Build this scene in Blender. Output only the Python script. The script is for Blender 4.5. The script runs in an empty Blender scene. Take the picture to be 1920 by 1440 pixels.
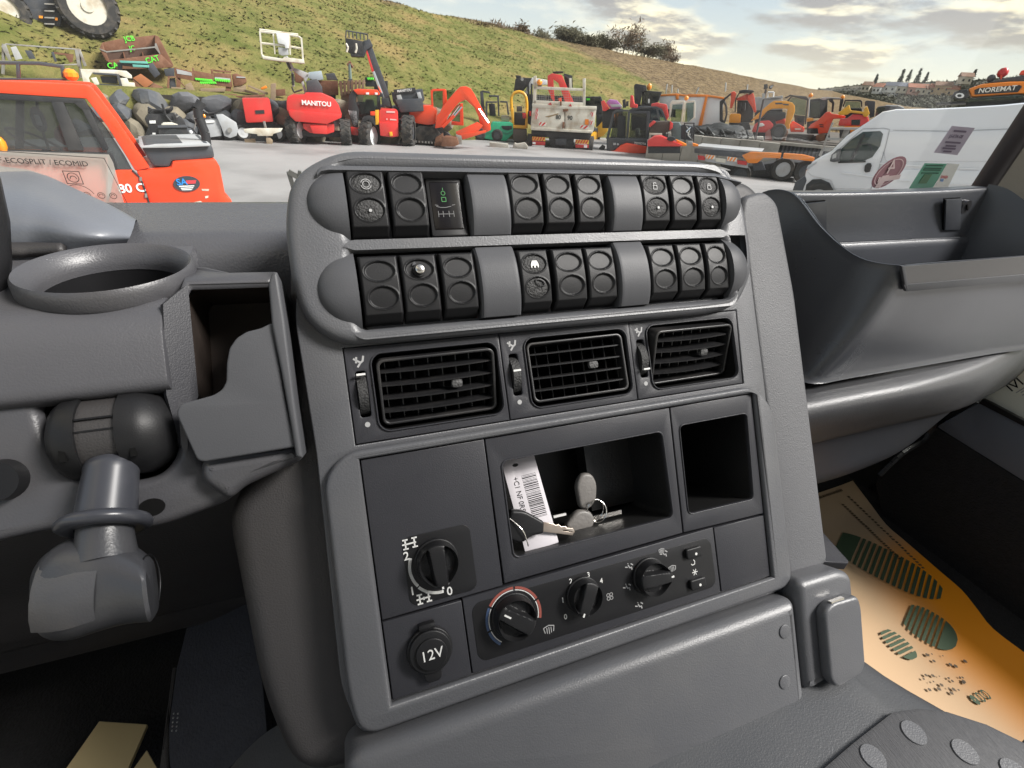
import bpy, bmesh, math, random
from mathutils import Vector, Matrix, Euler, noise
random.seed(7)
scn = bpy.context.scene
COL = scn.collection
rad = math.radians

# ------------------------------------------------------------------ camera
EYE = 2.30                                    # eye height over the yard, metres
FPX, UC, VC = 930.0, 960.0, 720.0             # focal length and centre in pixels of a 1920 wide frame
_Z = Vector((0.0717 * FPX * FPX / 545, FPX * FPX / 545, -FPX)).normalized()
_A = Vector((2649, 355, FPX)); _A = (_A - _A.dot(_Z) * _Z).normalized()
_Y = -(_Z.cross(_A))
CAM = Vector((0, 0, EYE))
c_right, c_up, c_fwd = (Vector((_A[i], _Y[i], _Z[i])) for i in range(3))
cam_data = bpy.data.cameras.new('camera'); cam = bpy.data.objects.new('camera', cam_data); COL.objects.link(cam)
m = Matrix((c_right, c_up, -c_fwd)).transposed().to_4x4(); m.translation = CAM
cam.matrix_world = m
cam_data.sensor_width = 36; cam_data.lens = 36 * FPX / 1920
cam_data.clip_start = 0.01; cam_data.clip_end = 4000
scn.camera = cam
scn.render.resolution_x, scn.render.resolution_y = 1024, 768

# ------------------------------------------------------------------ sky, sun, exposure
SUN_EL, SUN_AZ = rad(42), rad(120)             # azimuth from +Y towards +X
w = bpy.data.worlds.new('World'); scn.world = w; w.use_nodes = True
nt = w.node_tree; N = nt.nodes; L = nt.links; N.clear()
def nd(t, **k):
    n = N.new(t)
    for a, b in k.items(): setattr(n, a, b)
    return n
def mth(op, a, b=None, clamp=False):
    n = nd('ShaderNodeMath', operation=op); n.use_clamp = clamp
    for i, x in enumerate((a, b)):
        if x is None: continue
        if isinstance(x, (int, float)): n.inputs[i].default_value = x
        else: L.new(x, n.inputs[i])
    return n.outputs[0]
def mixc(f, a, b):
    n = nd('ShaderNodeMix', data_type='RGBA')
    if isinstance(f, (int, float)): n.inputs[0].default_value = f
    else: L.new(f, n.inputs[0])
    for i, x in ((6, a), (7, b)):
        if isinstance(x, tuple): n.inputs[i].default_value = x + (1,)
        else: L.new(x, n.inputs[i])
    return n.outputs[2]
def ramp(x, lo, hi):
    n = nd('ShaderNodeMapRange', interpolation_type='SMOOTHSTEP'); L.new(x, n.inputs[0])
    n.inputs[1].default_value, n.inputs[2].default_value = lo, hi
    return n.outputs[0]
sky = nd('ShaderNodeTexSky', sky_type='NISHITA'); sky.sun_disc = False
sky.sun_elevation = SUN_EL; sky.sun_rotation = SUN_AZ; sky.air_density = 1.0; sky.dust_density = 1.5
tc = nd('ShaderNodeTexCoord'); sx = nd('ShaderNodeSeparateXYZ'); L.new(tc.outputs['Generated'], sx.inputs[0])
zc = mth('MAXIMUM', sx.outputs[2], 0.0)
den = mth('ADD', zc, 0.16)
cx = nd('ShaderNodeCombineXYZ'); L.new(mth('DIVIDE', sx.outputs[0], den), cx.inputs[0]); L.new(mth('DIVIDE', sx.outputs[1], den), cx.inputs[1])
def cloud_noise(scale, detail, off):
    mp = nd('ShaderNodeMapping'); L.new(cx.outputs[0], mp.inputs[0]); mp.inputs['Location'].default_value = off
    mp.inputs['Scale'].default_value = (scale, scale, scale)
    n = nd('ShaderNodeTexNoise'); n.inputs['Scale'].default_value = 1; n.inputs['Detail'].default_value = detail; n.inputs['Roughness'].default_value = .55
    L.new(mp.outputs[0], n.inputs['Vector']); return n.outputs[0]
n1 = cloud_noise(.75, 8, (9.7, 7.1, 0)); n2 = cloud_noise(1.9, 7, (8.2, .4, 2)); n3 = cloud_noise(.75, 8, (9.76, 7.2, 0))
skyc = nd('ShaderNodeVectorMath', operation='SCALE'); L.new(sky.outputs[0], skyc.inputs[0]); skyc.inputs['Scale'].default_value = 0.05
veil = mixc(0.62, skyc.outputs[0], (.29, .355, .42))
lit = ramp(mth('SUBTRACT', n3, n1), -.02, .06)                    # thin sunward side of each cloud
ccol = mixc(lit, (.135, .14, .17), (.68, .60, .42))
mask = ramp(n1, .45, .55)
wisp = mth('MULTIPLY', ramp(n2, .48, .72), .55)
c1 = mixc(wisp, veil, (.47, .455, .40))
c2 = mixc(mth('MULTIPLY', mask, .95), c1, ccol)
hz = mth('POWER', mth('SUBTRACT', 1.0, zc, True), 11)
c3 = mixc(mth('MULTIPLY', hz, .80, True), c2, (.68, .61, .42))
bg = nd('ShaderNodeBackground'); L.new(c3, bg.inputs[0]); bg.inputs[1].default_value = 1.0
wo = nd('ShaderNodeOutputWorld'); L.new(bg.outputs[0], wo.inputs[0])
sd = bpy.data.lights.new('sun', 'SUN'); sd.energy = 3.4; sd.angle = rad(20); sd.color = (1, .965, .92)
so = bpy.data.objects.new('sun', sd); COL.objects.link(so)
so.rotation_euler = Vector((-math.sin(SUN_AZ) * math.cos(SUN_EL), -math.cos(SUN_AZ) * math.cos(SUN_EL), -math.sin(SUN_EL))).to_track_quat('-Z', 'Y').to_euler()
scn.view_settings.view_transform = 'Standard'; scn.view_settings.look = 'None'
scn.view_settings.exposure = 1.2; scn.view_settings.gamma = 1.0; scn.view_settings.use_curve_mapping = False
scn.render.engine = 'CYCLES'; scn.cycles.max_bounces = 8; scn.cycles.transparent_max_bounces = 16
scn.cycles.use_denoising = True; scn.cycles.sample_clamp_indirect = 6; scn.cycles.caustics_reflective = False; scn.cycles.caustics_refractive = False

# ------------------------------------------------------------------ helpers: places
def ray(u, v):
    return (c_right * (u - UC) + c_up * (VC - v)) / FPX + c_fwd
def P(u, v, d=None, X=None, Y=None, Z=None):
    """a point of the place seen at u, v of the photograph: at forward depth d, or on the plane X / Y / Z (Z over the yard)"""
    r = ray(u, v)
    if d is not None: t = d
    elif X is not None: t = X / r.x
    elif Y is not None: t = Y / r.y
    else: t = (Z - EYE) / r.z
    return CAM + r * t
def pix(p):
    q = p - CAM; z = q.dot(c_fwd)
    return UC + FPX * q.dot(c_right) / z, VC - FPX * q.dot(c_up) / z

# ------------------------------------------------------------------ helpers: materials
MATS = {}
def mat(name, col, rough=.5, metal=0., var=0., vscale=8., bump=0., bscale=60., spec=.5, dirt=None, dscale=3., damt=.5, coat=0., coord='Object', emit=None, detail=4, bdist=.002, alpha=None, sheen=0., stretch=None):
    if name in MATS: return MATS[name]
    mt = bpy.data.materials.new(name); mt.use_nodes = True; t = mt.node_tree; b = t.nodes['Principled BSDF']
    b.inputs['Base Color'].default_value = tuple(col) + (1,); b.inputs['Roughness'].default_value = rough; b.inputs['Metallic'].default_value = metal
    b.inputs['Specular IOR Level'].default_value = spec; b.inputs['Coat Weight'].default_value = coat
    if sheen: b.inputs['Sheen Weight'].default_value = sheen
    if alpha is not None: b.inputs['Alpha'].default_value = alpha
    if emit: b.inputs['Emission Color'].default_value = tuple(emit) + (1,); b.inputs['Emission Strength'].default_value = 1
    c = t.nodes.new('ShaderNodeTexCoord'); src = c.outputs[coord]
    if stretch:
        mp = t.nodes.new('ShaderNodeMapping'); mp.inputs['Scale'].default_value = stretch; t.links.new(src, mp.inputs[0]); src = mp.outputs[0]
    def nz(s, d=detail):
        n = t.nodes.new('ShaderNodeTexNoise'); n.inputs['Scale'].default_value = s; n.inputs['Detail'].default_value = d
        t.links.new(src, n.inputs['Vector']); return n
    def mx(f, a, bb):
        n = t.nodes.new('ShaderNodeMix'); n.data_type = 'RGBA'; t.links.new(f, n.inputs[0])
        for i, x in ((6, a), (7, bb)):
            if isinstance(x, tuple): n.inputs[i].default_value = x + (1,)
            else: t.links.new(x, n.inputs[i])
        return n.outputs[2]
    cur = None
    if var:
        cur = mx(nz(vscale).outputs[0], tuple(max(0, x * (1 - var)) for x in col), tuple(min(1, x * (1 + var)) for x in col))
    if dirt:
        n = nz(dscale, 8); r = t.nodes.new('ShaderNodeMapRange'); t.links.new(n.outputs[0], r.inputs[0])
        r.inputs[1].default_value, r.inputs[2].default_value, r.inputs[4].default_value = .48, .68, damt
        cur = mx(r.outputs[0], cur if cur is not None else tuple(col), tuple(dirt))
    if cur is not None: t.links.new(cur, b.inputs['Base Color'])
    if bump:
        n = nz(bscale, 3); bp = t.nodes.new('ShaderNodeBump'); bp.inputs['Strength'].default_value = bump; bp.inputs['Distance'].default_value = bdist
        t.links.new(n.outputs[0], bp.inputs['Height']); t.links.new(bp.outputs[0], b.inputs['Normal'])
        r2 = t.nodes.new('ShaderNodeMapRange'); t.links.new(nz(vscale * .7 + 1, 5).outputs[0], r2.inputs[0])
        r2.inputs[3].default_value, r2.inputs[4].default_value = max(.05, rough - .10), min(1, rough + .10)
        t.links.new(r2.outputs[0], b.inputs['Roughness'])
    MATS[name] = mt
    return mt
def glass_mat(name, tint, refl=.5, haze=0.):
    if name in MATS: return MATS[name]
    mt = bpy.data.materials.new(name); mt.use_nodes = True; t = mt.node_tree; t.nodes.clear()
    o = t.nodes.new('ShaderNodeOutputMaterial'); tr = t.nodes.new('ShaderNodeBsdfTransparent'); gl = t.nodes.new('ShaderNodeBsdfGlossy')
    tr.inputs[0].default_value = tuple(tint) + (1,); gl.inputs['Roughness'].default_value = .03
    fr = t.nodes.new('ShaderNodeFresnel'); fr.inputs[0].default_value = 1.45
    mu = t.nodes.new('ShaderNodeMath'); mu.operation = 'MULTIPLY'; mu.inputs[1].default_value = refl; t.links.new(fr.outputs[0], mu.inputs[0])
    mx = t.nodes.new('ShaderNodeMixShader'); t.links.new(mu.outputs[0], mx.inputs[0]); t.links.new(tr.outputs[0], mx.inputs[1]); t.links.new(gl.outputs[0], mx.inputs[2])
    out = mx.outputs[0]
    if haze:
        df = t.nodes.new('ShaderNodeBsdfDiffuse'); df.inputs[0].default_value = (.7, .7, .7, 1)
        c = t.nodes.new('ShaderNodeTexCoord'); n = t.nodes.new('ShaderNodeTexNoise'); n.inputs['Scale'].default_value = 3; n.inputs['Detail'].default_value = 9; t.links.new(c.outputs['Object'], n.inputs['Vector'])
        m2 = t.nodes.new('ShaderNodeMath'); m2.operation = 'MULTIPLY'; m2.inputs[1].default_value = haze; t.links.new(n.outputs[0], m2.inputs[0])
        m3 = t.nodes.new('ShaderNodeMixShader'); t.links.new(m2.outputs[0], m3.inputs[0]); t.links.new(out, m3.inputs[1]); t.links.new(df.outputs[0], m3.inputs[2]); out = m3.outputs[0]
    t.links.new(out, o.inputs[0]); MATS[name] = mt
    return mt

# ------------------------------------------------------------------ helpers: meshes and objects
def mesh_from(name, verts, faces, sharp=35, bevel=0.):
    me = bpy.data.meshes.new(name); me.from_pydata([tuple(v) for v in verts], [], faces)
    if bevel:
        bm = bmesh.new(); bm.from_mesh(me); bmesh.ops.recalc_face_normals(bm, faces=bm.faces)
        ed = [e for e in bm.edges if len(e.link_faces) == 2 and e.calc_face_angle(0) > .6]
        if ed: bmesh.ops.bevel(bm, geom=ed, offset=bevel, segments=2, profile=.6, affect='EDGES', clamp_overlap=True)
        bm.to_mesh(me); bm.free()
    finish(me, sharp)
    return me
def finish(me, sharp=35, recalc=False):
    if recalc:
        bm = bmesh.new(); bm.from_mesh(me); bmesh.ops.recalc_face_normals(bm, faces=bm.faces); bm.to_mesh(me); bm.free()
    me.validate(); me.update()
    me.shade_smooth(); me.set_sharp_from_angle(angle=rad(sharp))
def link(name, me, mt=None, parent=None, mw=None, kind=None, label=None):
    o = bpy.data.objects.new(name, me); COL.objects.link(o)
    if mt is not None and me is not None and len(me.materials) == 0: me.materials.append(mt)
    if parent is not None: o.parent = parent
    if mw is not None: o.matrix_local = mw
    if kind: o['kind'] = kind
    if label: o['label'] = label
    return o
def tag(o, label, cat, group=None):
    o['label'] = label; o['category'] = cat
    if group: o['group'] = group
    return o
def thing(name, label, cat, loc=(0, 0, 0), rz=0., group=None, mw=None):
    o = bpy.data.objects.new(name, None); COL.objects.link(o)
    if mw is not None: o.matrix_world = mw
    else: o.location = loc; o.rotation_euler = (0, 0, rz)
    o.empty_display_size = .1
    return tag(o, label, cat, group)
def copy_tree(o, parent=None):
    c = o.copy(); COL.objects.link(c)
    if parent is not None: c.parent = parent
    for ch in list(o.children): copy_tree(ch, c)
    return c

class G:
    """collects simple solids into one mesh; kx, kz scale the local sizes"""
    def __init__(s, kx=1., kz=None, ky=None):
        s.v, s.f = [], []; s.kx, s.kz = kx, kz or kx; s.ky = ky or s.kz
    def S(s, p): return Vector((p[0] * s.kx, p[1] * s.ky, p[2] * s.kz))
    def add(s, vs, fs):
        n = len(s.v); s.v += vs; s.f += [tuple(i + n for i in f) for f in fs]; return s
    def box(s, x0, x1, y0, y1, z0, z1):
        return s.add([s.S((x, y, z)) for x in (x0, x1) for y in (y0, y1) for z in (z0, z1)],
                     [(0, 1, 3, 2), (4, 6, 7, 5), (0, 4, 5, 1), (2, 3, 7, 6), (0, 2, 6, 4), (1, 5, 7, 3)])
    def prism(s, poly, a0, a1, ax='y'):
        f = {'y': lambda p, a: (p[0], a, p[1]), 'x': lambda p, a: (a, p[0], p[1]), 'z': lambda p, a: (p[0], p[1], a)}[ax]
        n = len(poly)
        ar = sum(poly[i][0] * poly[(i + 1) % n][1] - poly[(i + 1) % n][0] * poly[i][1] for i in range(n))
        vs = [s.S(f(p, a0)) for p in poly] + [s.S(f(p, a1)) for p in poly]
        return s.add(vs, [tuple(range(n - 1, -1, -1)), tuple(range(n, 2 * n))] + [(i, (i + 1) % n, n + (i + 1) % n, n + i) for i in range(n)])
    def cyl(s, p0, p1, r0, r1=None, n=14, cap=True):
        a, b = s.S(p0), s.S(p1); r1 = r0 if r1 is None else r1; r0 *= s.kz; r1 *= s.kz
        d = (b - a).normalized(); x = d.orthogonal().normalized(); y = d.cross(x)
        vs = [c + (x * math.cos(t) + y * math.sin(t)) * r for c, r in ((a, r0), (b, r1)) for t in [2 * math.pi * i / n for i in range(n)]]
        fs = [(i, (i + 1) % n, n + (i + 1) % n, n + i) for i in range(n)]
        if cap: fs += [tuple(range(n - 1, -1, -1)), tuple(range(n, 2 * n))]
        return s.add(vs, fs)
    def tube(s, pts, r, n=8):
        for a, b in zip(pts, pts[1:]): s.cyl(a, b, r, n=n)
        return s
    def bar(s, p0, p1, wx, wz=None):
        """a square bar between two points"""
        a, b = s.S(p0), s.S(p1); d = (b - a).normalized(); x = d.cross(Vector((0, 1, 0)))
        if x.length < .01: x = Vector((1, 0, 0))
        x.normalize(); y = d.cross(x); hw = wx * s.kz / 2; hz = (wz or wx) * s.kz / 2
        vs = [c + x * i * hw + y * j * hz for c in (a, b) for i, j in ((-1, -1), (1, -1), (1, 1), (-1, 1))]
        return s.add(vs, [(3, 2, 1, 0), (4, 5, 6, 7), (0, 1, 5, 4), (1, 2, 6, 5), (2, 3, 7, 6), (3, 0, 4, 7)])
    def ball(s, c, r, sz=1., n=10):
        c = s.S(c); r *= s.kz; vs = [c + Vector((0, 0, r * sz))]; fs = []; m = n // 2
        for i in range(1, m):
            t = math.pi * i / m
            vs += [c + Vector((r * math.sin(t) * math.cos(q), r * math.sin(t) * math.sin(q), r * sz * math.cos(t))) for q in [2 * math.pi * j / n for j in range(n)]]
        vs.append(c - Vector((0, 0, r * sz)))
        fs += [(0, 1 + j, 1 + (j + 1) % n) for j in range(n)]
        for i in range(m - 2):
            a = 1 + i * n; fs += [(a + j, a + n + j, a + n + (j + 1) % n, a + (j + 1) % n) for j in range(n)]
        a = 1 + (m - 2) * n; fs += [(a + j, len(vs) - 1, a + (j + 1) % n) for j in range(n)]
        return s.add(vs, fs)
    def mesh(s, name, bevel=0., sharp=35):
        me = mesh_from(name, s.v, s.f, sharp, bevel)
        if not bevel: finish(me, sharp, recalc=True)
        return me
    def put(s, name, mt, parent=None, bevel=0., sharp=35, label=None, kind=None, mw=None):
        return link(name, s.mesh(name, bevel, sharp), mt, parent, mw, kind, label)

def rrect(x0, x1, y0, y1, r, n=6):
    pts = []
    for cx_, cy_, a in ((x1 - r, y1 - r, 0), (x0 + r, y1 - r, 90), (x0 + r, y0 + r, 180), (x1 - r, y0 + r, 270)):
        pts += [(cx_ + r * math.cos(rad(a + 90 * i / n)), cy_ + r * math.sin(rad(a + 90 * i / n))) for i in range(n + 1)]
    return pts
def rpoly(pts, r, n=6):
    """polygon with rounded corners; r a number or one per corner"""
    out = []; k = len(pts)
    for i in range(k):
        p, q, s = Vector(pts[i - 1]), Vector(pts[i]), Vector(pts[(i + 1) % k]); rr = r[i] if isinstance(r, (list, tuple)) else r
        d1, d2 = (p - q), (s - q)
        if rr <= 0: out.append(tuple(q)); continue
        t = min(rr, d1.length * .48, d2.length * .48); a, b = q + d1.normalized() * t, q + d2.normalized() * t
        for j in range(n + 1):
            f = j / n; out.append(tuple(a * (1 - f) ** 2 + q * 2 * f * (1 - f) + b * f * f))
    return out
def ellipse(cx_, cy_, rx, ry, n=32, a0=0., rot=0.):
    c, s = math.cos(rot), math.sin(rot)
    return [(cx_ + rx * math.cos(t) * c - ry * math.sin(t) * s, cy_ + rx * math.cos(t) * s + ry * math.sin(t) * c) for t in [2 * math.pi * i / n + a0 for i in range(n)]]
def plate(name, outlines, h0, h1, bevel=0., bres=2, k=.001, sharp=40):
    """flat plate from h0 to h1 with holes (even-odd) and rounded edges, sizes in millimetres"""
    cu = bpy.data.curves.new(name, 'CURVE'); cu.dimensions = '2D'; cu.fill_mode = 'BOTH'
    for ol in outlines:
        sp = cu.splines.new('POLY'); sp.points.add(len(ol) - 1); sp.use_cyclic_u = True
        for q, p in zip(sp.points, ol): q.co = (p[0] * k, p[1] * k, 0, 1)
    cu.extrude = max(1e-6, (h1 - h0) * k / 2 - bevel * k); cu.bevel_depth = bevel * k; cu.bevel_resolution = bres; cu.offset = -bevel * k
    o = bpy.data.objects.new(name, cu); me = bpy.data.meshes.new_from_object(o); bpy.data.objects.remove(o); bpy.data.curves.remove(cu)
    me.name = name; me.transform(Matrix.Translation((0, 0, (h0 + h1) * k / 2)))
    bm = bmesh.new(); bm.from_mesh(me); bmesh.ops.remove_doubles(bm, verts=bm.verts, dist=1e-6); bm.to_mesh(me); bm.free()
    finish(me, sharp, recalc=True)
    return me
def text(name, s, size, mt, parent, mw, align='CENTER', ext=.0002, bold=0., sx_=1.):
    cu = bpy.data.curves.new(name, 'FONT'); cu.body = s; cu.size = size; cu.align_x = align; cu.align_y = 'CENTER'; cu.extrude = ext; cu.offset = bold * size; cu.resolution_u = 3
    o = bpy.data.objects.new(name, cu); me = bpy.data.meshes.new_from_object(o); bpy.data.objects.remove(o); bpy.data.curves.remove(cu)
    if sx_ != 1: me.transform(Matrix.Diagonal((sx_, 1, 1, 1)))
    return link(name, me, mt, parent, mw)
def grid(name, rows, close_u=False, close_v=False, sharp=60, thick=0., sub=0):
    """smooth sheet through a table of points; thick gives it a real thickness"""
    nr, nc = len(rows), len(rows[0]); vs = [p for r in rows for p in r]; fs = []
    for i in range(nr - (0 if close_v else 1)):
        for j in range(nc - (0 if close_u else 1)):
            a, b = i * nc + j, i * nc + (j + 1) % nc; c, d = ((i + 1) % nr) * nc + (j + 1) % nc, ((i + 1) % nr) * nc + j
            fs.append((a, b, c, d))
    me = bpy.data.meshes.new(name); me.from_pydata([tuple(v) for v in vs], [], fs)
    finish(me, sharp)
    return me
def catmull(pts, n=5, closed=False):
    out = []; k = len(pts); V = [Vector(p) for p in pts]
    for i in range(k if closed else k - 1):
        p0 = V[i - 1] if closed or i > 0 else V[0]; p1 = V[i]; p2 = V[(i + 1) % k]; p3 = V[(i + 2) % k] if closed or i + 2 < k else V[-1]
        for j in range(n):
            t = j / n
            out.append(.5 * ((2 * p1) + (p2 - p0) * t + (2 * p0 - 5 * p1 + 4 * p2 - p3) * t * t + (3 * p1 - p0 - 3 * p2 + p3) * t ** 3))
    if not closed: out.append(V[-1])
    return out
def hfield(name, x0, x1, y0, y1, nx, ny, fn, k=.001, skirt=None):
    vs, fs = [], []
    for j in range(ny + 1):
        for i in range(nx + 1):
            x, y = x0 + (x1 - x0) * i / nx, y0 + (y1 - y0) * j / ny
            r = fn(x, y); vs.append((r[0] * k, r[1] * k, r[2] * k) if isinstance(r, tuple) else (x * k, y * k, r * k))
    for j in range(ny):
        for i in range(nx):
            a = j * (nx + 1) + i; fs.append((a, a + 1, a + nx + 2, a + nx + 1))
    if skirt is not None:
        ring = [i for i in range(nx + 1)] + [(j) * (nx + 1) + nx for j in range(1, ny + 1)] + [ny * (nx + 1) + i for i in range(nx - 1, -1, -1)] + [j * (nx + 1) for j in range(ny - 1, 0, -1)]
        n0 = len(vs); vs += [(vs[i][0], vs[i][1], skirt * k) for i in ring]; n = len(ring)
        fs += [(ring[(i + 1) % n], ring[i], n0 + i, n0 + (i + 1) % n) for i in range(n)]
    me = bpy.data.meshes.new(name); me.from_pydata(vs, [], fs); finish(me, 38)
    return me
def sstep(a, b, x):
    t = max(0, min(1, (x - a) / (b - a))); return t * t * (3 - 2 * t)
def T(x=0, y=0, z=0, rx=0, ry=0, rz=0, k=.001):
    return Matrix.Translation((x * k, y * k, z * k)) @ Euler((rad(rx), rad(ry), rad(rz))).to_matrix().to_4x4()
# ================================================================== cab: materials
M = dict(
    face=mat('console_grey', (0.0815, 0.0833, 0.0898), .40, var=.06, vscale=25, bump=.28, bscale=700, bdist=.001, dirt=(.13, .128, .125), dscale=14, damt=.2),
    panel=mat('panel_charcoal', (0.0291, 0.0295, 0.0342), .40, spec=.35, var=.08, vscale=30, bump=.18, bscale=900, bdist=.001),
    black=mat('black_satin', (.010, .010, .011), .42, spec=.3, var=.15, vscale=40, bump=.08, bscale=900, bdist=.001),
    switch=mat('switch_black', (0.0099, 0.0100, 0.0109), .46, spec=.3, var=.10, vscale=50, bump=.12, bscale=1200, bdist=.001),
    vent=mat('vent_black', (.014, .014, .015), .38, var=.2, vscale=60, dirt=(.06, .055, .05), dscale=22, damt=.35),
    cover=mat('cover_grey', (0.0693, 0.0708, 0.0763), .48, spec=.25, var=.05, vscale=30, bump=.12, bscale=900, bdist=.001),
    soft=mat('soft_charcoal', (0.0352, 0.0329, 0.0329), .5, var=.08, vscale=14, bump=.3, bscale=700, bdist=.0015),
    softg=mat('soft_grey', (0.0829, 0.0842, 0.0901), .5, var=.06, vscale=14, bump=.35, bscale=800, bdist=.0015),
    tray=mat('tray_grey', (0.0491, 0.0526, 0.0612), .30, var=.06, vscale=10, bump=.2, bscale=800, bdist=.001, dirt=(.05, .05, .052), dscale=4, damt=.25),
    dash=mat('dash_grey', (0.0694, 0.0705, 0.0769), .24, var=.06, vscale=12, bump=.35, bscale=450, bdist=.0015),
    pod=mat('pod_grey', (0.0639, 0.0639, 0.0698), .38, var=.06, vscale=14, bump=.2, bscale=700, bdist=.0012, dirt=(.06, .055, .05), dscale=9, damt=.3),
    lever=mat('lever_slate', (0.0451, 0.0461, 0.0512), .32, var=.08, vscale=30, dirt=(.08, .078, .075), dscale=16, damt=.4, bump=.1, bscale=600),
    white=mat('print_white', (.62, .62, .60), .5), grey=mat('print_grey', (.32, .32, .32), .5), red=mat('print_red', (.24, .06, .045), .5), blue=mat('print_blue', (.05, .085, .17), .5), green=mat('print_green', (.03, .35, .05), .5),
    knurl=mat('knurled_rubber', (.020, .020, .020), .6, bump=.5, bscale=620, bdist=.003),
    steel=mat('bright_steel', (.62, .60, .57), .25, 1., var=.1, vscale=80), carpet=mat('black_carpet', (.011, .011, .012), .95, var=.4, vscale=90, bump=.8, bscale=240, bdist=.004),
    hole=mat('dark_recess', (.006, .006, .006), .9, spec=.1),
)
def strokes(name, lines, wd, mt, parent, mw, h=.15):
    g = G(.001)
    for pl in lines:
        for a, b in zip(pl, pl[1:]):
            a, b = Vector(a), Vector(b); d = (b - a)
            if d.length < 1e-6: continue
            d = d.normalized() * wd / 2; n = Vector((-d.y, d.x))
            q = [a - d * .6 + n, a - d * .6 - n, b + d * .6 - n, b + d * .6 + n]
            g.prism([tuple(p) for p in q], 0, h, 'z')
    return g.put(name, mt, parent, mw=mw)
def arcpts(cx_, cy_, r, a0, a1, n=16):
    return [(cx_ + r * math.cos(rad(a0 + (a1 - a0) * i / n)), cy_ + r * math.sin(rad(a0 + (a1 - a0) * i / n))) for i in range(n + 1)]
def pit(name, ol, h0, h1, mt, parent, shrink=.94, k=.001, mtx=None):
    """open recess: a wall and a floor with their inner faces showing"""
    n = len(ol); cx_ = sum(p[0] for p in ol) / n; cy_ = sum(p[1] for p in ol) / n
    vs = [(x * k, y * k, h0 * k) for x, y in ol] + [((cx_ + (x - cx_) * shrink) * k, (cy_ + (y - cy_) * shrink) * k, h1 * k) for x, y in ol]
    fs = [(i, (i + 1) % n, n + (i + 1) % n, n + i) for i in range(n)] + [tuple(range(n, 2 * n))]
    me = bpy.data.meshes.new(name); me.from_pydata(vs, [], fs); finish(me, 40)
    return link(name, me, mt, parent, mtx)

# ================================================================== centre console
cex, cey = Vector((1, 0, 0)), Vector((0, math.sin(rad(32.3)), math.cos(rad(32.3)))); cez = cex.cross(cey)
CO = CAM + (c_right * 100 + c_up * -180) / FPX * .45 + c_fwd * .45
CM = Matrix((cex, cey, cez)).transposed().to_4x4(); CM.translation = CO
def CW(x, y, h): return CM @ Vector((x * .001, y * .001, h * .001))
con = thing('centre_console', 'grey centre console with two rows of rocker switches, three air vents and heater controls', 'console', mw=CM)

flank = rpoly([(-188, 284), (-204, 235), (-218, 130), (-236, 62), (-276, 30), (-268, -128), (-250, -196), (-190, -200), (300, -186), (316, -150), (319, 150), (311, 262), (285, 290)], [10, 20, 40, 60, 40, 60, 30, 10, 20, 14, 60, 30, 20])
link('padded_flank', plate('padded_flank', [flank, rrect(-179, 226, -150, 144, 3)], -330, -20, 16, 5), M['soft'], con)
face = [(-150, 288), (-192, 240), (-207, 165), (-204.5, 60), (-209, -120), (-200, -162), (238, -162), (245, 60), (247, 250), (235, 290)]
VH = [(-175.3, 61), (217.8, 61), (220.4, 138.8), (-175.3, 138.8)]
LH = [(-174, -142.3), (216, -142.3), (223.4, 50), (-174, 50)]
link('face_plate', plate('face_plate', [rpoly(face, 12), VH, LH], -26, 0, 1.2), M['face'], con)
# wing on the passenger side of the face, grained and lighter
link('side_wing', plate('side_wing', [rpoly([(244.5, -168), (306, -152), (310, 150), (303, 254), (286, 268), (255, 262), (247, 240)], 10)], -24, -3, 6, 4), M['softg'], con)
link('lower_bezel', plate('lower_bezel', [rpoly([(-202, 40), (-184, 57.5), (225, 57.5), (246, 30), (240, -157), (-200, -160), (-205, -125)], [14, 16, 22, 22, 16, 30, 30]), LH], 0, 7, 4.5, 4), M['face'], con)
G(.001).box(-178, -66, -146, 142, -28, -25.5).box(-66, 226, -146, -64, -28, -25.5).box(-66, 226, 34, 60, -28, -25.5).put('backing', M['hole'], con)

# --- switch hood
hood = rpoly([(-160, 293), (-196, 272), (-205, 235), (-205, 190), (-200, 160), (-176, 140), (-140, 138.5), (170, 136.5), (212, 140), (236, 172), (240, 200), (238, 250), (222, 284), (190, 292)], [20, 22, 30, 40, 22, 22, 20, 30, 30, 26, 20, 30, 22, 30])
P1 = rrect(-159, 204.5, 220.5, 277.5, 4); P2 = rrect(-159.5, 203, 150.5, 211.5, 4)
link('switch_hood', plate('switch_hood', [hood, P1, P2], -2, 13, 8.5, 5), M['face'], con)
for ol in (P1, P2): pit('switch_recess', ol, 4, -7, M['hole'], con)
def barrel(x, y, w_, hh, top, edge):
    f = max(0, 1 - abs(y / (hh / 2)) ** 2.4); return edge + (top - edge) * f
def make_cover(name, x0, x1, y0, y1, top=20.5, edge=12.5):
    cx_, cy_, w_, hh = (x0 + x1) / 2, (y0 + y1) / 2, x1 - x0, y1 - y0
    def fn(x, y):
        e = min(x + w_ / 2, w_ / 2 - x); return barrel(x, y, w_, hh, top, edge) - 2.2 * (1 - min(1, e / 2.2)) ** 2
    return link(name, hfield(name, -w_ / 2, w_ / 2, -hh / 2, hh / 2, 24, 26, fn, skirt=2), M['cover'], con, T(cx_, cy_, 0))
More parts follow.
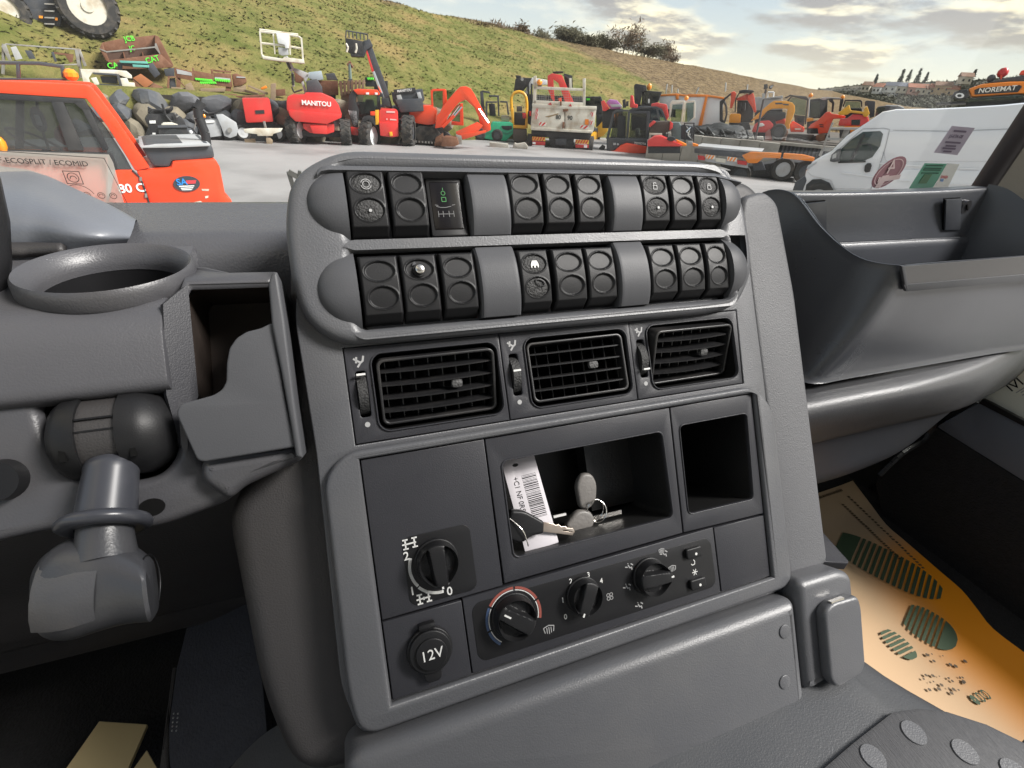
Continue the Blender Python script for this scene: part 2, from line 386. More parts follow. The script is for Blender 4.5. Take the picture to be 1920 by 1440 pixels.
def make_cap(x0, x1, y0, y1, side):
    cy_, hh, w_ = (y0 + y1) / 2, y1 - y0, x1 - x0
    def fn(a, b):                                  # a 0..1 from the straight edge outwards
        yh = hh / 2 * math.sqrt(max(0, 1 - a ** 2.3)); y = b * yh
        h = 10 + 13 * (1 - a ** 2.6) ** .5 * max(0, 1 - abs(b) ** 2.6) if a < 1 else 10
        return (side * a * w_, y, h)
    me = hfield('end_cap', 0, 1, -1, 1, 20, 24, fn, skirt=2)
    if side < 0: me.flip_normals()
    return link('end_cap', me, M['cover'], con, T(x1 if side < 0 else x0, cy_, 0))
for a in ((-60.3, -25, 221.5, 277), (75, 108.5, 222, 278), ): make_cover('blank_cover', *a)
for a in ((-61, -25.5, 151.5, 211), (73, 106, 151, 211)): make_cover('blank_cover', *a)
make_cap(-188, -158.5, 221, 277, -1); make_cap(-189, -158.5, 151.5, 211, -1)
make_cap(204, 232, 222, 278, 1); make_cap(202.5, 229, 152, 211, 1)
EL = ((0, 13.2, 11.6, 8.2), (.6, -7.6, 11.2, 8.8))
def egg(x, y, e):
    dx, dy = (x - e[0]) / e[2], (y - e[1]) / e[3]
    return math.sqrt(dx * dx + dy * dy)
def switch_mesh(w_):
    hw = w_ / 2
    def fn(x, y):
        h = 18.5 - 2.6 * ((y - 4) / 23) ** 2
        h -= max(0, -20.0 - y) * 1.25
        e = min(x + hw, hw - x, 26 - y, y + 27); h -= 2.0 * (1 - min(1, e / 1.9)) ** 2
        for el in EL:
            s = w_ / 29.; q = egg(x / s, y, el); h -= 1.7 * (1 - sstep(.86, 1.0, q)); h += .42 * math.exp(-((q - 1.04) / .05) ** 2)
        return h
    return hfield('rocker_switch', -hw, hw, -27, 26, 64, 100, fn, skirt=-6)
def pad_mesh(i, w_):
    e = EL[i]; s = w_ / 29.
    def fn(a, b):
        r = a; x = e[0] * s + r * e[2] * .93 * s * math.cos(b); y = e[1] + r * e[3] * .93 * math.sin(b)
        return (x, y, 18.1 - 2.6 * ((y - 4) / 23) ** 2 - .9 * r ** 4 + .28 * (math.sin(x * 4.2) * math.sin(y * 4.2 + x * 2)) * (1 - r ** 6))
    return hfield('pad', 0, 1, 0, 2 * math.pi, 12, 40, fn)
swm = {}
def sw(x0, x1, y0, y1, pads=()):
    w_ = round(x1 - x0, 0)
    if w_ not in swm: swm[w_] = switch_mesh(w_)
    o = link('rocker_switch', swm[w_], M['switch'], con, T((x0 + x1) / 2, (y0 + y1) / 2 + .5, 0))
    for i in pads: link('pad', pad_mesh(i, w_), M['knurl'], o, T())
    return o
Y1, Y2 = (223, 275.5), (153.5, 206.5)
s_ring = sw(-157, -127.6, *Y1, (0, 1)); sw(-125.2, -96, *Y1)
for a, b in ((-23.8, 6.2), (8.6, 37), (40.2, 68)): sw(a, b, *Y1)
s_unlock = sw(110, 140, *Y1, (0, 1)); sw(143.3, 172, *Y1); s_lock = sw(175.4, 202.8, *Y1, (0, 1))
s_a = sw(-156, -126, *Y2); s_b = sw(-124, -95.3, *Y2); sw(-92.3, -63.3, *Y2)
s_work = sw(-23.6, 4, *Y2, (0, 1)); sw(8.4, 39, *Y2); sw(41.4, 70, *Y2)
for a, b in ((108.3, 138), (140.8, 171), (174.3, 200.5)): sw(a, b, *Y2)
s_ring['label'] = 'rocker switch with a ring symbol on its knurled pad'; s_unlock['label'] = 'rocker switch with an open padlock symbol'; s_lock['label'] = 'rocker switch with a closed padlock symbol'
s_b['label'] = 'blank switch with a bright metal plunger through it'; s_work['label'] = 'rocker switch with a pale lamp symbol and a chipped lower pad'
strokes('symbol', [arcpts(0, 0, 2.5, 0, 360, 20), arcpts(0, 0, 3.9, 20, 160, 10), arcpts(0, 0, 3.9, 200, 340, 10)], .55, M['grey'], s_ring, T(0, 12.2, 18.5))
for s, op in ((s_unlock, 1.4), (s_lock, 0)):
    strokes('symbol', [[(-2, -3), (2, -3), (2, .6), (-2, .6), (-2, -3)], [(-1.3, .6), (-1.3, 2.4 + op * .5), (1.3, 2.4 + op * .5), (1.3, .8 + op)]], .5, M['grey'], s, T(0, 12.2, 18.5))
for s in (s_ring, s_unlock, s_lock): G(.001).cyl((.8, -8.4, 17), (.8, -8.4, 18.6), 1.25, n=16).put('lamp_dot', M['grey'], s)
link('symbol', plate('symbol', [rpoly([(-3.6, -3), (-3.6, 0), (-2.2, 3.2), (2.2, 3.2), (3.6, 0), (3.6, -3), (2.5, -3), (2.5, -1.2), (.8, -1.2), (.8, -3), (-.8, -3), (-.8, -1.2), (-2.5, -1.2), (-2.5, -3)], .4)], 0, .3), M['white'], s_work, T(0, 12.4, 18.4))
link('broken_edge', plate('broken_edge', [ellipse(3.2, -3.6, 5.2, 3.1, 20, rot=-.5), ellipse(3.0, -4.0, 3.9, 2.0, 20, rot=-.5)], 0, .6, .2), M['black'], s_work, T(0, 0, 18.3))
g = G(.001); g.cyl((0, 12.5, 15), (0, 12.5, 18.6), 5.6, 5.2, 24); g.put('plunger_collar', M['black'], s_b)
g = G(.001); g.cyl((0, 12.5, 17), (0, 12.5, 21.5), 3.9, 3.6, 24).cyl((0, 12.5, 21.5), (0, 12.5, 22.3), 3.6, 2.4, 24).cyl((0, 12.5, 22.3), (0, 12.5, 22.6), 1.2, 1.1, 16); g.put('plunger', M['steel'], s_b)
link('pointer', plate('pointer', [rpoly([(-5.6, 16.2), (-3.4, 19.8), (-1.8, 17.4)], .5)], 0, 1), M['cover'], s_b, T(0, 0, 17))
# black tell-tale display between the switches
dp = link('warning_display', plate('warning_display', [rrect(-93.6, -62.4, 222.5, 277, 2)], -4, 9, .8), M['black'], con)
link('display_window', plate('display_window', [rrect(-90.5, -66, 228, 268, 1.2)], 9.05, 9.5, .2), mat('display_glass', (.006, .005, .005), .12), dp)
strokes('symbol', [arcpts(-80, 258.5, 1.7, 0, 360, 10), [(-81.8, 255), (-78.2, 255), (-78.2, 251.5), (-81.8, 251.5), (-81.8, 255)], [(-80, 262.8), (-80, 261)]], .55, mat('tell_tale_green', (.02, .16, .03), .4), dp, T(0, 0, 9.55))
strokes('symbol', [[(-87, 247.5), (-83.5, 246.5), (-79, 246.5), (-74.5, 247.5)], [(-88, 248.6), (-85.5, 248.2)], [(-73.5, 248.4), (-71, 248.8)], [(-86, 241), (-73, 241)], [(-86, 243.4), (-86, 238.6)], [(-73, 243.4), (-73, 238.6)], [(-82, 243.4), (-82, 238.6)], [(-77, 243.4), (-77, 238.6)]], .5, mat('display_print', (.10, .10, .10), .5), dp, T(0, 0, 9.55))

# --- air vents
def make_vent(x0, x1, xr, ox0, ox1, tilt, yaw, wheel_y, vrot):
    x1b = x1 + xr
    ol = [(x0, 61.8), (x1, 61.8), (x1b, 138.2), (x0, 138.2)]
    op = rrect(ox0, ox1, 69, 131.2, 9); wx = x0 + 10
    wh = rrect(wx - 3.9, wx + 4.4, 82, 119, 2.2)
    v = link('air_vent', plate('air_vent', [ol, op, wh], -8, .6, .7), M['panel'], con)
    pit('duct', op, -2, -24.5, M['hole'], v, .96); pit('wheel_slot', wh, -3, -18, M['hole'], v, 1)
    cxx, cyy = (ox0 + ox1) / 2, 100; hw = (ox1 - ox0) / 2 - 3.2; hh = 27.6
    R = T(cxx, cyy, -5, tilt, yaw, 0)
    link('lip', plate('lip', [rrect(ox0 - 1.2, ox1 + 1.2, 67.8, 132.4, 10), op], .2, 2.2, .9), M['panel'], v)
    link('louver_frame', plate('louver_frame', [rrect(-hw, hw, -hh, hh, 6), rrect(-hw + 2.6, hw - 2.6, -hh + 2.6, hh - 2.6, 4)], -15, 4, 1), M['vent'], v, R)
    n = 10; sl = None
    for i in range(4):
        yy = -hh + 2 * hh * (i + 1) / 5
        if sl is None:
            fr = [(-hw + 2 + (2 * hw - 4) * j / n, 4.6 - 3.6 * abs(2 * j / n - 1) ** 2) for j in range(n + 1)]
            sl = G(.001).prism(fr + [(hw - 2, -9), (-hw + 2, -9)], -.6, .6).mesh('slat')
        link('slat', sl, M['vent'], v, R @ T(0, yy, 0, 8))
    vm = G(.001).box(-.4, .4, -hh + 1.6, hh - 1.6, -22, -8).mesh('vane')
    for i in range(8): link('vane', vm, M['vent'], v, R @ T(-hw + 2 * hw * (i + .75) / 8.3, 0, 0, 0, vrot))
    g = G(.001).box(-5, 5, -3.6, 3.6, 0, 5.6); g.put('tab', mat('tab_grey', (.06, .06, .06), .5, bump=.9, bscale=500, bdist=.002), v, .6, mw=R @ T(hw * .30, .5, 0))
    t = G(.001); t.cyl((wx - 3.4, 100.5, -12), (wx + 3.9, 100.5, -12), 17.8, n=40); wo = t.put('thumbwheel', M['knurl'], v)
    for k in range(22):
        a = rad(25 + 130 * k / 21)
        for q in (0, 1):
            pass
    G(.001).box(wx - 3.2, wx + 3.7, wheel_y - .8, wheel_y + .8, 3.5, 6.3).put('mark', M['white'], v)
    link('print_dot', plate('print_dot', [ellipse(wx + .5, 76, 2.1, 2.1, 20)], .62, .8), M['grey'], v)
    strokes('print_arrow', [[(wx - 3.5, 129), (wx + 1, 126)], [(wx - 2, 126), (wx - 1.4, 130)], [(wx - 1, 122.5), (wx + 1.2, 125.5), (wx + 3.2, 127), (wx + 4, 130.5)]], 1.5, M['grey'], v, T(0, 0, .62))
    return v
make_vent(-174.6, -45.2, 0, -155, -49, 13, 0, 116, 10)['label'] = 'air vent turned down, with dark slats'
make_vent(-44.4, 86.2, 1.2, -22.5, 82, -2, -2, 104, -22)['label'] = 'air vent set straight with bright slat edges'
make_vent(87.2, 215.2, 4.0, 105.5, 211, 21, 4, 90, 6)['label'] = 'dusty air vent tipped out of its opening'

# --- lower panels
def lp(name, ol, holes=(), h1=3.2, mt='panel'):
    return link(name, plate(name, [ol] + list(holes), -6, h1, .7), M[mt], con)
XR = lambda y: 220.6 + .038 * y
sel = lp('selector_panel', [(-173, -78), (-72, -76.6), (-71.6, 49.2), (-173, 49.2)])
soc = lp('socket_panel', [(-173, -141.4), (-108.6, -141.4), (-109, -79.6), (-173, -79.6)])
cb = rrect(-58.5, 106.3, -56, 27.6, 6)
cub = lp('storage_cubby', [(-70.4, -75.4), (115, -73.6), (118.6, 49.2), (-70.4, 49.2)], [cb])
cb2 = rpoly([(124.5, -57), (206.5, -58.5), (212.5, 30), (127.5, 30)], 6)
cub2 = lp('storage_pocket', [(116.4, -73.6), (XR(-74) - .6, -76), (XR(49) - .6, 49.2), (120, 49.2)], [cb2]); cub2['label'] = 'empty dark pocket beside the key cubby'
lp('blank_panel', [(151.5, -141.4), (XR(-141) - .6, -141.4), (XR(-78) - .6, -78.2), (152.6, -77)])
cli = lp('heater_panel', [(-107.6, -141.4), (150.2, -141.4), (151.3, -76.2), (-107.8, -78.6)])
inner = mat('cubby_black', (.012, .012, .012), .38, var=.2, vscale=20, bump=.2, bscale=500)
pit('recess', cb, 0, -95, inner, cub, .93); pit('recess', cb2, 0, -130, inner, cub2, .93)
for c_, ol in ((cub, cb), (cub2, cb2)):
    n = len(ol); mx_ = sum(p[0] for p in ol) / n; my_ = sum(p[1] for p in ol) / n
    link('rim', plate('rim', [[(mx_ + (x - mx_) * 1.016, my_ + (y - my_) * 1.024) for x, y in ol], ol], 2.9, 4.2, .6), M['panel'], c_)
G(.001).box(50, 52, -50, 20, -75, -55).box(52, 103, -50, 20, -58, -55).put('divider', inner, cub)
# dial plate
dpl = link('dial_plate', plate('dial_plate', [rrect(-150, -94, -73.5, -18, 7)], 3.3, 3.9, .3), M['black'], sel)
def knob(name, cx_, cy_, R0, ang, ht, parent, h0, ext=3.5, mt='switch', padm='knurl', mark=1, bw=5.2):
    ca, sa = math.cos(rad(ang)), math.sin(rad(ang))
    def fn(a, b):
        r = R0 * (1 + (ext / R0) * max(0, math.cos(b)) ** 10) * a
        x, y = r * math.cos(b), r * math.sin(b)
        base = ht * (1 - .10 * a ** 4) * (1 - max(0, (a - .90) / .10) ** 2 * .55)
        w_ = bw - .05 * x
        d = sstep(w_, w_ + 2.0, abs(y)) * sstep(.96, .84, a) if False else sstep(w_, w_ + 2.0, abs(y)) * (1 - sstep(.82, .93, a))
        h = base - ht * .46 * d
        h += .30 * math.sin(x * 3.4) * math.sin(y * 3.4) * d
        return (x, y, h if a < 1 else 0)
    me = hfield(name, 0, 1, 0, 2 * math.pi, 26, 72, fn)
    o = link(name, me, M[mt], parent, T(cx_, cy_, h0, 0, 0, ang))
    if mark: G(.001).box(R0 - 5.0, R0 + ext - 1.0, -.75, .75, ht * .80, ht * .80 + 2.2).put('pointer', M['white'], o)
    link('skirt', plate('skirt', [ellipse(0, 0, R0 + 1.3, R0 + 1.3, 40)], 0, 3, 1), M['black'], o)
    return o
k0 = knob('selector_knob', -125.2, -41.8, 16.8, -88, 15, con, 3.9, 3.2); k0['label'] = 'axle lock selector knob pointing to zero'
k1 = knob('heater_knob', -67, -103.2, 18, 142, 15, con, 3.4, .5, bw=5.5, mark=0); k1['label'] = 'temperature knob ringed in red and blue'
G(.001).box(7.5, 14, -.7, .7, 12.5, 15.2).put('pointer', M['white'], k1)
k2 = knob('heater_knob', .2, -103.6, 15.2, -118, 13, con, 3.4, 1.5); k2['label'] = 'fan knob set between nought and one'
k3 = knob('heater_knob', 70.2, -104.4, 16.4, -4, 14, con, 3.4, 4); k3['label'] = 'air direction knob with a nose pointing to the windscreen symbol'
strokes('print_arc', [arcpts(-124, -44.5, 23, 158, 216, 14)], 2.3, M['white'], sel, T(0, 0, 3.95)); strokes('print_arc', [arcpts(-124, -44.5, 23.4, 222, 272, 14)], 2.3, M['white'], sel, T(0, 0, 3.95))
for s, x, y in (('2', -148.2, -33), ('1', -147.2, -61.5), ('0', -117.6, -69.3)): text('print_numeral', s, 9.5e-3, M['white'], sel, T(x, y, 4.0, 0, 0, 2), bold=.012)
def axle(x, y, dot, par):
    strokes('print_axle', [[(x - 5.5, y), (x + 5, y + .3)], [(x - 3.2, y - 3.6), (x - 3.2, y + 3.6)], [(x + 4, y - 3.2), (x + 4, y + 4)], [(x - 5, y - 3.6), (x - 1.4, y - 3.6)], [(x - 5, y + 3.6), (x - 1.4, y + 3.6)], [(x + 2.4, y - 3.2), (x + 6, y - 3.2)], [(x + 2.4, y + 4), (x + 6, y + 4)]] + ([[(x + .1, y - .9), (x + .1, y + .9)]] if dot else []), 1.2, M['white'], par, T(0, 0, 4.0))
axle(-144.5, -23.6, 0, sel); axle(-139, -69.4, 1, sel)
# power socket
so_ = link('power_socket', plate('power_socket', [ellipse(-140, -110, 18.5, 18.5, 40)], 3.2, 8, 1.4), M['black'], con); so_['label'] = 'twelve volt socket with a hinged black cap'
link('socket_cap', plate('socket_cap', [rpoly([(x, y) for x, y in ellipse(-140, -109.5, 17, 17, 30)] , 0)], 8, 12, 1.2), M['switch'], so_)
link('cap_hub', plate('cap_hub', [ellipse(-139.6, -110.5, 12.6, 12.6, 36)], 12, 14, .8), M['black'], so_)
link('cap_tab', plate('cap_tab', [rpoly([(-148, -122), (-132, -122), (-134, -134), (-146, -134)], 4)], 4, 10, 1), M['black'], so_)
G(.001).box(-147, -133, -93, -87, 3, 11).put('hinge', M['black'], so_, 1)
text('print_numeral', '12V', 11.5e-3, M['white'], so_, T(-139.6, -110.5, 14.1, 0, 0, 2), bold=.0)
# heater panel print and buttons
link('print_field', plate('print_field', [rrect(-101.5, 146, -134, -84.5, 9)], 3.25, 3.6, .2), M['black'], cli)
def arcband(c, r0, r1, a0, a1, mt):
    pts = arcpts(c[0], c[1], r1, a0, a1, 16) + arcpts(c[0], c[1], r0, a1, a0, 16)
    link('print_arc', plate('print_arc', [pts], 3.62, 3.75), mt, cli)
kc = (-66, -105)
for a0, a1, c_ in ((232, 197, 'blue'), (193, 148, 'blue'), (144, 84, 'red'), (80, 24, 'red'), (20, -18, 'red')): arcband(kc, 23.2, 25.4, a0, a1, M[c_]); arcband(kc, 22.1, 22.8, a0, a1, M['white'])
for s, x, y in (('0', -19, -118.5), ('1', -19.5, -103.5), ('2', -9.5, -89), ('3', 8.5, -87.8), ('4', 20.5, -96.5)): text('print_numeral', s, 6.4e-3, M['white'], cli, T(x, y, 3.7), bold=.01)
def person_icon(x, y):
    strokes('print_symbol', [[(x - 1.8, y + 1.6), (x - .6, y - 1), (x + 1.4, y - 1), (x + 1.6, y - 3)], [(x - 2, y + 3.1), (x - 1.9, y + 3.2)], [(x - 5, y + .6), (x - 3, y)], [(x + 1.2, y + 2.4), (x + 3, y + 1)]], 1.05, M['grey'], cli, T(0, 0, 3.7))
for x, y in ((52, -91), (47, -109), (57, -129)): person_icon(x, y)
person_icon(91, -88); 
def screen_icon(x, y, s=1):
    strokes('print_symbol', [[(x - 4 * s, y - 2.5 * s), (x - 5 * s, y + 2 * s), (x, y + 3.4 * s), (x + 5 * s, y + 2 * s), (x + 4 * s, y - 2.5 * s)], [(x - 2 * s, y + 1.4 * s), (x - 2 * s, y - 3.2 * s)], [(x, y + 1.8 * s), (x, y - 3.8 * s)], [(x + 2 * s, y + 1.4 * s), (x + 2 * s, y - 3.2 * s)]], .7, M['grey'], cli, T(0, 0, 3.7))
screen_icon(-36, -124.5); screen_icon(97.5, -104, .8); screen_icon(88, -84.6, .6)
strokes('print_symbol', [arcpts(27 + dx, -112.5 + dy, 1.5, 0, 360, 10) for dx, dy in ((1.6, 1.6), (-1.6, 1.6), (1.6, -1.6), (-1.6, -1.6))], .6, M['grey'], cli, T(0, 0, 3.7))
strokes('print_symbol', [[(119.6, -105.5), (121, -106.8), (123.6, -106.2), (124, -103.5), (122.8, -102)]], .8, M['white'], cli, T(0, 0, 3.7))
strokes('print_symbol', [[(122.5 + 3 * math.cos(a), -114 + 3 * math.sin(a)), (122.5 - 3 * math.cos(a), -114 - 3 * math.sin(a))] for a in (0, math.pi / 3, 2 * math.pi / 3)], .7, M['white'], cli, T(0, 0, 3.7))
for y in (-94, -124.5):
    b_ = link('push_button', plate('push_button', [rrect(113.5, 131.5, y - 5, y + 5, 2)], 3, 7.5, 1.2), M['switch'], con)
    link('lamp_dot', plate('lamp_dot', [ellipse(124, y - 1.2, 1.3, 1.3, 16)], 7.5, 7.8), M['white'], b_)

# --- pedestal under the console
link('pedestal', plate('pedestal', [rpoly([(-214, -163), (229, -163), (224, -300), (-214, -300)], [18, 10, 4, 4])], -160, 21, 13, 6), M['face'], con)
for x, y in ((206, -189.5), (197.5, -238)): link('plug', plate('plug', [ellipse(x, y, 6.8, 6.8, 28)], 20.8, 22.2, .7), M['face'], con)
link('end_block', plate('end_block', [rpoly([(233, -147), (292, -149), (310, -158), (304, -254), (226.5, -258)], [10, 20, 14, 10, 4])], -160, 21, 9, 5), M['face'], con)
ash = link('ashtray', plate('ashtray', [rpoly([(249, -178), (262, -172), (298, -174), (301, -186), (296, -246), (288, -254), (252, -257), (245, -246)], 7)], 20, 33, 4, 4), M['face'], con); ash['label'] = 'closed ashtray with a rounded lid'
G(.001).box(262, 280, -174.5, -171.5, 27, 31).put('ashtray_spring', M['steel'], ash)
# raised lid of the dash behind the switches
pr = [(287, -190), (296, -60), (294, -25), (284, 2), (270, 4), (262, -190)]
g = G(.001); n0 = len(pr)
secs = [(-177, .62), (-174, .9), (-168, 1), (60, 1), (170, 1), (200, .93), (232, .4)]
rows = [[Vector((x, 262 + (y - 262) * s, h)) * .001 for y, h in catmull([(a, b, 0) for a, b in pr], 4) and [(q.x, q.y) for q in catmull([(a, b, 0) for a, b in pr], 4)]] for x, s in secs]
link('dash_lid', grid('dash_lid', rows), M['face'], con)
# ================================================================== rest of the cab
CMI = CM.inverted()
def CL(u, v, h=0.):
    """console-frame millimetres of what is seen at u, v on the plane h in front of the face"""
    r = ray(u, v); t = ((CO + cez * (h * .001)) - CAM).dot(cez) / r.dot(cez); q = CMI @ (CAM + r * t)
    return (q.x * 1000, q.y * 1000)
def px(h, pts): return [CL(u, v, h) for u, v in pts]
R_ = lambda x, y, z: Vector((x, y, z + EYE))             # place given from eye height
def xprofile(name, prof, x0, x1, mt, parent=None, bevel=0., n=4, smooth=True, label=None):
    """profile in (Y, Z from eye) carried along X"""
    pr = [(q.x, q.y) for q in catmull([(a, b, 0) for a, b in prof], n)] if smooth else prof
    g = G(); g.prism([(a, b + EYE) for a, b in pr], x0, x1, 'x')
    return g.put(name, mt, parent, bevel, 40, label)
def solid(name, pts, th, mt, parent=None, bevel=0., label=None):
    """flat sheet through world points, th thick on its far side"""
    V = [Vector(p) for p in pts]; c = sum(V, Vector()) / len(V); n = Vector()
    for a, b in zip(V, V[1:] + V[:1]): n += (a - c).cross(b - c)
    n.normalize()
    if n.dot(CAM - c) < 0: n = -n
    k = len(V); g = G(); g.add(V + [p - n * th for p in V], [tuple(range(k)), tuple(range(2 * k - 1, k - 1, -1))] + [(i, k + i, k + (i + 1) % k, (i + 1) % k) for i in range(k)])
    return g.put(name, mt, parent, bevel, 40, label)
def surf(name, rows, mt, parent=None, nu=4, nv=4, th=0., label=None):
    """smooth surface through rows of world points"""
    A = [catmull(r, nu) for r in rows]; B_ = list(zip(*[catmull(c, nv) for c in zip(*A)]))
    me = grid(name, [list(r) for r in B_], sharp=50)
    o = link(name, me, mt, parent, label=label)
    if th:
        md = o.modifiers.new('thickness', 'SOLIDIFY'); md.thickness = th; md.offset = 0
    return o

# --- dashboard top and knee panel
dash = thing('dashboard', 'grained grey dashboard top running under the windscreen to the left of the console', 'dashboard', R_(-.2, .5, -.15))
W0 = Matrix.Translation(-dash.location)
def under(o, par): o.parent = par; o.matrix_parent_inverse = par.matrix_world.inverted(); return o
def rootw(par): return Matrix.Translation(par.location).inverted()
def kid(o, par, mw=None):
    """hang an object modelled in world space under a thing"""
    o.parent = par; bpy.context.view_layer.update(); o.matrix_parent_inverse = Matrix(); o.matrix_local = par.matrix_world.inverted() @ (mw or Matrix()); return o
bpy.context.view_layer.update()
kid(xprofile('top_pad', [(.72, -.16), (.66, -.126), (.62, -.126), (.575, -.130), (.548, -.136), (.530, -.156), (.522, -.20), (.516, -.36), (.60, -.42), (.74, -.40), (.72, -.16)], -.9, .62, M['dash'], None), dash)
kid(xprofile('knee_panel', [(.455, -.30), (.40, -.33), (.42, -.42), (.475, -.54), (.482, -.566), (.52, -.585), (.62, -.585), (.60, -.33)], -.9, -.03, M['soft'], None, smooth=False, bevel=.012), dash)
kid(xprofile('knee_rail', [(.505, -.585), (.515, -.64), (.56, -.65), (.58, -.59)], -.9, -.08, M['soft'], None, smooth=False, bevel=.01), dash)
# --- instrument cowl
cowl = thing('instrument_cowl', 'smooth blue grey instrument cowl behind the steering wheel', 'cowl', P(60, 420, .44)); bpy.context.view_layer.update()
rowsC = [[P(u, v, d) for u, v, d in r] for r in (
    [(-260, 470, .72), (0, 430, .70), (80, 430, .68), (160, 440, .66), (225, 440, .62), (262, 436, .58)],
    [(-260, 300, .58), (0, 319, .53), (75, 331, .51), (150, 361, .49), (214, 388, .475), (256, 412, .47)],
    [(-260, 310, .47), (0, 340, .45), (75, 356, .44), (142, 386, .43), (200, 412, .43), (250, 428, .445)],
    [(-260, 380, .41), (0, 398, .405), (70, 408, .405), (130, 424, .405), (192, 438, .415), (244, 444, .435)],
    [(-260, 470, .40), (0, 470, .405), (65, 468, .41), (125, 466, .41), (186, 462, .42), (238, 456, .44)],
    [(-260, 620, .43), (0, 620, .44), (60, 600, .45), (120, 570, .45), (180, 530, .46), (238, 478, .46)])]
kid(surf('cowl_shell', rowsC, mat('cowl_bluegrey', (.125, .134, .152), .40, var=.04, vscale=10, bump=.1, bscale=500), None, 5, 5), cowl)
kid(surf('cowl_lip', [[P(u, v - 3, d) for u, v, d in ((-260, 455, .395), (0, 462, .40), (60, 462, .404), (120, 462, .405))], [P(u, v + 13, d) for u, v, d in ((-260, 462, .39), (0, 466, .395), (60, 464, .40), (120, 462, .403))]], M['soft'], None, 4, 2, .006), cowl)
# --- steering wheel: only its rim reaches the picture
swc = P(4, 392, .375) + Vector((-.225, -.03, .0))
wheel = thing('steering_wheel', 'black steering wheel rim just entering at the side of the cowl', 'steering wheel', swc); bpy.context.view_layer.update()
fr = Matrix((cex, cey, cez)).transposed()
g = G(); nn = 48; ring = [swc + fr @ Vector((.225 * math.cos(2 * math.pi * i / nn), .225 * math.sin(2 * math.pi * i / nn), 0)) for i in range(nn + 1)]
rowsW = []
for i in range(nn):
    a = 2 * math.pi * i / nn; e = fr @ Vector((math.cos(a), math.sin(a), 0))
    rowsW.append([swc + e * (.225 + .014 * math.cos(b)) + cez * (.015 * math.sin(b)) for b in [2 * math.pi * j / 12 for j in range(12)]])
kid(link('rim', grid('rim', rowsW, True, True), M['black']), wheel)
g = G(); g.cyl(tuple(swc - cez * .05), tuple(swc + cez * .015), .07, .06, 24); kid(g.put('hub', M['black']), wheel)
g = G()
for a in (160, 200, 270): g.bar(tuple(swc), tuple(swc + fr @ Vector((.22 * math.cos(rad(a)), .22 * math.sin(rad(a)), 0))), .035, .012)
kid(g.put('spoke', M['black']), wheel)

# --- cup holder pod with document bin
pod = thing('cup_holder_pod', 'grey pod with a round cup holder and an open document bin beside the console', 'cup holder', mw=CM)
H = 16
ft = px(H, [(-330, 602), (300, 577)])
# body: profile swept along x in world, then cut off by its rounded end
yz = lambda u, v, h: CW(*CL(u, v, h), h)
pA, pB = yz(200, 592, H), yz(200, 738, H)
zA = pA.z - EYE
prof = [(.535, zA + .004), (.43, zA + .001), (pA.y + .004, zA), (pB.y, pB.z - EYE), (pB.y + .012, pB.z - EYE - .012), (.535, -.26)]
prof = rpoly(prof, [.004, .01, .022, .012, .004, .004], 6)
xe = CW(*CL(306, 650, H), H).x
bd = xprofile('pod_body', prof, -.75, xe, M['pod'], None, smooth=False, bevel=.013); kid(bd, pod, None)
# flat shelf from the body over the bin
sh = [yz(u, v, h) for u, v, h in ((300, 575, 8), (345, 566, 4), (352, 533, -6), (505, 529, -6), (519, 508, -14), (372, 470, -60), (300, 470, -60))]
zt = sum(p.z for p in sh[:4]) / 4
k_ = [yz(u, v, h) for u, v, h in ((330, 574, 4), (352, 532, -2), (504, 527, -2), (520, 508, -8), (430, 510, -22), (385, 500, -40), (340, 500, -60))]
kid(solid('shelf', k_, .006, M['pod'], None, .002), pod)
# bin: back, left wall, outer wall, front plate with an S-shaped cut
brown = mat('bin_dark', (.030, .022, .018), .6, var=.3, vscale=40, dirt=(.09, .06, .045), dscale=30, damt=.25)
binol = px(2, [(340, 545), (352, 531), (506, 527), (520, 640), (548, 800), (552, 838), (372, 868), (352, 740)])
link('bin_lining', pit('x', binol, -2, -70, brown, None, .97).data, brown, pod)
bpy.data.objects.remove(bpy.data.objects['x'])
lw = [yz(306, 570, 10), yz(352, 533, -2), yz(372, 742, -2), yz(340, 840, 6), yz(312, 740, 10)]
kid(solid('inner_wall', lw, .004, M['panel'], None), pod)
Sp = [(330, 775), (337, 758), (400, 741), (416, 731), (424, 716), (425, 680), (430, 653), (443, 634), (462, 622), (490, 615), (505, 607), (513, 606), (524, 680), (538, 760), (556, 838), (372, 868), (350, 820)]
link('front_plate', plate('front_plate', [rpoly(px(24, Sp), [8, 8] + [2] * 9 + [2, 2, 2, 3, 5, 8])], 20, 24.5, 1.6, 3), M['cover'], pod)
Wl = [(503, 531), (510, 511), (520, 509), (534, 600), (554, 760), (569, 860), (555, 858), (546, 800), (526, 690), (510, 612)]
link('outer_wall', plate('outer_wall', [rpoly(px(27, Wl), 3)], -70, 28, 2.2, 3), M['cover'], pod)
link('bin_floor', plate('bin_floor', [rpoly(px(20, [(372, 864), (556, 838), (569, 862), (455, 915), (425, 942), (372, 905)]), 6)], -75, 18, 8, 3), M['pod'], pod)
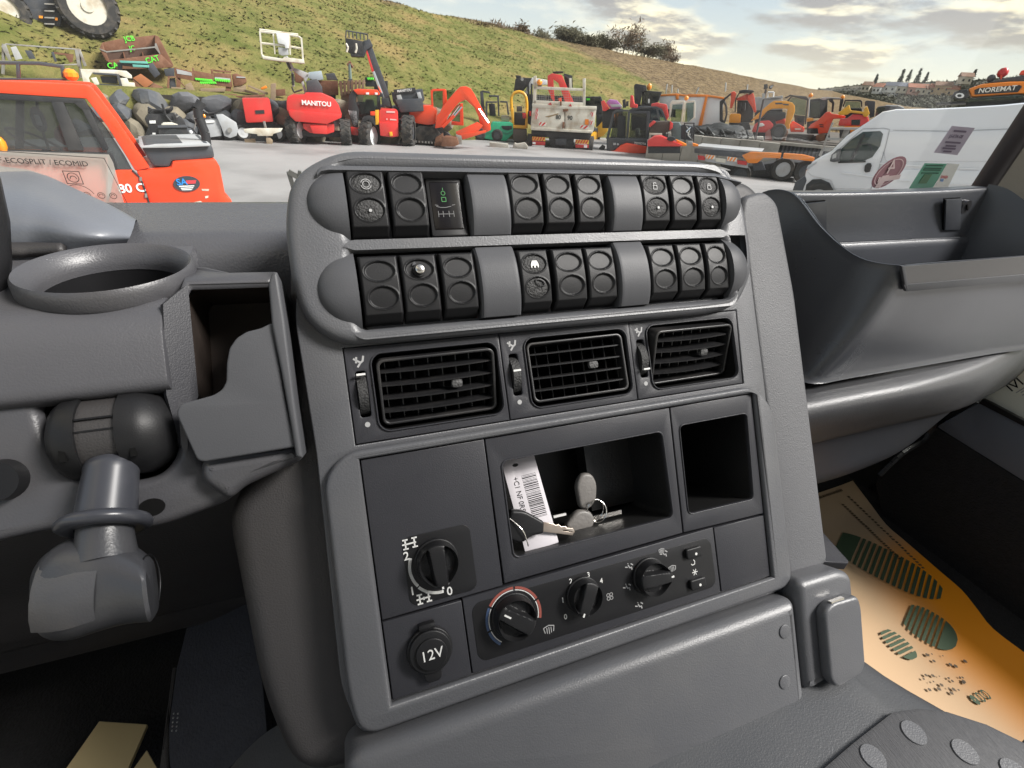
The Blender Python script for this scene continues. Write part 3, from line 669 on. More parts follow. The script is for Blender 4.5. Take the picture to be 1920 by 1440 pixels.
# cup ring
rz_ = EYE + zA + .0135; rc = P(201, 500, Z=rz_); RR = (P(366, 492, Z=rz_) - rc).length * .985
ring_m = Matrix.Translation(rc) @ Euler((rad(2), 0, 0)).to_matrix().to_4x4()
def cut(o, cutter):
    md_ = o.modifiers.new('cut', 'BOOLEAN'); md_.object = cutter; md_.solver = 'EXACT'; bpy.context.view_layer.update()
    me_ = bpy.data.meshes.new_from_object(o.evaluated_get(bpy.context.evaluated_depsgraph_get())); o.modifiers.clear(); o.data = me_; finish(me_, 40); bpy.data.objects.remove(cutter)
ctr_ = G().cyl((0, 0, -.09), (0, 0, .05), RR * .87, RR * .87, 48).put('cutter', None); ctr_.matrix_world = ring_m
cut(bd, ctr_)
pr_ = [(.80, -.018), (.80, -.014), (.815, -.009), (.86, -.005), (.93, .0), (.965, .0012), (.99, -.001), (1.0, -.004), (1.003, -.011), (.985, -.0135)]
rw = [[Vector((r * RR * math.cos(a), r * RR * math.sin(a), z)) for r, z in pr_] for a in [2 * math.pi * i / 64 for i in range(64)]]
o = link('cup_ring', grid('cup_ring', rw, False, True, 60), M['pod']); kid(o, pod, ring_m)
rw = [[Vector((r * RR * math.cos(a), r * RR * math.sin(a), z)) for r, z in ((.81, -.013), (.80, -.03), (.79, -.12), (.01, -.122))] for a in [2 * math.pi * i / 48 for i in range(48)]]
o = link('cup_well', grid('cup_well', rw, False, True, 60), M['black']); kid(o, pod, ring_m)
o = None and link('cup_seat', G().cyl((0, 0, -.045), (0, 0, -.016), RR * 1.18, RR * 1.02, 64).add([], []).mesh('cup_seat'), M['pod'])
# lower shroud with the pocket of the lever
pocket = rpoly(px(6, [(66, 762), (110, 742), (285, 722), (322, 760), (333, 850), (300, 892), (250, 905), (130, 895), (95, 850)]), 14)
shr = rpoly(px(6, [(-330, 700), (325, 700), (372, 868), (455, 912), (425, 942), (270, 1001), (110, 990), (-330, 1095)]), [4, 4, 14, 8, 10, 20, 20, 4])
link('shroud', plate('shroud', [shr, pocket], -60, 6, 7, 4), M['pod'], pod)
pit('lever_pocket', pocket, -2, -58, M['hole'], pod, .9)
hx, hy = CL(285, 951, 6); link('screw_hole', plate('screw_hole', [ellipse(hx, hy, 8, 6, 24)], 6.05, 6.4), M['hole'], pod)
kx_, ky_ = CL(5, 900, 8); G(.001).cyl((kx_, ky_, -10), (kx_, ky_, 16), 15, 12, 24).put('side_knob', M['black'], pod)

# --- gear lever with its swivel joint
lev = thing('gear_lever', 'slate grey gear lever with a ribbed collar hanging from its black swivel joint', 'lever', mw=CM)
(xa, ya), (xb, yb), (x1_, y1_), (x2_, y2_) = CL(76, 822, 18), CL(318, 792, 18), CL(140, 815, 22), CL(217, 806, 22)
def lathe_x(name, prof, mt, y0, slope, hc, par):
    rows = [[Vector((x, y0 + slope * (x - xa) + r * math.cos(b), hc + r * math.sin(b))) * .001 for b in [2 * math.pi * j / 32 for j in range(32)]] for x, r in prof]
    return link(name, grid(name, rows, True, False, 45), mt, par)
sl_ = (yb - ya) / (xb - xa) * .6; yc = (ya + yb) / 2 - 3; hc = -4
lathe_x('joint_cap', [(xa - 1, .1), (xa - 1, 16), (xa + 3, 24), (xa + 9, 28.5), (x1_ - 1, 29.5), (x1_, 29.5), (x1_, 24)], M['switch'], yc, sl_, hc, lev)
lathe_x('joint_drum', [(x1_, 20), (x1_, 27), (x2_, 27), (x2_, 20)], M['soft'], yc, sl_, hc, lev)
lathe_x('joint_cap', [(x2_, 24), (x2_, 30), (x2_ + 10, 30), (xb - 14, 28), (xb - 5, 22), (xb, 12), (xb + 1, .1)], M['switch'], yc, sl_, hc, lev)
g = G(.001)
for yy in (12, 4): g.box(x1_ + .6, x2_ - .6, yc + sl_ * 10 + yy - .5, yc + sl_ * 10 + yy + .6, 20, hc + 26.5 - (0 if yy > 4 else -.9))
g.put('drum_rib', M['black'], lev)
for cxp in (118, 250):
    qx, qy = CL(cxp, 845 if cxp < 200 else 835, 22); G(.001).box(qx - 1.6, qx + 1.6, qy - 7, qy + 3, 10, 24).put('slot', M['hole'], lev)
ax0 = Vector((*CL(205, 880, 16), 12)); ax1 = Vector((*CL(193, 985, 30), 27)); ax2 = Vector((*CL(195, 1030, 34), 32))
def lathe_ax(name, p0, p1, prof, mt, par, n=36):
    d = (p1 - p0).normalized(); e1 = d.cross(Vector((0, 0, 1))).normalized(); e2 = d.cross(e1)
    rows = [[(p0 + (p1 - p0) * t + (e1 * math.cos(b) + e2 * math.sin(b)) * r) * .001 for b in [2 * math.pi * j / n for j in range(n)]] for t, r in prof]
    return link(name, grid(name, rows, True, False, 45), mt, par)
blue = mat('shaft_blue', (.040, .042, .050), .3, var=.1, vscale=40, dirt=(.10, .10, .105), dscale=20, damt=.3)
lathe_ax('shaft', ax0, ax1, [(-.3, 6), (-.1, 14.5), (.0, 15.4), (.08, 15.2), (.9, 16.6), (1.0, 16.6), (1.05, 15)], blue, lev)
lathe_ax('collar', ax0, ax1, [(.84, 16.5), (.86, 20), (.90, 23.5), (.97, 25.2), (1.05, 24.8), (1.10, 22.5), (1.11, 20), (1.09, 15)], blue, lev)
lathe_ax('neck', ax1, ax2, [(.0, 14.5), (.55, 15), (.9, 15.6), (1.5, 17)], M['lever'], lev)
# grip: sections from its blunt left end to the flat round cap on the right
secs = [((42, 1140), 2, 4, 4), ((48, 1140), 6, 17, 15), ((75, 1128), 9, 25, 23), ((120, 1112), 12, 29.5, 25), ((170, 1098), 14, 29, 25), ((215, 1092), 16, 26.5, 24), ((252, 1094), 19, 23, 23), ((284, 1098), 24, 19.5, 20)]
rows = []
for (u, v), h, ra, rb in secs:
    x, y = CL(u, v, 34); rows.append([Vector((x + .16 * (ra * math.sin(b)), y + ra * (abs(math.cos(b)) ** .8) * (1 if math.cos(b) > 0 else -1), 14 + h + rb * (abs(math.sin(b)) ** .8) * (1 if math.sin(b) > 0 else -1))) for b in [2 * math.pi * j / 32 for j in range(32)]])
rows = [list(r) for r in zip(*[catmull(c, 4) for c in zip(*rows)])]
ctr = lambda r: sum(r, Vector()) / len(r)
rows = [[ctr(rows[0])] * 32] + rows
e_ = rows[-1]; c_ = ctr(e_); rows += [[c_ + (p - c_) * .86 + Vector((2.2, 0, 1)) for p in e_], [c_ + Vector((2.4, 0, 1.1))] * 32]
rows = [[p * .001 for p in r] for r in rows]
link('grip', grid('grip', rows, True, False, 40), M['lever'], lev)
bt = []
for i in range(7):
    u = 78 + (205 - 78) * i / 6
    bt.append([])
    for j in range(6):
        b = rad(62 - 100 * j / 5); (x, y) = CL(u, 1122 - (u - 78) * .24, 34); k = i / 6; ra, rb = 26 + 3 * math.sin(k * 3.0), 23.4 + 2.2 * math.sin(k * 3.0); h = 9.2 + 7 * k
        bt[-1].append(Vector((x + .16 * ra * math.sin(b), y + ra * 1.0 * math.sin(b) ** 1 if False else y + ra * math.sin(b), 14 + h + (rb + .9) * math.cos(b) ** .8)) * .001)
link('thumb_cover', grid('thumb_cover', bt), mat('lever_dark', (.070, .070, .075), .45, var=.15, vscale=60, bump=.12, bscale=700, dirt=(.10, .09, .08), dscale=20), lev)

# --- keys and tag in the cubby
tagm = mat('tag_white', (.50, .475, .50), .5, var=.03)
kt = thing('barcode_tag', 'white plastic tag with a black barcode leaning in the console cubby', 'tag', mw=CM @ T(-31, -18, -16, -16, 0, 3))
link('tag_card', plate('tag_card', [rrect(-16.5, 16.5, -40, 43, 1.5), ellipse(-4, 37, 3, 1.6, 16)], -.5, .5, .2), tagm, kt)
random.seed(3); g = G(.001); y = 26
while y > -14:
    t_ = random.choice((.35, .35, .6, .9)); g.box(-1.5, 13, y - t_, y, .5, .62); y -= t_ + random.choice((.4, .6, .9))
g.put('print_barcode', M['hole'], kt)
text('print_code', '+C1 NF 0RSS', 7.2e-3, M['hole'], kt, T(-8.2, 9, .55, 0, 0, -92), sx_=.86)
kk = thing('ignition_key', 'black headed metal key lying across the foot of the white tag', 'key', mw=CM @ T(-49, -29, -4, 0, 0, -21))
link('key_head', plate('key_head', [rpoly([(-10, 10), (2, 11.5), (14, 8), (23, 5), (25, -5), (14, -9), (6, -17), (-10, -14)], [3, 5, 5, 2, 2, 4, 6, 3])], -5, 5, 2.4, 3), M['black'], kk)
link('key_blade', plate('key_blade', [[(24, 4.2), (34, 4.2), (36, 3.2), (39, 4.4), (42, 3), (46, 3.8), (49, 2.6), (54, 3.2), (56.5, .6), (55, -3.4), (24, -4.2)], [(44, .4), (54, .2), (54, -.8), (44, -.6)]], -1.1, 1.1, .3), mat('key_metal', (.60, .50, .42), .32, 1., var=.15, vscale=90), kk)
g = G(.001); g.tube(catmull([(-10, 3, 5), (2, -4, 8), (10, -14, 6), (13, -18, 3)], 4), .6, 6); g.put('key_ring', M['steel'], kk)
k3_ = thing('spare_keys', 'pair of grey headed keys joined by a wire ring at the back of the cubby', 'keys', mw=CM @ T(34, -28, -34, 0, 0, 0))
gk = mat('key_grey', (.16, .15, .14), .45, var=.15, vscale=60, bump=.2, bscale=300)
link('upright_head', plate('upright_head', [rpoly([(-9, -10), (-10, 14), (-3, 24), (8, 23), (13, 12), (10, -4), (2, -12)], 7)], -4, 5, 3, 3), gk, k3_)
link('flat_head', plate('flat_head', [rpoly([(-30, -22), (-14, -9), (0, -12), (4, -24), (-6, -34), (-24, -33)], 6)], 0, 9, 3, 3), gk, k3_)
G(.001).box(2, 36, -24, -20, 2, 4).put('key_blade', M['steel'], k3_)
g = G(.001); g.tube([(5 + 9 * math.cos(a), -13 + 11 * math.sin(a), 8 + 3 * math.sin(a)) for a in [2 * math.pi * i / 24 for i in range(25)]], .55, 6)
g.tube([(6 + 9 * math.cos(a), -14 + 11 * math.sin(a), 9 + 3 * math.cos(a)) for a in [2 * math.pi * i / 24 for i in range(25)]], .5, 6); g.put('wire_ring', M['steel'], k3_)
G(.001).box(-42, -29, -9.5, -7.5, 12, 14).put('tag_tie', M['white'], k3_)

# --- passenger side: open tray over the glove box
tray = thing('passenger_tray', 'deep open grey storage tray on top of the passenger side dashboard', 'tray', R_(.75, .45, -.25)); bpy.context.view_layer.update()
XL, YF, YB = .575, .36, .545
rim = [P(1396, 402, X=.565), P(1412, 372, X=.570), P(1440, 357, X=XL), P(1470, 356, X=XL + .005), P(1497, 371, X=XL + .008), P(1535, 420, X=XL + .012), P(1580, 462, X=XL + .016), P(1625, 487, X=XL + .018)]
lipz = lambda x: P(1690, 497, Y=YF).z + (x - .61) * .005
rim += [Vector((x, YF, lipz(x))) for x in (.612, .66, .78, .92, 1.03)] + [Vector((1.09, YF + .03, lipz(1.05))), Vector((1.13, YF + .09, lipz(1.1) + .02))]
top = [p.copy() for p in rim]
def lower(i, p, f):
    bz = EYE - .300 + .012 * f
    # the wall leans inwards as it goes down
    q = p.copy(); z0 = p.z; q.z = z0 + (bz - z0) * f
    b = .016 * math.sin(math.pi * f)
    if i < 8: q.x -= .0 + .055 * f - b * .4; q.y -= .02 * f * (1 - i / 8)
    else:
        q.y -= b * .25 - .004 * f; q.x -= .055 * f * max(0, 1 - (i - 8) / 4)
    if i > 12: q.x -= .05 * f * (i - 12); q.y += .01 * f
    return q
rowsT = [[lower(i, p, f) for i, p in enumerate(top)] for f in (0, .02, .12, .35, .6, .85, .97, 1.0)]
rowsT.append([p + Vector((.03 if i < 9 else 0, .05, .004)) for i, p in enumerate(rowsT[-1])])
rowsT = [[p + Vector((.012 if i < 8 else 0, .012 if i >= 7 else .004, -.004)) for i, p in enumerate(rowsT[0])]] + rowsT
kid(surf('outer_shell', rowsT, M['tray'], None, 4, 2), tray)
inn = [[p + Vector((.013 if i < 8 else 0, .013 if i >= 7 else .004, -.004)) for i, p in enumerate(top)], [p + Vector((.02 if i < 8 else 0, .02 if i >= 7 else .004, -.02)) for i, p in enumerate(top)], [Vector((max(p.x + .03, XL + .04), max(p.y, YF + .03), EYE - .245)) for p in top]]
kid(surf('inner_shell', inn, M['tray'], None, 4, 2), tray)
bk = [P(1440, 357, X=XL), P(1486, 361, Y=YB), P(1600, 361, Y=YB), P(1750, 357, Y=YB), P(1850, 352, Y=YB), P(1868, 353, Y=YB + .01)]
zr = [[p + Vector((0, .03, -.002)) for p in bk], [p + Vector((0, .006, .0)) for p in bk], bk, [p + Vector((0, -.004, -.006)) for p in bk], [p + Vector((0, -.008, -.05)) for p in bk], [Vector((p.x, p.y - .012, EYE - .163)) for p in bk]]
kid(surf('back_wall', zr, M['tray'], None, 4, 3), tray)
kid(surf('back_step', [[Vector((p.x, p.y - .011, EYE - .164)) for p in bk], [Vector((p.x, p.y - .018, EYE - .166)) for p in bk], [Vector((p.x, p.y - .022, EYE - .19)) for p in bk], [Vector((p.x, p.y - .026, EYE - .245)) for p in bk]], M['tray'], None, 4, 2), tray)
kid(G().box(.60, 1.1, YF + .045, YB + .01, EYE - .25, EYE - .24).put('tray_floor', M['tray']), tray)
ew = [P(1850, 352, Y=YB), P(1885, 361, X=1.052), P(1925, 387, X=1.06), P(2000, 440, X=1.075)]
kid(surf('end_wall', [[p + Vector((.03, 0, -.006)) for p in ew], [p + Vector((.006, 0, 0)) for p in ew], ew, [Vector((p.x - .012, p.y - .004, EYE - .165)) for p in ew], [Vector((p.x - .02, p.y - .006, EYE - .245)) for p in ew]], M['tray'], None, 5, 4), tray)
YC = YB - .011
for i, (a, b, c, d) in enumerate((((1508, 381), (1547, 377), (1547, 436), (1515, 438)), ((1771, 374), (1800, 372), (1797, 430), (1769, 431)))):
    q = [P(*p, Y=YC) for p in (a, b, c, d)]; cc = sum(q, Vector()) / 4
    kid(solid('cover_gap', [cc + (p - cc) * 1.03 + Vector((-.001, -.0005, .0008)) for p in q], .002, M['hole']), tray); kid(solid('access_cover', [p + Vector((0, -.003, 0)) for p in q], .004, M['tray'], None, .0008), tray)
lc = P(1810, 388, Y=YC); g = G(); g.cyl(tuple(lc + Vector((0, .02, 0))), tuple(lc + Vector((0, -.002, 0))), .0115, .0105, 24); kid(g.put('lock', mat('lock_metal', (.10, .10, .11), .3, .8)), tray)
g = G(); g.bar(tuple(lc + Vector((-.004, -.003, .004))), tuple(lc + Vector((.004, -.003, -.004))), .002); kid(g.put('keyhole', M['hole']), tray)
# grab recess along the front lip
zf = lipz(.8) - EYE
gr = [(1692, 500), (1990, 476), (1990, 521), (1700, 546)]
gm = mat('grab_dark', (.082, .080, .080), .55)
kid(solid('grab_recess', [P(u, v, Y=YF - .0065) for u, v in gr], .002, gm), tray)
for q_ in (((1695, 534), (1990, 509), (1990, 522), (1700, 547)), ((1691, 499), (1698, 499), (1705, 544), (1699, 547))): kid(solid('grab_edge', [P(u, v, Y=YF - .0085) for u, v in q_], .004, M['cover'], None, .0012), tray)
# glove box roll, lower panel
glove = thing('glove_compartment', 'rounded charcoal glove compartment under the open tray', 'glove compartment', R_(.75, .4, -.4)); bpy.context.view_layer.update()
def gz(u, v, y): return P(u, v, Y=y)
tp = [(1380, 768, 0), (1480, 748, 0), (1620, 722, 0), (1750, 697, .0), (1850, 670, .012), (1925, 636, .04), (2000, 590, .09)]
bt_ = [(1380, 866, 0), (1495, 838, 0), (1620, 808, 0), (1700, 790, .0), (1795, 768, .012), (1865, 735, .04), (1960, 680, .09)]
rowsG = []
for f, y in ((-.4, .41), (-.1, .362), (0, .349), (.18, .335), (.42, .328), (.68, .335), (.9, .354), (1, .374), (1.0, .43)):
    rowsG.append([P(a[0] + (b_[0] - a[0]) * f, a[1] + (b_[1] - a[1]) * f, Y=y + a[2] + (b_[2] - a[2]) * f) for a, b_ in zip(tp, bt_)])
kid(surf('roll', rowsG, mat('glove_charcoal', (.055, .056, .060), .40, var=.1, vscale=12, bump=.25, bscale=500, dirt=(.09, .09, .09), dscale=6, damt=.3), None, 4, 4), glove)
kid(surf('lower_panel', [[P(u, v - 8, Y=.385) for u, v in ((1380, 866), (1500, 837), (1620, 808), (1700, 790), (1790, 768))], [P(u, v, Y=.40) for u, v in ((1390, 905), (1503, 876), (1612, 846), (1698, 818), (1782, 772))], [P(u, v, Y=.425) for u, v in ((1400, 945), (1505, 914), (1600, 885), (1690, 845), (1772, 780))], [P(u, v - 6, Y=.52) for u, v in ((1400, 945), (1505, 914), (1600, 885), (1690, 845), (1772, 780))]], M['tray'], None, 4, 4), glove)
g = G(); g.tube(catmull([tuple(P(1760, 772, Y=.46)), tuple(P(1735, 820, Y=.46)), tuple(P(1690, 850, Y=.45)), tuple(P(1648, 890, Y=.45))], 5), .006, 8); kid(g.put('hose', M['black']), glove)

# --- passenger door with its low window, floor, engine tunnel
XD = 1.16
door = thing('passenger_door', 'dark passenger door with a low kick window and blue grey sill', 'door', R_(XD, .3, -.6)); bpy.context.view_layer.update()
sill = [P(u, v, X=XD) for u, v in ((1752, 800), (1836, 752), (1935, 806), (2150, 930), (2150, 1040), (1925, 908))]
kid(solid('sill', sill, .04, mat('sill_bluegrey', (.12, .135, .165), .4, var=.06, bump=.2, bscale=400), None, .008), door)
kid(solid('seal', [P(u, v, X=XD - .004) for u, v in ((1834, 756), (1842, 748), (1940, 799), (2150, 920), (2150, 932), (1935, 808))], .01, M['black'], None, .002), door)
kid(solid('carpet_panel', [P(u, v, X=XD - .002) for u, v in ((1640, 905), (1700, 815), (1752, 800), (1925, 908), (2150, 1040), (2150, 1500), (1920, 1215), (1760, 1100), (1660, 1000))], .03, M['carpet'], None, .006), door)
kid(solid('upper_panel', [P(u, v, X=XD + .05) for u, v in ((1380, 1100), (1640, 905), (1752, 800), (1836, 752), (1905, 700), (1880, 560), (1380, 560))], .02, M['carpet']), door)
wq = [P(u, v, X=XD + .03) for u, v in ((1828, 752), (1900, 690), (1960, 640), (2160, 640), (2160, 936), (1936, 812))]
kid(solid('kick_window', wq, .004, glass_mat('door_glass', (.86, .88, .86), .3, .25)), door)
kid(G().box(XD + .06, XD + .10, -.6, .74, EYE - .80, EYE - .47).put("door_card", M['carpet']), door)
lb = [P(u, v, X=XD + .027) for u, v in ((1838, 748), (1905, 690), (1960, 660), (1960, 770), (1925, 795))]
lab = thing('window_notice', 'cream paper notice stuck on the low door window', 'notice', lb[0]); bpy.context.view_layer.update()
kid(solid('paper', lb, .0006, mat('notice_cream', (.74, .73, .62), .6)), lab)
def plane_m(o, ux, uy):
    ux = ux.normalized(); n = ux.cross(uy).normalized(); uy = n.cross(ux); m_ = Matrix((ux, uy, n)).transposed().to_4x4(); m_.translation = o; return m_
mtx = plane_m(P(1903, 722, X=XD + .0262), P(1880, 735, X=XD + .0262) - P(1915, 713, X=XD + .0262), P(1895, 712, X=XD + .0262) - P(1905, 730, X=XD + .0262))
o = text('print_word', 'IVI', .022, M['hole'], None, Matrix(), sx_=1.1); kid(o, lab, mtx)
o = strokes('print_lines', [[(-14, -12), (8, -12)], [(-14, -16), (2, -16)], [(-14, -21), (4, -21)]], 1.6, M['grey'], None, Matrix()); kid(o, lab, mtx)

FZ = -.80
bh = G().box(-1.1, 1.25, .74, .78, EYE + FZ, EYE - .16).put('wall_front', M['hole']); bh['kind'] = 'structure'
hl = mat('unseen_cab_shell', (.48, .47, .45), .9)
for q_ in ((-.80, 1.28, -1.05, -.30, EYE + .72, EYE + .76, 'unseen_ceiling'), (-.80, 1.28, -1.04, -1.0, EYE + FZ, EYE - .15, 'unseen_wall_rear'), (-.80, 1.28, -1.04, -1.0, EYE + .18, EYE + .715, 'unseen_wall_rear'), (-.84, -.80, -.9, .74, EYE + FZ, EYE - .3, 'unseen_wall_side'), (1.24, 1.28, -.08, .45, EYE + .50, EYE + .715, 'unseen_wall_side')):  # unseen cab shell; ceiling, rear gap and right header shaped to steer the light
    o = G().box(*q_[:6]).put(q_[6], hl); o['kind'] = 'structure'
floor = G().box(-1.0, 1.25, -.5, .75, EYE + FZ - .06, EYE + FZ).put('cab_floor', M['carpet']); floor['kind'] = 'structure'
# paper floor mat with printed soles
matc = thing('paper_floor_mat', 'paper floor mat with a painted orange glow of light, printed with striped green footprints', 'floor mat', P(1700, 1130, Z=EYE + FZ)); bpy.context.view_layer.update()
pz = lambda u, v, dz=.004: P(u, v, Z=EYE + FZ + dz)
edgeL = [(1455, 952), (1475, 1050), (1505, 1110), (1545, 1190), (1640, 1310), (1820, 1500)]; edgeR = [(1598, 903), (1660, 985), (1722, 1040), (1800, 1110), (1858, 1185), (2000, 1295)]
rowsM = []
for i in range(11):
    f = i / 10; k = f * 5; j = min(4, int(k)); t_ = k - j
    a = Vector(edgeL[j]) * (1 - t_) + Vector(edgeL[j + 1]) * t_; b = Vector(edgeR[j]) * (1 - t_) + Vector(edgeR[j + 1]) * t_
    rowsM.append([])
    for q_ in range(9):
        s = q_ / 8; p = pz(*(a * (1 - s) + b * s)); p.z += .0012 * math.sin(5 * f + 3 * s) + .03 * max(0, s - .78) ** 1.5 * (1 + f * 2); rowsM[-1].append(p)
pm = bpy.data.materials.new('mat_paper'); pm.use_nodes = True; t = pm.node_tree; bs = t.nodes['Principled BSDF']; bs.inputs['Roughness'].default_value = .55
ca = t.nodes.new('ShaderNodeVertexColor'); ca.layer_name = 'painted_glow'; rp = t.nodes.new('ShaderNodeMix'); rp.data_type = 'RGBA'
rp.inputs[6].default_value = (.47, .35, .22, 1); rp.inputs[7].default_value = (.90, .32, .008, 1); t.links.new(ca.outputs[0], rp.inputs[0]); t.links.new(rp.outputs[2], bs.inputs['Base Color'])  # orange glow of the side window light, painted into the paper colour
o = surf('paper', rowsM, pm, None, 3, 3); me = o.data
vc = me.color_attributes.new('painted_glow', 'FLOAT_COLOR', 'POINT'); nvv, nuu = len(catmull([(0, 0, 0)] * 11, 3)), len(catmull([(0, 0, 0)] * 9, 3))
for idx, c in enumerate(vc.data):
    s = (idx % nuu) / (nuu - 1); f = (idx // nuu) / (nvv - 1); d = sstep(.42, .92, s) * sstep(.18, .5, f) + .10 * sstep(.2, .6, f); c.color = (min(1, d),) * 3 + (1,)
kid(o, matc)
def zg(u, v): return pz(u, v, .0066)
gsole = mat('print_sole', (.05, .085, .045), .6)
def sole(heel, toe, cut, wd, n, k0, k1, solid_end):
    """striped shoe print between two picture points laid on the floor"""
    a, b = zg(*heel), zg(*toe); d = b - a; s = Vector((-d.y, d.x, 0)).normalized(); g = G()
    pr = lambda t: wd * (1 - abs((t - cut) / max(cut, 1 - cut)) ** 2.6) ** .5
    def band(t0, t1):
        m_ = max(1, int((t1 - t0) / .04))
        for i in range(m_):
            u0, u1 = t0 + (t1 - t0) * i / m_, t0 + (t1 - t0) * (i + 1) / m_
            g.add([a + d * u0 + s * pr(u0), a + d * u0 - s * pr(u0), a + d * u1 - s * pr(u1), a + d * u1 + s * pr(u1)], [(0, 1, 2, 3)])
    for i in range(n):
        t0 = k0 + (k1 - k0) * i / n; band(t0, t0 + (k1 - k0) / n * .58)
    band(*solid_end)
    return kid(g.put('print_sole', gsole), matc)
sole((1770, 1115), (1572, 1013), .55, .052, 15, .02, .82, (.82, .995))
sole((1700, 1150), (1795, 1206), .45, .043, 7, .02, .70, (.70, .99))
sole((1655, 1180), (1716, 1236), .5, .020, 6, .05, .8, (.82, .98))
def floor_text(s, p0, p1, size, nm='print_line'):
    a, b = zg(*p0), zg(*p1); ux = (b - a); uy = Vector((-ux.y, ux.x, 0)); o = text(nm, s, size, mat('print_brown', (.10, .07, .04), .6), None, Matrix(), align='LEFT'); return kid(o, matc, plane_m(a, ux, uy))
g = G(); random.seed(11)
for (a0, a1) in (((1590, 930), (1735, 1068)), ((1580, 945), (1690, 1050)), ((1760, 1085), (1830, 1150)), ((1515, 940), (1580, 918))):
    for i in range(26):
        f0 = i / 26; u = a0[0] + (a1[0] - a0[0]) * f0; v = a0[1] + (a1[1] - a0[1]) * f0; du, dv = (a1[0] - a0[0]) / 26 * random.uniform(.4, .8), (a1[1] - a0[1]) / 26 * .6
        p, q = zg(u, v), zg(u + du, v + dv); n_ = Vector((-(q - p).y, (q - p).x, 0)).normalized() * .0032; g.add([p - n_, q - n_, q + n_, p + n_], [(0, 1, 2, 3)])
for i in range(28):
    p = zg(random.uniform(1730, 1815), random.uniform(1225, 1300)); r_ = random.uniform(.001, .0035); g.add([p + Vector((r_ * math.cos(a), r_ * math.sin(a), 0)) for a in (0, 1.2, 2.4, 3.6, 5)], [(0, 1, 2, 3, 4)])
kid(g.put('print_specks', mat('print_brown', (.10, .07, .04), .6), kind='stuff'), matc)
for i, u in enumerate((1828, 1838, 1848)):
    c = zg(u, 1312 - i * 5); g = G(); n_ = 16
    g.add([c + Vector((r * 1.0 * math.cos(a), r * 1.5 * math.sin(a), 0)) for r in (.0052, .0034 if i else .001) for a in [2 * math.pi * j / n_ for j in range(n_)]], [(j, (j + 1) % n_, n_ + (j + 1) % n_, n_ + j) for j in range(n_)]); kid(g.put('print_badge', gsole), matc)

tun = thing('engine_tunnel', 'moulded grey engine cover sloping down beside the console foot', 'engine cover', R_(.35, .1, -.55)); bpy.context.view_layer.update()
TZ = -.509
cols = []
for x, dz in ((-.16, -.10), (-.13, -.06), (-.09, -.03), (.0, -.006), (.2, 0), (.36, 0), (.46, .0)):
    cols.append([R_(x, y, TZ + dz - (.0 if y < .1 else 0)) for y in (-.45, -.2, 0, .08, .16, .30)])
ed = [P(1612, 1150, Z=EYE + TZ - .02), P(1660, 1180, Z=EYE + TZ - .02), P(1760, 1255, Z=EYE + TZ - .02), P(1920, 1345, Z=EYE + TZ - .02)]
yy = (-.45, -.2, 0, .08, .16, .30)
ex_ = (.80, .72, .605, .560, .520, .50)
for k, (off, dz) in enumerate(((-.05, -.004), (-.02, -.010), (.0, -.024), (.012, -.05), (.03, -.12), (.05, FZ - TZ))): cols.append([R_(ex_[i] + off, y, TZ + dz) for i, y in enumerate(yy)])
kid(surf('cover_shell', [list(c) for c in zip(*cols)], mat('tunnel_grey', (.058, .060, .064), .36, var=.06, vscale=20, bump=.28, bscale=600, bdist=.001, dirt=(.095, .093, .09), dscale=9, damt=.3), None, 4, 4), tun)
# hump beside the end block
mr = [P(u, v, Z=EYE + TZ + .006) for u, v in ((1530, 1450), (1600, 1390), (1672, 1334), (1720, 1326), (1775, 1332), (1850, 1356), (1940, 1400), (2100, 1560), (1700, 1700), (1500, 1560))]
rub = solid('rubber_mat', mr, .012, mat('ribbed_rubber', (.055, .055, .058), .5, var=.1, vscale=30, bump=.5, bscale=90, stretch=(9, 1, 1), bdist=.0015), None, .004); kid(rub, tun)
for u, v in ((1712, 1375), (1636, 1421), (1808, 1411), (1900, 1448)):
    c = P(u, v, Z=EYE + TZ + .005); kid(G().cyl(tuple(c), tuple(c + Vector((0, 0, .0022))), .0115, .0105, 24).put('plug', M['face']), tun)
kid(solid('end_flap', [P(u, v, d) for u, v, d in ((1500, 990, .60), (1545, 1000, .60), (1592, 1052, .56), (1590, 1057, .56), (1498, 1050, .56))], .01, M['panel'], None, .002), tun)
# carpeted side of the tunnel on the driver's side
sidep = thing('tunnel_side_panel', 'blue black carpeted panel covering the side of the engine tunnel', 'side panel', P(400, 1300, .58)); bpy.context.view_layer.update()
dk = mat('panel_blueblack', (.030, .032, .042), .7, var=.25, vscale=60, bump=.6, bscale=300)
pl_n = [P(500, 1380, .555), P(310, 1450, .56), P(370, 1110, .70)]
nrm = (pl_n[1] - pl_n[0]).cross(pl_n[2] - pl_n[0]).normalized()
def onp(u, v, off=0): r = ray(u, v); return CAM + r * (((pl_n[0] + nrm * off) - CAM).dot(nrm) / r.dot(nrm))
kid(solid('carpet_face', [onp(u, v) for u, v in ((330, 1252), (368, 1100), (470, 1050), (502, 1384), (420, 1446), (330, 1500), (310, 1400))], .012, dk, None, .003), sidep)
kid(solid('edge_strip', [onp(u, v, 0) for u, v in ((322, 1250), (330, 1252), (310, 1400), (325, 1500), (290, 1500), (312, 1330))], .02, M['soft'], None, .003), sidep)
kid(solid('lower_skirt', [onp(u, v, -.014) for u, v in ((502, 1386), (600, 1320), (700, 1500), (420, 1500), (420, 1448))], .01, M['face'], None, .002), sidep)
lts = G()
for i in range(5):
    for j in range(2): 
        p = onp(326 + j * 8 - i * .8, 1338 + i * 8); lts.ball(tuple(p), .0011)
kid(lts.put('vent_holes', M['grey']), sidep)
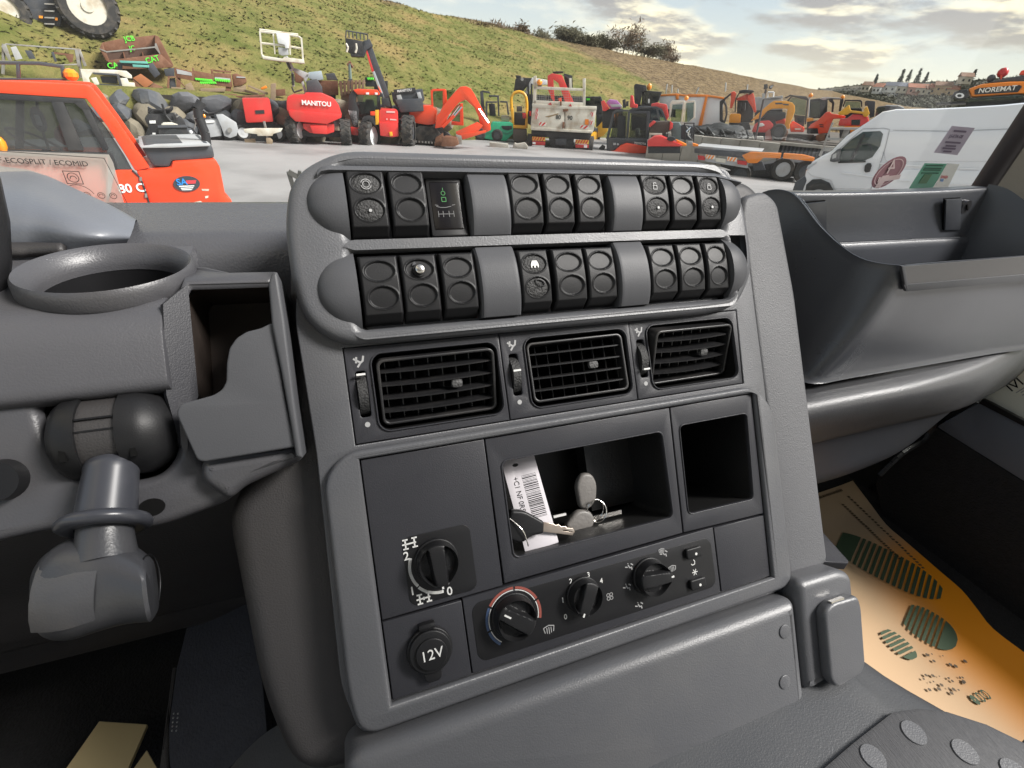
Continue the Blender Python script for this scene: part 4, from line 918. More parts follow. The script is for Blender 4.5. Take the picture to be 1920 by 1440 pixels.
# pedal and envelopes in the dark footwell
ped = thing('brake_pedal', 'brake pedal with a worn beige pad deep in the dark footwell', 'pedal', P(60, 1245, Y=.66)); bpy.context.view_layer.update()
c = P(48, 1243, Y=.66); kid(G().cyl(tuple(c), tuple(c + Vector((0, .02, -.012))), .027, .027, 24).put('pad', mat('pedal_beige', (.16, .12, .10), .7)), ped)
g = G(); g.bar(tuple(c + Vector((.0, .025, -.02))), tuple(c + Vector((.10, .05, .05))), .03, .02).bar(tuple(c + Vector((.06, .03, .0))), tuple(c + Vector((.11, .07, .2))), .02); kid(g.put('arm', M['black']), ped)
env = mat('envelope_cream', (.62, .50, .27), .6, var=.05)
for lbl, q, dz in (('large cream envelope lying on the dark footwell floor', ((186, 1352), (276, 1358), (236, 1450), (110, 1460)), .06), ('small cream envelope corner beside the larger one', ((275, 1406), (300, 1450), (240, 1455)), .07)):
    e = solid('envelope', [P(u, v, Z=EYE + FZ + dz) for u, v in q], .006, env, None, .001); tag(e, lbl, 'envelope', 'envelopes on the footwell floor')
    
# --- windscreen, seal, pillar, stickers
wn = Vector((0, -math.cos(rad(9)), -math.sin(rad(9)))); wo_ = R_(0, .655, -.13)
def PW(u, v, off=0.):
    r = ray(u, v); return CAM + r * ((wo_ + wn * off - CAM).dot(wn) / r.dot(wn))
ws = thing('windscreen', 'wide clear windscreen framed by a black rubber seal', 'windscreen', wo_); bpy.context.view_layer.update()
def wpt(x, t): return wo_ + Vector((x, -math.sin(rad(9)) * t, math.cos(rad(9)) * t))
bottomR, topR = PW(1822, 362), PW(1935, 190); sdir = (topR - bottomR)
br = bottomR - sdir * .25; tr = bottomR + sdir * 3.6
gq = [wpt(-1.0, -.03), br, tr, Vector((-1.0, tr.y, tr.z))]
kid(solid('glass', gq, .005, glass_mat('windscreen_glass', (.97, .98, .98), .05, .03)), ws)
g = G(); rl = [br + wn * .012, tr + wn * .012]
kid(G().tube([tuple(p) for p in rl], .019, 12).put('rubber_seal', mat('seal_rubber', (.022, .017, .020), .5)), ws)
pil = thing('windscreen_pillar', 'beige grey windscreen pillar trim above the passenger door', 'pillar', bottomR); bpy.context.view_layer.update()
off = Vector((.012, 0, 0)); 
pa, pb = br + Vector((.016, .01, 0)), tr + Vector((.016, .01, 0))
trim = mat('pillar_trim', (.34, .32, .28), .75, var=.08, vscale=20, bump=.3, bscale=300)
kid(surf('trim', [[a, a + Vector((.05, -.03, 0)), a + Vector((.10, -.10, 0)), a + Vector((.12, -.22, .01))] for a in (pa, pa.lerp(pb, .33), pa.lerp(pb, .66), pb)], trim, None, 4, 3, .004), pil)
h_ = pa.lerp(pb, .16) + Vector((.085, -.10, -.01)); kid(G().tube(catmull([tuple(h_ + Vector(v)) for v in ((0, .02, .02), (-.01, -.02, .01), (.0, -.06, -.005), (.02, -.10, -.01))], 4), .012, 10).put('grab_handle', trim), pil)
kid(G().box(1.19, 1.22, .26, .40, EYE - .25, EYE - .03).put('door_frame', M['black'], None, .01), pil)
def sticker(name, lbl, cat, quad, mt, off=.004):
    t_ = thing(name, lbl, cat, PW(*quad[0])); bpy.context.view_layer.update()
    kid(solid('film', [PW(u, v, off) for u, v in quad], .0004, mt), t_)
    o = PW(*[sum(p[i] for p in quad) / len(quad) for i in (0, 1)], off + .0008)
    return t_, o
def film(name, col, a, rough=.5):
    return mat(name, col, rough, alpha=a)
# mirrored prints: seen from behind
def back_text(par, s, o, ux, uy, size, mt):
    return kid(text('print_word', s, size, mt, None, Matrix()), par, plane_m(o, ux, uy) @ Matrix.Diagonal((-1, 1, 1, 1)))
s1, o1 = sticker('vehicle_notice', 'lilac paper notice with mirrored print high on the windscreen', 'notice', [(1785, 236), (1828, 240), (1795, 291), (1751, 286)], film('film_lilac', (.48, .43, .53), .85))
ux, uy = PW(1830, 264) - PW(1770, 260), PW(1800, 236) - PW(1780, 290)
ln = mat('print_violet', (.15, .12, .18), .6)
for k, (f, wd_) in enumerate(((.33, .6), (-.06, .74), (-.18, .5), (-.27, .62), (-.37, .4))):
    p = PW(1789 + f * 34 - 0, 264 - f * 54, .0052); a, b = p - ux * wd_ * .32, p + ux * wd_ * .32; g = G(); v_ = uy.normalized() * .0016
    g.add([a - v_, b - v_, b + v_, a + v_], [(0, 1, 2, 3)]); kid(g.put('print_line', ln), s1)
back_text(s1, 'BD-ATA-LJ', PW(1793, 256, .0056), ux, uy, .0078, ln)
s2, o2 = sticker('air_quality_sticker', 'round plum sticker with a pale mirrored figure four on the windscreen', 'sticker', [(1667 + 39 * math.cos(a) * .76 + 14 * math.sin(a), 323 + 33 * math.sin(a) * -.86 - 10 * math.cos(a)) for a in [2 * math.pi * i / 28 for i in range(28)]], film('film_plum', (.33, .16, .19), .84))
ux2, uy2 = PW(1690, 322) - PW(1650, 324), PW(1682, 300) - PW(1660, 345)
pw_ = mat('print_pale', (.66, .52, .52), .6)
back_text(s2, '4', PW(1672, 314, .0056), ux2, uy2, .034, pw_)
kid(solid('print_bar', [PW(u, v, .005) for u, v in ((1648, 333), (1690, 327), (1686, 336), (1645, 342))], .0004, pw_), s2); kid(solid('print_bar', [PW(u, v, .0052) for u, v in ((1655, 330), (1668, 328), (1650, 352), (1640, 352))], .0004, pw_), s2)
g = G(); n_ = 40
ringp = [[PW(1667 + k * (39 * math.cos(a) * .76 + 14 * math.sin(a)), 323 + k * (33 * math.sin(a) * -.86 - 10 * math.cos(a)), .0052) for a in [2 * math.pi * i / n_ for i in range(n_)]] for k in (.80, .84)]
g.add(ringp[0] + ringp[1], [(i, (i + 1) % n_, n_ + (i + 1) % n_, n_ + i) for i in range(n_)]); kid(g.put('print_ring', pw_), s2)
s3, o3 = sticker('insurance_sticker', 'green insurance sticker at the foot of the windscreen', 'sticker', [(1734, 306), (1776, 307), (1748, 354), (1704, 354)], film('film_green', (.13, .42, .29), .88))
pg = mat('print_darkgreen', (.02, .10, .06), .6)
for f in (.06, .17, .24, .36): 
    a, b = Vector((1734, 306)).lerp(Vector((1704, 354)), f), Vector((1776, 307)).lerp(Vector((1748, 354)), f); q = [a.lerp(b, .12), a.lerp(b, .88), a.lerp(b, .88) + Vector((-1.2, 2.0)), a.lerp(b, .12) + Vector((-1.2, 2.0))]
    kid(solid('print_line', [PW(p.x, p.y, .005) for p in q], .0004, pg), s3)
kid(solid('print_patch', [PW(u, v, .005) for u, v in ((1734, 327), (1748, 327), (1737, 344), (1722, 344))], .0004, mat('print_olive', (.10, .22, .12), .6)), s3)
s4, o4 = sticker('clear_sticker', 'clear film sticker with a tiny red and blue print beside the green one', 'sticker', [(1776, 306), (1799, 308), (1776, 354), (1749, 354)], film('film_clear', (.75, .74, .68), .55))
kid(solid('print_red', [PW(u, v, .005) for u, v in ((1766, 329), (1778, 330), (1776, 335), (1764, 334))], .0004, mat('print_rose', (.6, .25, .25), .6)), s4); kid(solid('print_blue', [PW(u, v, .005) for u, v in ((1765, 335), (1770, 336), (1768, 341), (1763, 340))], .0004, mat('print_sky', (.25, .4, .7), .6)), s4)
s5, o5 = sticker('gearbox_sticker', 'worn translucent gearbox instruction sticker on the windscreen above the cowl', 'sticker', [(-60, 281), (204, 290), (212, 305), (238, 402), (-60, 402)], film('film_worn', (.80, .74, .66), .5))
ux5, uy5 = PW(150, 306) - PW(20, 300), PW(85, 290) - PW(92, 330)
kid(text('print_word', 'ZF-ECOSPLIT / ECOMID', .0068, mat('print_ink', (.06, .055, .05), .6), None, Matrix(), sx_=1.04), s5, plane_m(PW(77, 304, .0056), ux5, uy5))
mk = plane_m(PW(137, 333, .0056), ux5, uy5) @ Matrix.Scale(.5, 4)
kid(strokes('print_symbol', [[(-13, -12), (13, -12), (13, 12), (-13, 12), (-13, -12)], arcpts(0, 0, 9, 0, 360, 20), arcpts(0, -2, 5, 0, 180, 10)], 1.3, MATS['print_ink'], None, Matrix()), s5, mk)
kid(strokes('print_symbol', [arcpts(0, -40, 26, 20, 160, 14)] + [arcpts(x, -34, 6, 0, 360, 12) for x in (12, 36, 56)] + [arcpts(x, -34, 3, 0, 180, 8) for x in (12, 36, 56)] + [arcpts(x, -54, 6, 0, 360, 12) for x in (36, 56)], 1.1, MATS['print_ink'], None, Matrix()), s5, mk)
kid(strokes('print_border', [[(-120, 44), (62, 40), (78, -60)]], 1.2, MATS['print_ink'], None, Matrix()), s5, mk)
# wiper spindle outside the glass
wp = thing('wiper_arm', 'short metal wiper arm bracket outside the glass by the console', 'wiper', PW(548, 340, -.05)); bpy.context.view_layer.update()
g = G(); g.bar(tuple(PW(541, 322, -.05)), tuple(PW(556, 372, -.05)), .005, .004).bar(tuple(PW(541, 322, -.05)), tuple(PW(562, 334, -.05)), .006, .004); kid(g.put('arm', mat('wiper_metal', (.25, .24, .22), .45, .6)), wp)
g = G(); g.bar(tuple(PW(562, 320, -.05)), tuple(PW(556, 360, -.05)), .004); kid(g.put('link', MATS['wiper_metal']), wp)
# small moulded details of the lever and pod
dx_, dy_ = CL(146, 1062, 46); G(.001).ball((dx_, dy_, 44.5), 1.3, .5).put('dimple', M['black'], lev)
ax_, ay_ = CL(270, 1098, 40); rows = [[Vector((ax_ + 2.2 + .6 * math.cos(b), ay_ + (17.5 + .5 * math.sin(b)) * math.cos(a), 37 + (17.5 + .5 * math.sin(b)) * math.sin(a))) * .001 for b in [2 * math.pi * j / 6 for j in range(6)]] for a in [2 * math.pi * i / 40 for i in range(40)]]
link('cap_seam', grid('cap_seam', rows, True, True), M['black'], lev)
sx1, sy1 = CL(207, 935, 26); G(.001).ball((sx1, sy1, 33), 1.1, .6).put('set_screw', M['black'], lev)
# ================================================================== yard, hill and far country
def PH(u, v, D):
    r = ray(u, v); return CAM + r * (D / math.hypot(r.x, r.y))
K = dict(
    red=mat('paint_red', (.66, .035, .030), .35, var=.08, vscale=2, dirt=(.35, .10, .07), dscale=1.5, damt=.35, coat=.3),
    ored=mat('paint_orange_red', (.78, .060, .012), .35, var=.06, vscale=2, dirt=(.45, .12, .05), dscale=1.2, damt=.35, coat=.3),
    orange=mat('paint_orange', (.82, .23, .012), .38, var=.06, vscale=2, dirt=(.4, .18, .06), dscale=1.5, damt=.4),
    yellow=mat('paint_yellow', (.78, .40, .02), .38, var=.06, vscale=2, dirt=(.35, .25, .1), dscale=1.5, damt=.45),
    green=mat('paint_green', (.03, .38, .20), .38, var=.06, vscale=2, dirt=(.08, .2, .12), dscale=1.5, damt=.35),
    white=mat('paint_white', (.74, .75, .76), .35, var=.03, vscale=2, dirt=(.5, .49, .46), dscale=1, damt=.25, coat=.4),
    cream=mat('paint_cream', (.66, .63, .54), .5, var=.06, vscale=3, dirt=(.36, .27, .16), dscale=2.2, damt=.7),
    dgrey=mat('paint_charcoal', (.05, .055, .065), .45, var=.15, vscale=3, dirt=(.12, .11, .10), dscale=2, damt=.5),
    lgrey=mat('paint_pale_grey', (.42, .43, .44), .45, var=.08, vscale=3, dirt=(.25, .23, .2), dscale=2, damt=.5),
    black=mat('machine_black', (.018, .018, .020), .5, var=.2, vscale=4, dirt=(.08, .075, .07), dscale=2.5, damt=.5),
    tyre=mat('tyre_rubber', (.030, .029, .028), .8, var=.2, vscale=6, dirt=(.13, .11, .09), dscale=4, damt=.6, bump=.3, bscale=30, bdist=.01),
    rust=mat('rusty_steel', (.17, .075, .04), .8, var=.3, vscale=3, dirt=(.24, .12, .07), dscale=5, damt=.8, bump=.4, bscale=20, bdist=.01),
    steel=mat('worn_steel', (.36, .35, .33), .45, .6, var=.2, vscale=4, dirt=(.2, .13, .08), dscale=4, damt=.6),
    wood=mat('weathered_timber', (.27, .20, .13), .85, var=.3, vscale=4, stretch=(1, 1, 8)),
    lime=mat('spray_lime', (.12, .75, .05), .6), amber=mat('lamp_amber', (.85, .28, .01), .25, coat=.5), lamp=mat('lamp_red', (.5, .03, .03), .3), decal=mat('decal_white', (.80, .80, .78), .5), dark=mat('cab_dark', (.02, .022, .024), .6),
    chrome=mat('hydraulic_chrome', (.75, .75, .74), .15, 1.), concrete=mat('concrete', (.36, .34, .30), .85, var=.15, vscale=2, dirt=(.22, .2, .17), dscale=1.5, damt=.6, bump=.4, bscale=18, bdist=.01),
    glass=glass_mat('cab_glass', (.52, .60, .57), .8), tarp=mat('tarpaulin', (.030, .032, .032), .6, var=.3, vscale=3, bump=.5, bscale=6, bdist=.03),
    ahaz=mat('hazard_orange', (.85, .25, .03), .5), whaz=mat('hazard_white', (.75, .72, .65), .5), rhaz=mat('hazard_red', (.6, .04, .04), .5),
)
K['rim'] = K['white']
class Site:
    """a spot of the yard; S(u, v) gives local (x, z) metres on the upright plane through it, y metres behind"""
    def __init__(s, u, v, D=None, z=0.):
        s.o = P(u, v, Z=z) if D is None else PH(u, v, D); s.o.z = z
        d = Vector((s.o.x, s.o.y, 0)).normalized(); s.d = d; s.r = Vector((d.y, -d.x, 0)); s.rz = math.atan2(-d.x, d.y)
        a, b = pix(s.o), pix(s.o + Vector((0, 0, 1))); s.kz = 1 / math.hypot(a[0] - b[0], a[1] - b[1])
    def __call__(s, u, v, y=0.):
        r = ray(u, v); t = ((s.o + s.d * y) - CAM).dot(s.d) / r.dot(s.d); p = CAM + r * t - s.o
        return (p.dot(s.r), p.z)
    def poly(s, pts, y=0.): return [s(u, v, y) for u, v in pts]
    def pt(s, u, v, y=0.): x, z = s(u, v, y); return (x, y, z)
def crop(x0, y0, k): return lambda *pts: [(x0 + x / k, y0 + y / k) for x, y in pts]
Za, Z2, Z3, Z4 = crop(0, 0, 3.429), crop(440, 0, 3.692), crop(900, 80, 4.364), crop(1300, 80, 3.097)
Zb, Zc, Zd, Ze, Zf, Zg = crop(0, 40, 5.647), crop(180, 60, 5.05), crop(1180, 130, 6), crop(1380, 140, 6.857), crop(880, 0, 3.097), crop(1600, 100, 4.8)
class Mach:
    def __init__(s, name, label, cat, S, group=None):
        s.S = S; s.t = thing(name, label, cat, S.o, S.rz, group)
    def poly(s, name, pts, y0, y1, m, bevel=.02, par=None, at=None, label=None):
        at = y0 if at is None else at
        g = G(); g.prism(s.S.poly(pts, at), y0, y1, 'y'); return g.put(name, K[m] if isinstance(m, str) else m, par or s.t, bevel, label=label)
    def polys(s, name, lst, m, bevel=.01, par=None):
        g = G()
        for pts, y0, y1 in lst: g.prism(s.S.poly(pts, y0), y0, y1, 'y')
        return g.put(name, K[m] if isinstance(m, str) else m, par or s.t, bevel)
    def tube(s, name, pts, r, m, y=0., par=None, n=8):
        g = G(); g.tube([s.S.pt(u, v, y) for u, v in pts], r, n); return g.put(name, K[m] if isinstance(m, str) else m, par or s.t)
    def tubes(s, name, lst, r, m, par=None, n=6):
        g = G()
        for pts, y in lst: g.tube([s.S.pt(u, v, y) for u, v in pts], r, n)
        return g.put(name, K[m] if isinstance(m, str) else m, par or s.t)
    def ball(s, name, u, v, r, m, y=0., sz=1., par=None):
        return G().ball(s.S.pt(u, v, y), r, sz).put(name, K[m], par or s.t)
    def wheel(s, u, v, r, w, y=0., ang=0., rim='rim', lugs=0, tread=.05, rimr=.55):
        """tyre with its rim; the axle runs along local y turned by ang degrees"""
        x, z = s.S(u, v, y); z = max(z, r * .98) if abs(z - r) < .25 else z
        a = rad(ang); R = T(x, y, z, 0, 0, ang, 1.)
        pr = [(-w / 2, r * .62), (-w / 2, r * .90), (-w * .38, r), (w * .38, r), (w / 2, r * .90), (w / 2, r * .62)]
        n = 28; rows = [[Vector((rr * math.cos(b), yy, rr * math.sin(b))) for yy, rr in pr] for b in [2 * math.pi * i / n for i in range(n)]]
        me = grid('wheel', rows, False, True, 40)
        if lugs:
            g = G()
            for i in range(lugs):
                b = 2 * math.pi * i / lugs
                for sg in (-1, 1):
                    b2 = b + (math.pi / lugs if sg > 0 else 0); c0, s0 = math.cos(b2), math.sin(b2); c1, s1 = math.cos(b2 + .22), math.sin(b2 + .22)
                    g.bar((r * .985 * c0, sg * w * .06, r * .985 * s0), (r * .97 * c1, sg * w * .47, r * .97 * s1), tread * 1.2, tread * 1.4)
            g.v += [v.co.copy() for v in me.vertices]; off = len(g.v) - len(me.vertices); g.f += [tuple(i + off for i in p.vertices) for p in me.polygons]; me = g.mesh('wheel')
        o = link('wheel', me, K['tyre'], s.t, R)
        rr = r * rimr * 1.12
        g = G(); g.cyl((0, -w * .40, 0), (0, -w * .30, 0), rr, rr, 24).cyl((0, w * .30, 0), (0, w * .40, 0), rr, rr, 24).cyl((0, -w * .46, 0), (0, -w * .3, 0), r * .20, r * .20, 14)
        link('rim', g.mesh('rim'), K[rim], o, T())
        return o
    def word(s, txt, pts, y, m, name='lettering', sx_=1., par=None, bold=.0):
        """pts: centre, then a point to its right; size by the second argument"""
        (u, v), (u2, v2), size = pts; x, z = s.S(u, v, y); x2, z2 = s.S(u2, v2, y)
        return text(name, txt, size, K[m] if isinstance(m, str) else m, par or s.t, Matrix.Translation((x, y, z)) @ Euler((0, -math.atan2(z2 - z, x2 - x), 0)).to_matrix().to_4x4() @ Euler((rad(90), 0, 0)).to_matrix().to_4x4(), sx_=sx_, ext=.004, bold=bold)
def ell(c, rx, ry, n=20): return [(c[0] + rx * math.cos(a), c[1] + ry * math.sin(a)) for a in [2 * math.pi * i / n for i in range(n)]]

# ---------------------------------------------------------------- ground and hill
ym = mat('yard_asphalt', (.30, .29, .285), .62, var=.18, vscale=.35, dirt=(.16, .155, .15), dscale=.3, damt=.8, bump=.35, bscale=25, bdist=.01)
yard = G().add([Vector((x, y, 0)) for x, y in ((-900, -40), (1500, -40), (1500, 1600), (-900, 1600))], [(0, 1, 2, 3)]).put('ground', ym); yard['kind'] = 'structure'
us = [-900, -500, -200, 0, 200, 400, 560, 667, 780, 895, 960, 1047, 1143, 1244, 1340, 1455, 1560, 1700, 1900, 2200, 2700]
cv = [-640, -400, -270, -200, -150, -92, -42, 0, 26, 50, 60, 80, 97, 117, 134, 157, 174, 200, 222, 250, 290]
cD = [60, 55, 52, 52, 53, 55, 58, 62, 68, 78, 84, 95, 108, 122, 138, 165, 190, 215, 235, 250, 260]
bD = [24, 24, 24, 25, 25.5, 26, 26.5, 27, 28, 30, 32, 35, 39, 44, 50, 60, 75, 90, 100, 110, 115]
wz = [1.6, 1.6, 1.6, 1.6, 1.6, 1.6, 1.55, 1.4, 1.2, .9, .8, .8, .8, .8, .9, 1.0, 1.0, 1.0, 1.0, 1.0, 1.0]
def hrow(i):
    b = PH(us[i], cv[i], bD[i]); b.z = -.3; c = PH(us[i], cv[i], cD[i]); o = []
    d = Vector((c.x, c.y, 0)).normalized(); L = cD[i] - bD[i]
    o.append(b); q = b.copy(); q.z = wz[i] - .1; o.append(q + d * .25); q = q.copy(); q += d * (3.0 if i < 9 else 2.0); q.z = wz[i] + .15; o.append(q)
    for f, e in ((.2, .20), (.38, .43), (.55, .60), (.72, .78), (.88, .94), (1, 1)):
        p = b.lerp(c, f) ; p.z = wz[i] + .15 + (c.z - wz[i] - .15) * e; o.append(p)
    p = c + d * 25; p.z = c.z - 2.5; o.append(p); p = c + d * 70; p.z = max(-1, c.z - 14); o.append(p)
    return o
hc_ = [hrow(i) for i in range(len(us))]
A_ = [catmull(r, 5) for r in zip(*hc_)]; B2 = [catmull(c, 4) for c in zip(*A_)]
for c in B2:
    for j, p in enumerate(c):
        if 8 < j < len(c) - 4: p.z += .35 * noise.noise(Vector((p.x * .12, p.y * .12, 0))) + .14 * noise.noise(Vector((p.x * .5, p.y * .5, 3)))
hm = bpy.data.materials.new('hill_grass'); hm.use_nodes = True; t = hm.node_tree; bs = t.nodes['Principled BSDF']; bs.inputs['Roughness'].default_value = .9; bs.inputs['Specular IOR Level'].default_value = .15
tcn = t.nodes.new('ShaderNodeTexCoord'); sp = t.nodes.new('ShaderNodeSeparateXYZ'); t.links.new(tcn.outputs['Object'], sp.inputs[0])
def hn(s, d=6, stretch=None):
    n = t.nodes.new('ShaderNodeTexNoise'); n.inputs['Scale'].default_value = s; n.inputs['Detail'].default_value = d; n.inputs['Roughness'].default_value = .65
    if stretch: mp = t.nodes.new('ShaderNodeMapping'); mp.inputs['Scale'].default_value = stretch; t.links.new(tcn.outputs['Object'], mp.inputs[0]); t.links.new(mp.outputs[0], n.inputs['Vector'])
    else: t.links.new(tcn.outputs['Object'], n.inputs['Vector'])
    return n.outputs[0]
def hr(x, a, b):
    n = t.nodes.new('ShaderNodeMapRange'); n.interpolation_type = 'SMOOTHSTEP'; t.links.new(x, n.inputs[0]); n.inputs[1].default_value, n.inputs[2].default_value = a, b; return n.outputs[0]
def hmx(f, a, b):
    n = t.nodes.new('ShaderNodeMix'); n.data_type = 'RGBA'; t.links.new(f, n.inputs[0])
    for i, x in ((6, a), (7, b)):
        if isinstance(x, tuple): n.inputs[i].default_value = x + (1,)
        else: t.links.new(x, n.inputs[i])
    return n.outputs[2]
def hma(op, a, b):
    n = t.nodes.new('ShaderNodeMath'); n.operation = op
    for i, x in enumerate((a, b)):
        if isinstance(x, (int, float)): n.inputs[i].default_value = x
        else: t.links.new(x, n.inputs[i])
    return n.outputs[0]
grass = hmx(hr(hn(.9, 8), .35, .7), (.104, .118, .028), (.198, .178, .060))
grass = hmx(hr(hn(.22, 5), .48, .66), grass, (.24, .18, .07))
brown = hmx(hr(hn(1.3, 8), .35, .7), (.085, .056, .030), (.26, .19, .10))
xb_ = hma('ADD', hr(sp.outputs[0], 22, 52), hma('MULTIPLY', hma('SUBTRACT', hn(.09, 6), .5), 1.3))
zb_ = hma('ADD', hr(sp.outputs[2], 7.6, 11.2), hma('MULTIPLY', hma('SUBTRACT', hn(.14, 5), .5), 1.0))
cl_ = t.nodes.new('ShaderNodeMath'); cl_.operation = 'MAXIMUM'; t.links.new(hr(xb_, .3, .7), cl_.inputs[0]); t.links.new(hr(zb_, .25, .7), cl_.inputs[1])
t.links.new(hmx(cl_.outputs[0], grass, brown), bs.inputs['Base Color'])
bp = t.nodes.new('ShaderNodeBump'); bp.inputs['Strength'].default_value = .9; bp.inputs['Distance'].default_value = .25; t.links.new(hn(2.2, 8), bp.inputs['Height']); t.links.new(bp.outputs[0], bs.inputs['Normal'])
hill = link('hill', grid('hill', B2, sharp=80), hm); hill['kind'] = 'structure'
# tufts of rough grass all over the slope: one mass nobody could count
random.seed(5); tv, tf = [], []
NB = len(B2) - 1; NJ = len(B2[0]) - 1
for _ in range(15000):
    i = random.random() ** .9 * NB * .72; i = min(NB - 1e-3, i + NB * .06); j = 9 + random.random() * (NJ - 17)
    a, b = int(i), int(j); fx, fy = i - a, j - b
    p = B2[a][b].lerp(B2[a][b + 1], fy).lerp(B2[a + 1][b].lerp(B2[a + 1][b + 1], fy), fx)
    h = random.uniform(.04, .11) * (1 + .5 * (p.z > 9)); 
    for k in range(2):
        an = random.random() * 6.28; wv = Vector((math.cos(an), math.sin(an), 0)) * random.uniform(.03, .09); ln_ = Vector((random.uniform(-.2, .2), random.uniform(-.2, .2), h))
        if wv.cross(ln_).dot(CAM - p) < 0: wv = -wv
        n0 = len(tv); tv += [p - wv, p + wv, p + ln_ + wv * .2]; tf.append((n0, n0 + 1, n0 + 2))
me = bpy.data.meshes.new('grass'); me.from_pydata([tuple(v) for v in tv], [], tf); me.update()
me.shade_smooth(); me.normals_split_custom_set_from_vertices([(0, -.25, .97)] * len(me.vertices)); gt = link('grass', me, hm); gt['kind'] = 'stuff'; tag(gt, 'rough green and straw coloured grass covering the slope behind the machines', 'grass')

# ridge trees and bushes
bark = mat('tree_bark', (.07, .055, .04), .9); leaf = mat('winter_twigs', (.075, .068, .035), .9, var=.4, vscale=1.5); leafb = mat('brown_twigs', (.15, .105, .065), .9, var=.35, vscale=1.5)
def tree(u, v, D, h, wd, dens, m, lbl, nm='ridge_tree', conifer=False):
    base = PH(u, v, D); t_ = thing(nm, lbl, 'tree' if nm != 'ridge_bush' else 'bush', base, random.random() * 6, 'trees along the hill ridge' if nm != 'village_conifer' else 'conifers of the far village')
    g = G(); g.cyl((0, 0, -.6), (0, 0, h * .55), h * .022, h * .012, 6)
    tips = []
    for k in range(9 if not conifer else 0):
        a = random.random() * 6.28; z0 = h * random.uniform(.2, .55); e = (wd * .5 * math.cos(a) * random.uniform(.4, 1), wd * .5 * math.sin(a) * random.uniform(.4, 1), z0 + h * random.uniform(.2, .45)); g.cyl((0, 0, z0), e, h * .010, h * .004, 4); tips.append(e)
    g.put('trunk', bark, t_)
    c = G()
    for k in range(dens):
        a = random.random() * 6.28
        if conifer: zz = random.random(); rr = wd * .5 * (1 - zz) * random.random() ** .5; q = Vector((rr * math.cos(a), rr * math.sin(a), h * (.1 + .9 * zz)))
        else:
            e = Vector(random.choice(tips)); q = e * random.uniform(.7, 1.05) + Vector((random.gauss(0, wd * .13), random.gauss(0, wd * .13), random.gauss(0, h * .12)))
        q.z = max(.1, q.z); s_ = random.uniform(.05, .15) * (wd ** .5) * (5.0 if conifer else 1.3); d1 = Vector((random.gauss(0, 1), random.gauss(0, 1), random.gauss(0, 1))).normalized() * s_; d2 = d1.orthogonal().normalized() * s_ * random.uniform(.25, .6)
        c.add([q - d1, q + d2, q + d1 * 1.2], [(0, 1, 2)])
    c.put('crown', m, t_)
for i, (x, y, h, w_, dn, mm, lbl) in enumerate((
    (55, 205, 5, 3.4, 240, leafb, 'thin leafless tree at the upper end of the ridge line'), (155, 212, 5.5, 3.6, 260, leafb, 'leafless tree with upright twigs above the brown thicket'), (295, 232, 6, 4.6, 420, leafb, 'spreading leafless tree at the end of the brown thicket'),
    (400, 252, 5, 5, 520, leaf, 'low olive bush thin enough to show the sky'), (545, 262, 7, 8, 1300, leaf, 'broad dense dark tree in the middle of the ridge line'), (640, 280, 5, 6, 900, leaf, 'dark round bush beside the broad dense tree'), (700, 290, 5.5, 6, 900, leaf, 'dark bush with a ragged top on the ridge'), (775, 300, 5.5, 6, 900, leaf, 'dark dense bush ending the thick ridge hedge'),
    (890, 325, 13, 7, 330, leafb, 'tall pale bare tree standing alone on the ridge'), (945, 330, 9.5, 5, 700, leaf, 'slim olive tree next to the tall bare one'), (1010, 340, 5.5, 5, 500, leaf, 'small olive tree past the tall bare one'), (1060, 348, 6, 5, 500, leaf, 'middle one of the small thin ridge trees'), (1110, 355, 7, 5, 520, leafb, 'tallest of the small thin ridge trees'), (1165, 370, 4, 4, 260, leafb, 'last low shrub at the end of the ridge trees'))):
    (u, v), = Zf((x, y)); D = 70 + (u - 880) * .145
    tree(u, v + 4, D, h * .38 * (D / 95), w_ * .72 * (D / 95), dn * 2, mm, lbl, 'ridge_tree' if h > 5.2 else 'ridge_bush')
th = G(); random.seed(9)
for k in range(2600):
    x = random.uniform(0, 1); (u, v), = Zf((x * 335, 205 + x * 40)); q = PH(u, v + 3, 72 + x * 14) + Vector((random.gauss(0, .4), random.gauss(0, .8), random.random() * 1.5))
    d1 = Vector((random.gauss(0, .4), random.gauss(0, .4), 1)).normalized() * random.uniform(.15, .4); d2 = Vector((random.gauss(0, 1), random.gauss(0, 1), 0)).normalized() * .09; th.add([q - d2, q + d2, q + d1], [(0, 1, 2)])
o = th.put('thicket', leafb); o['kind'] = 'stuff'; tag(o, 'brown leafless thicket growing along the upper ridge', 'thicket')

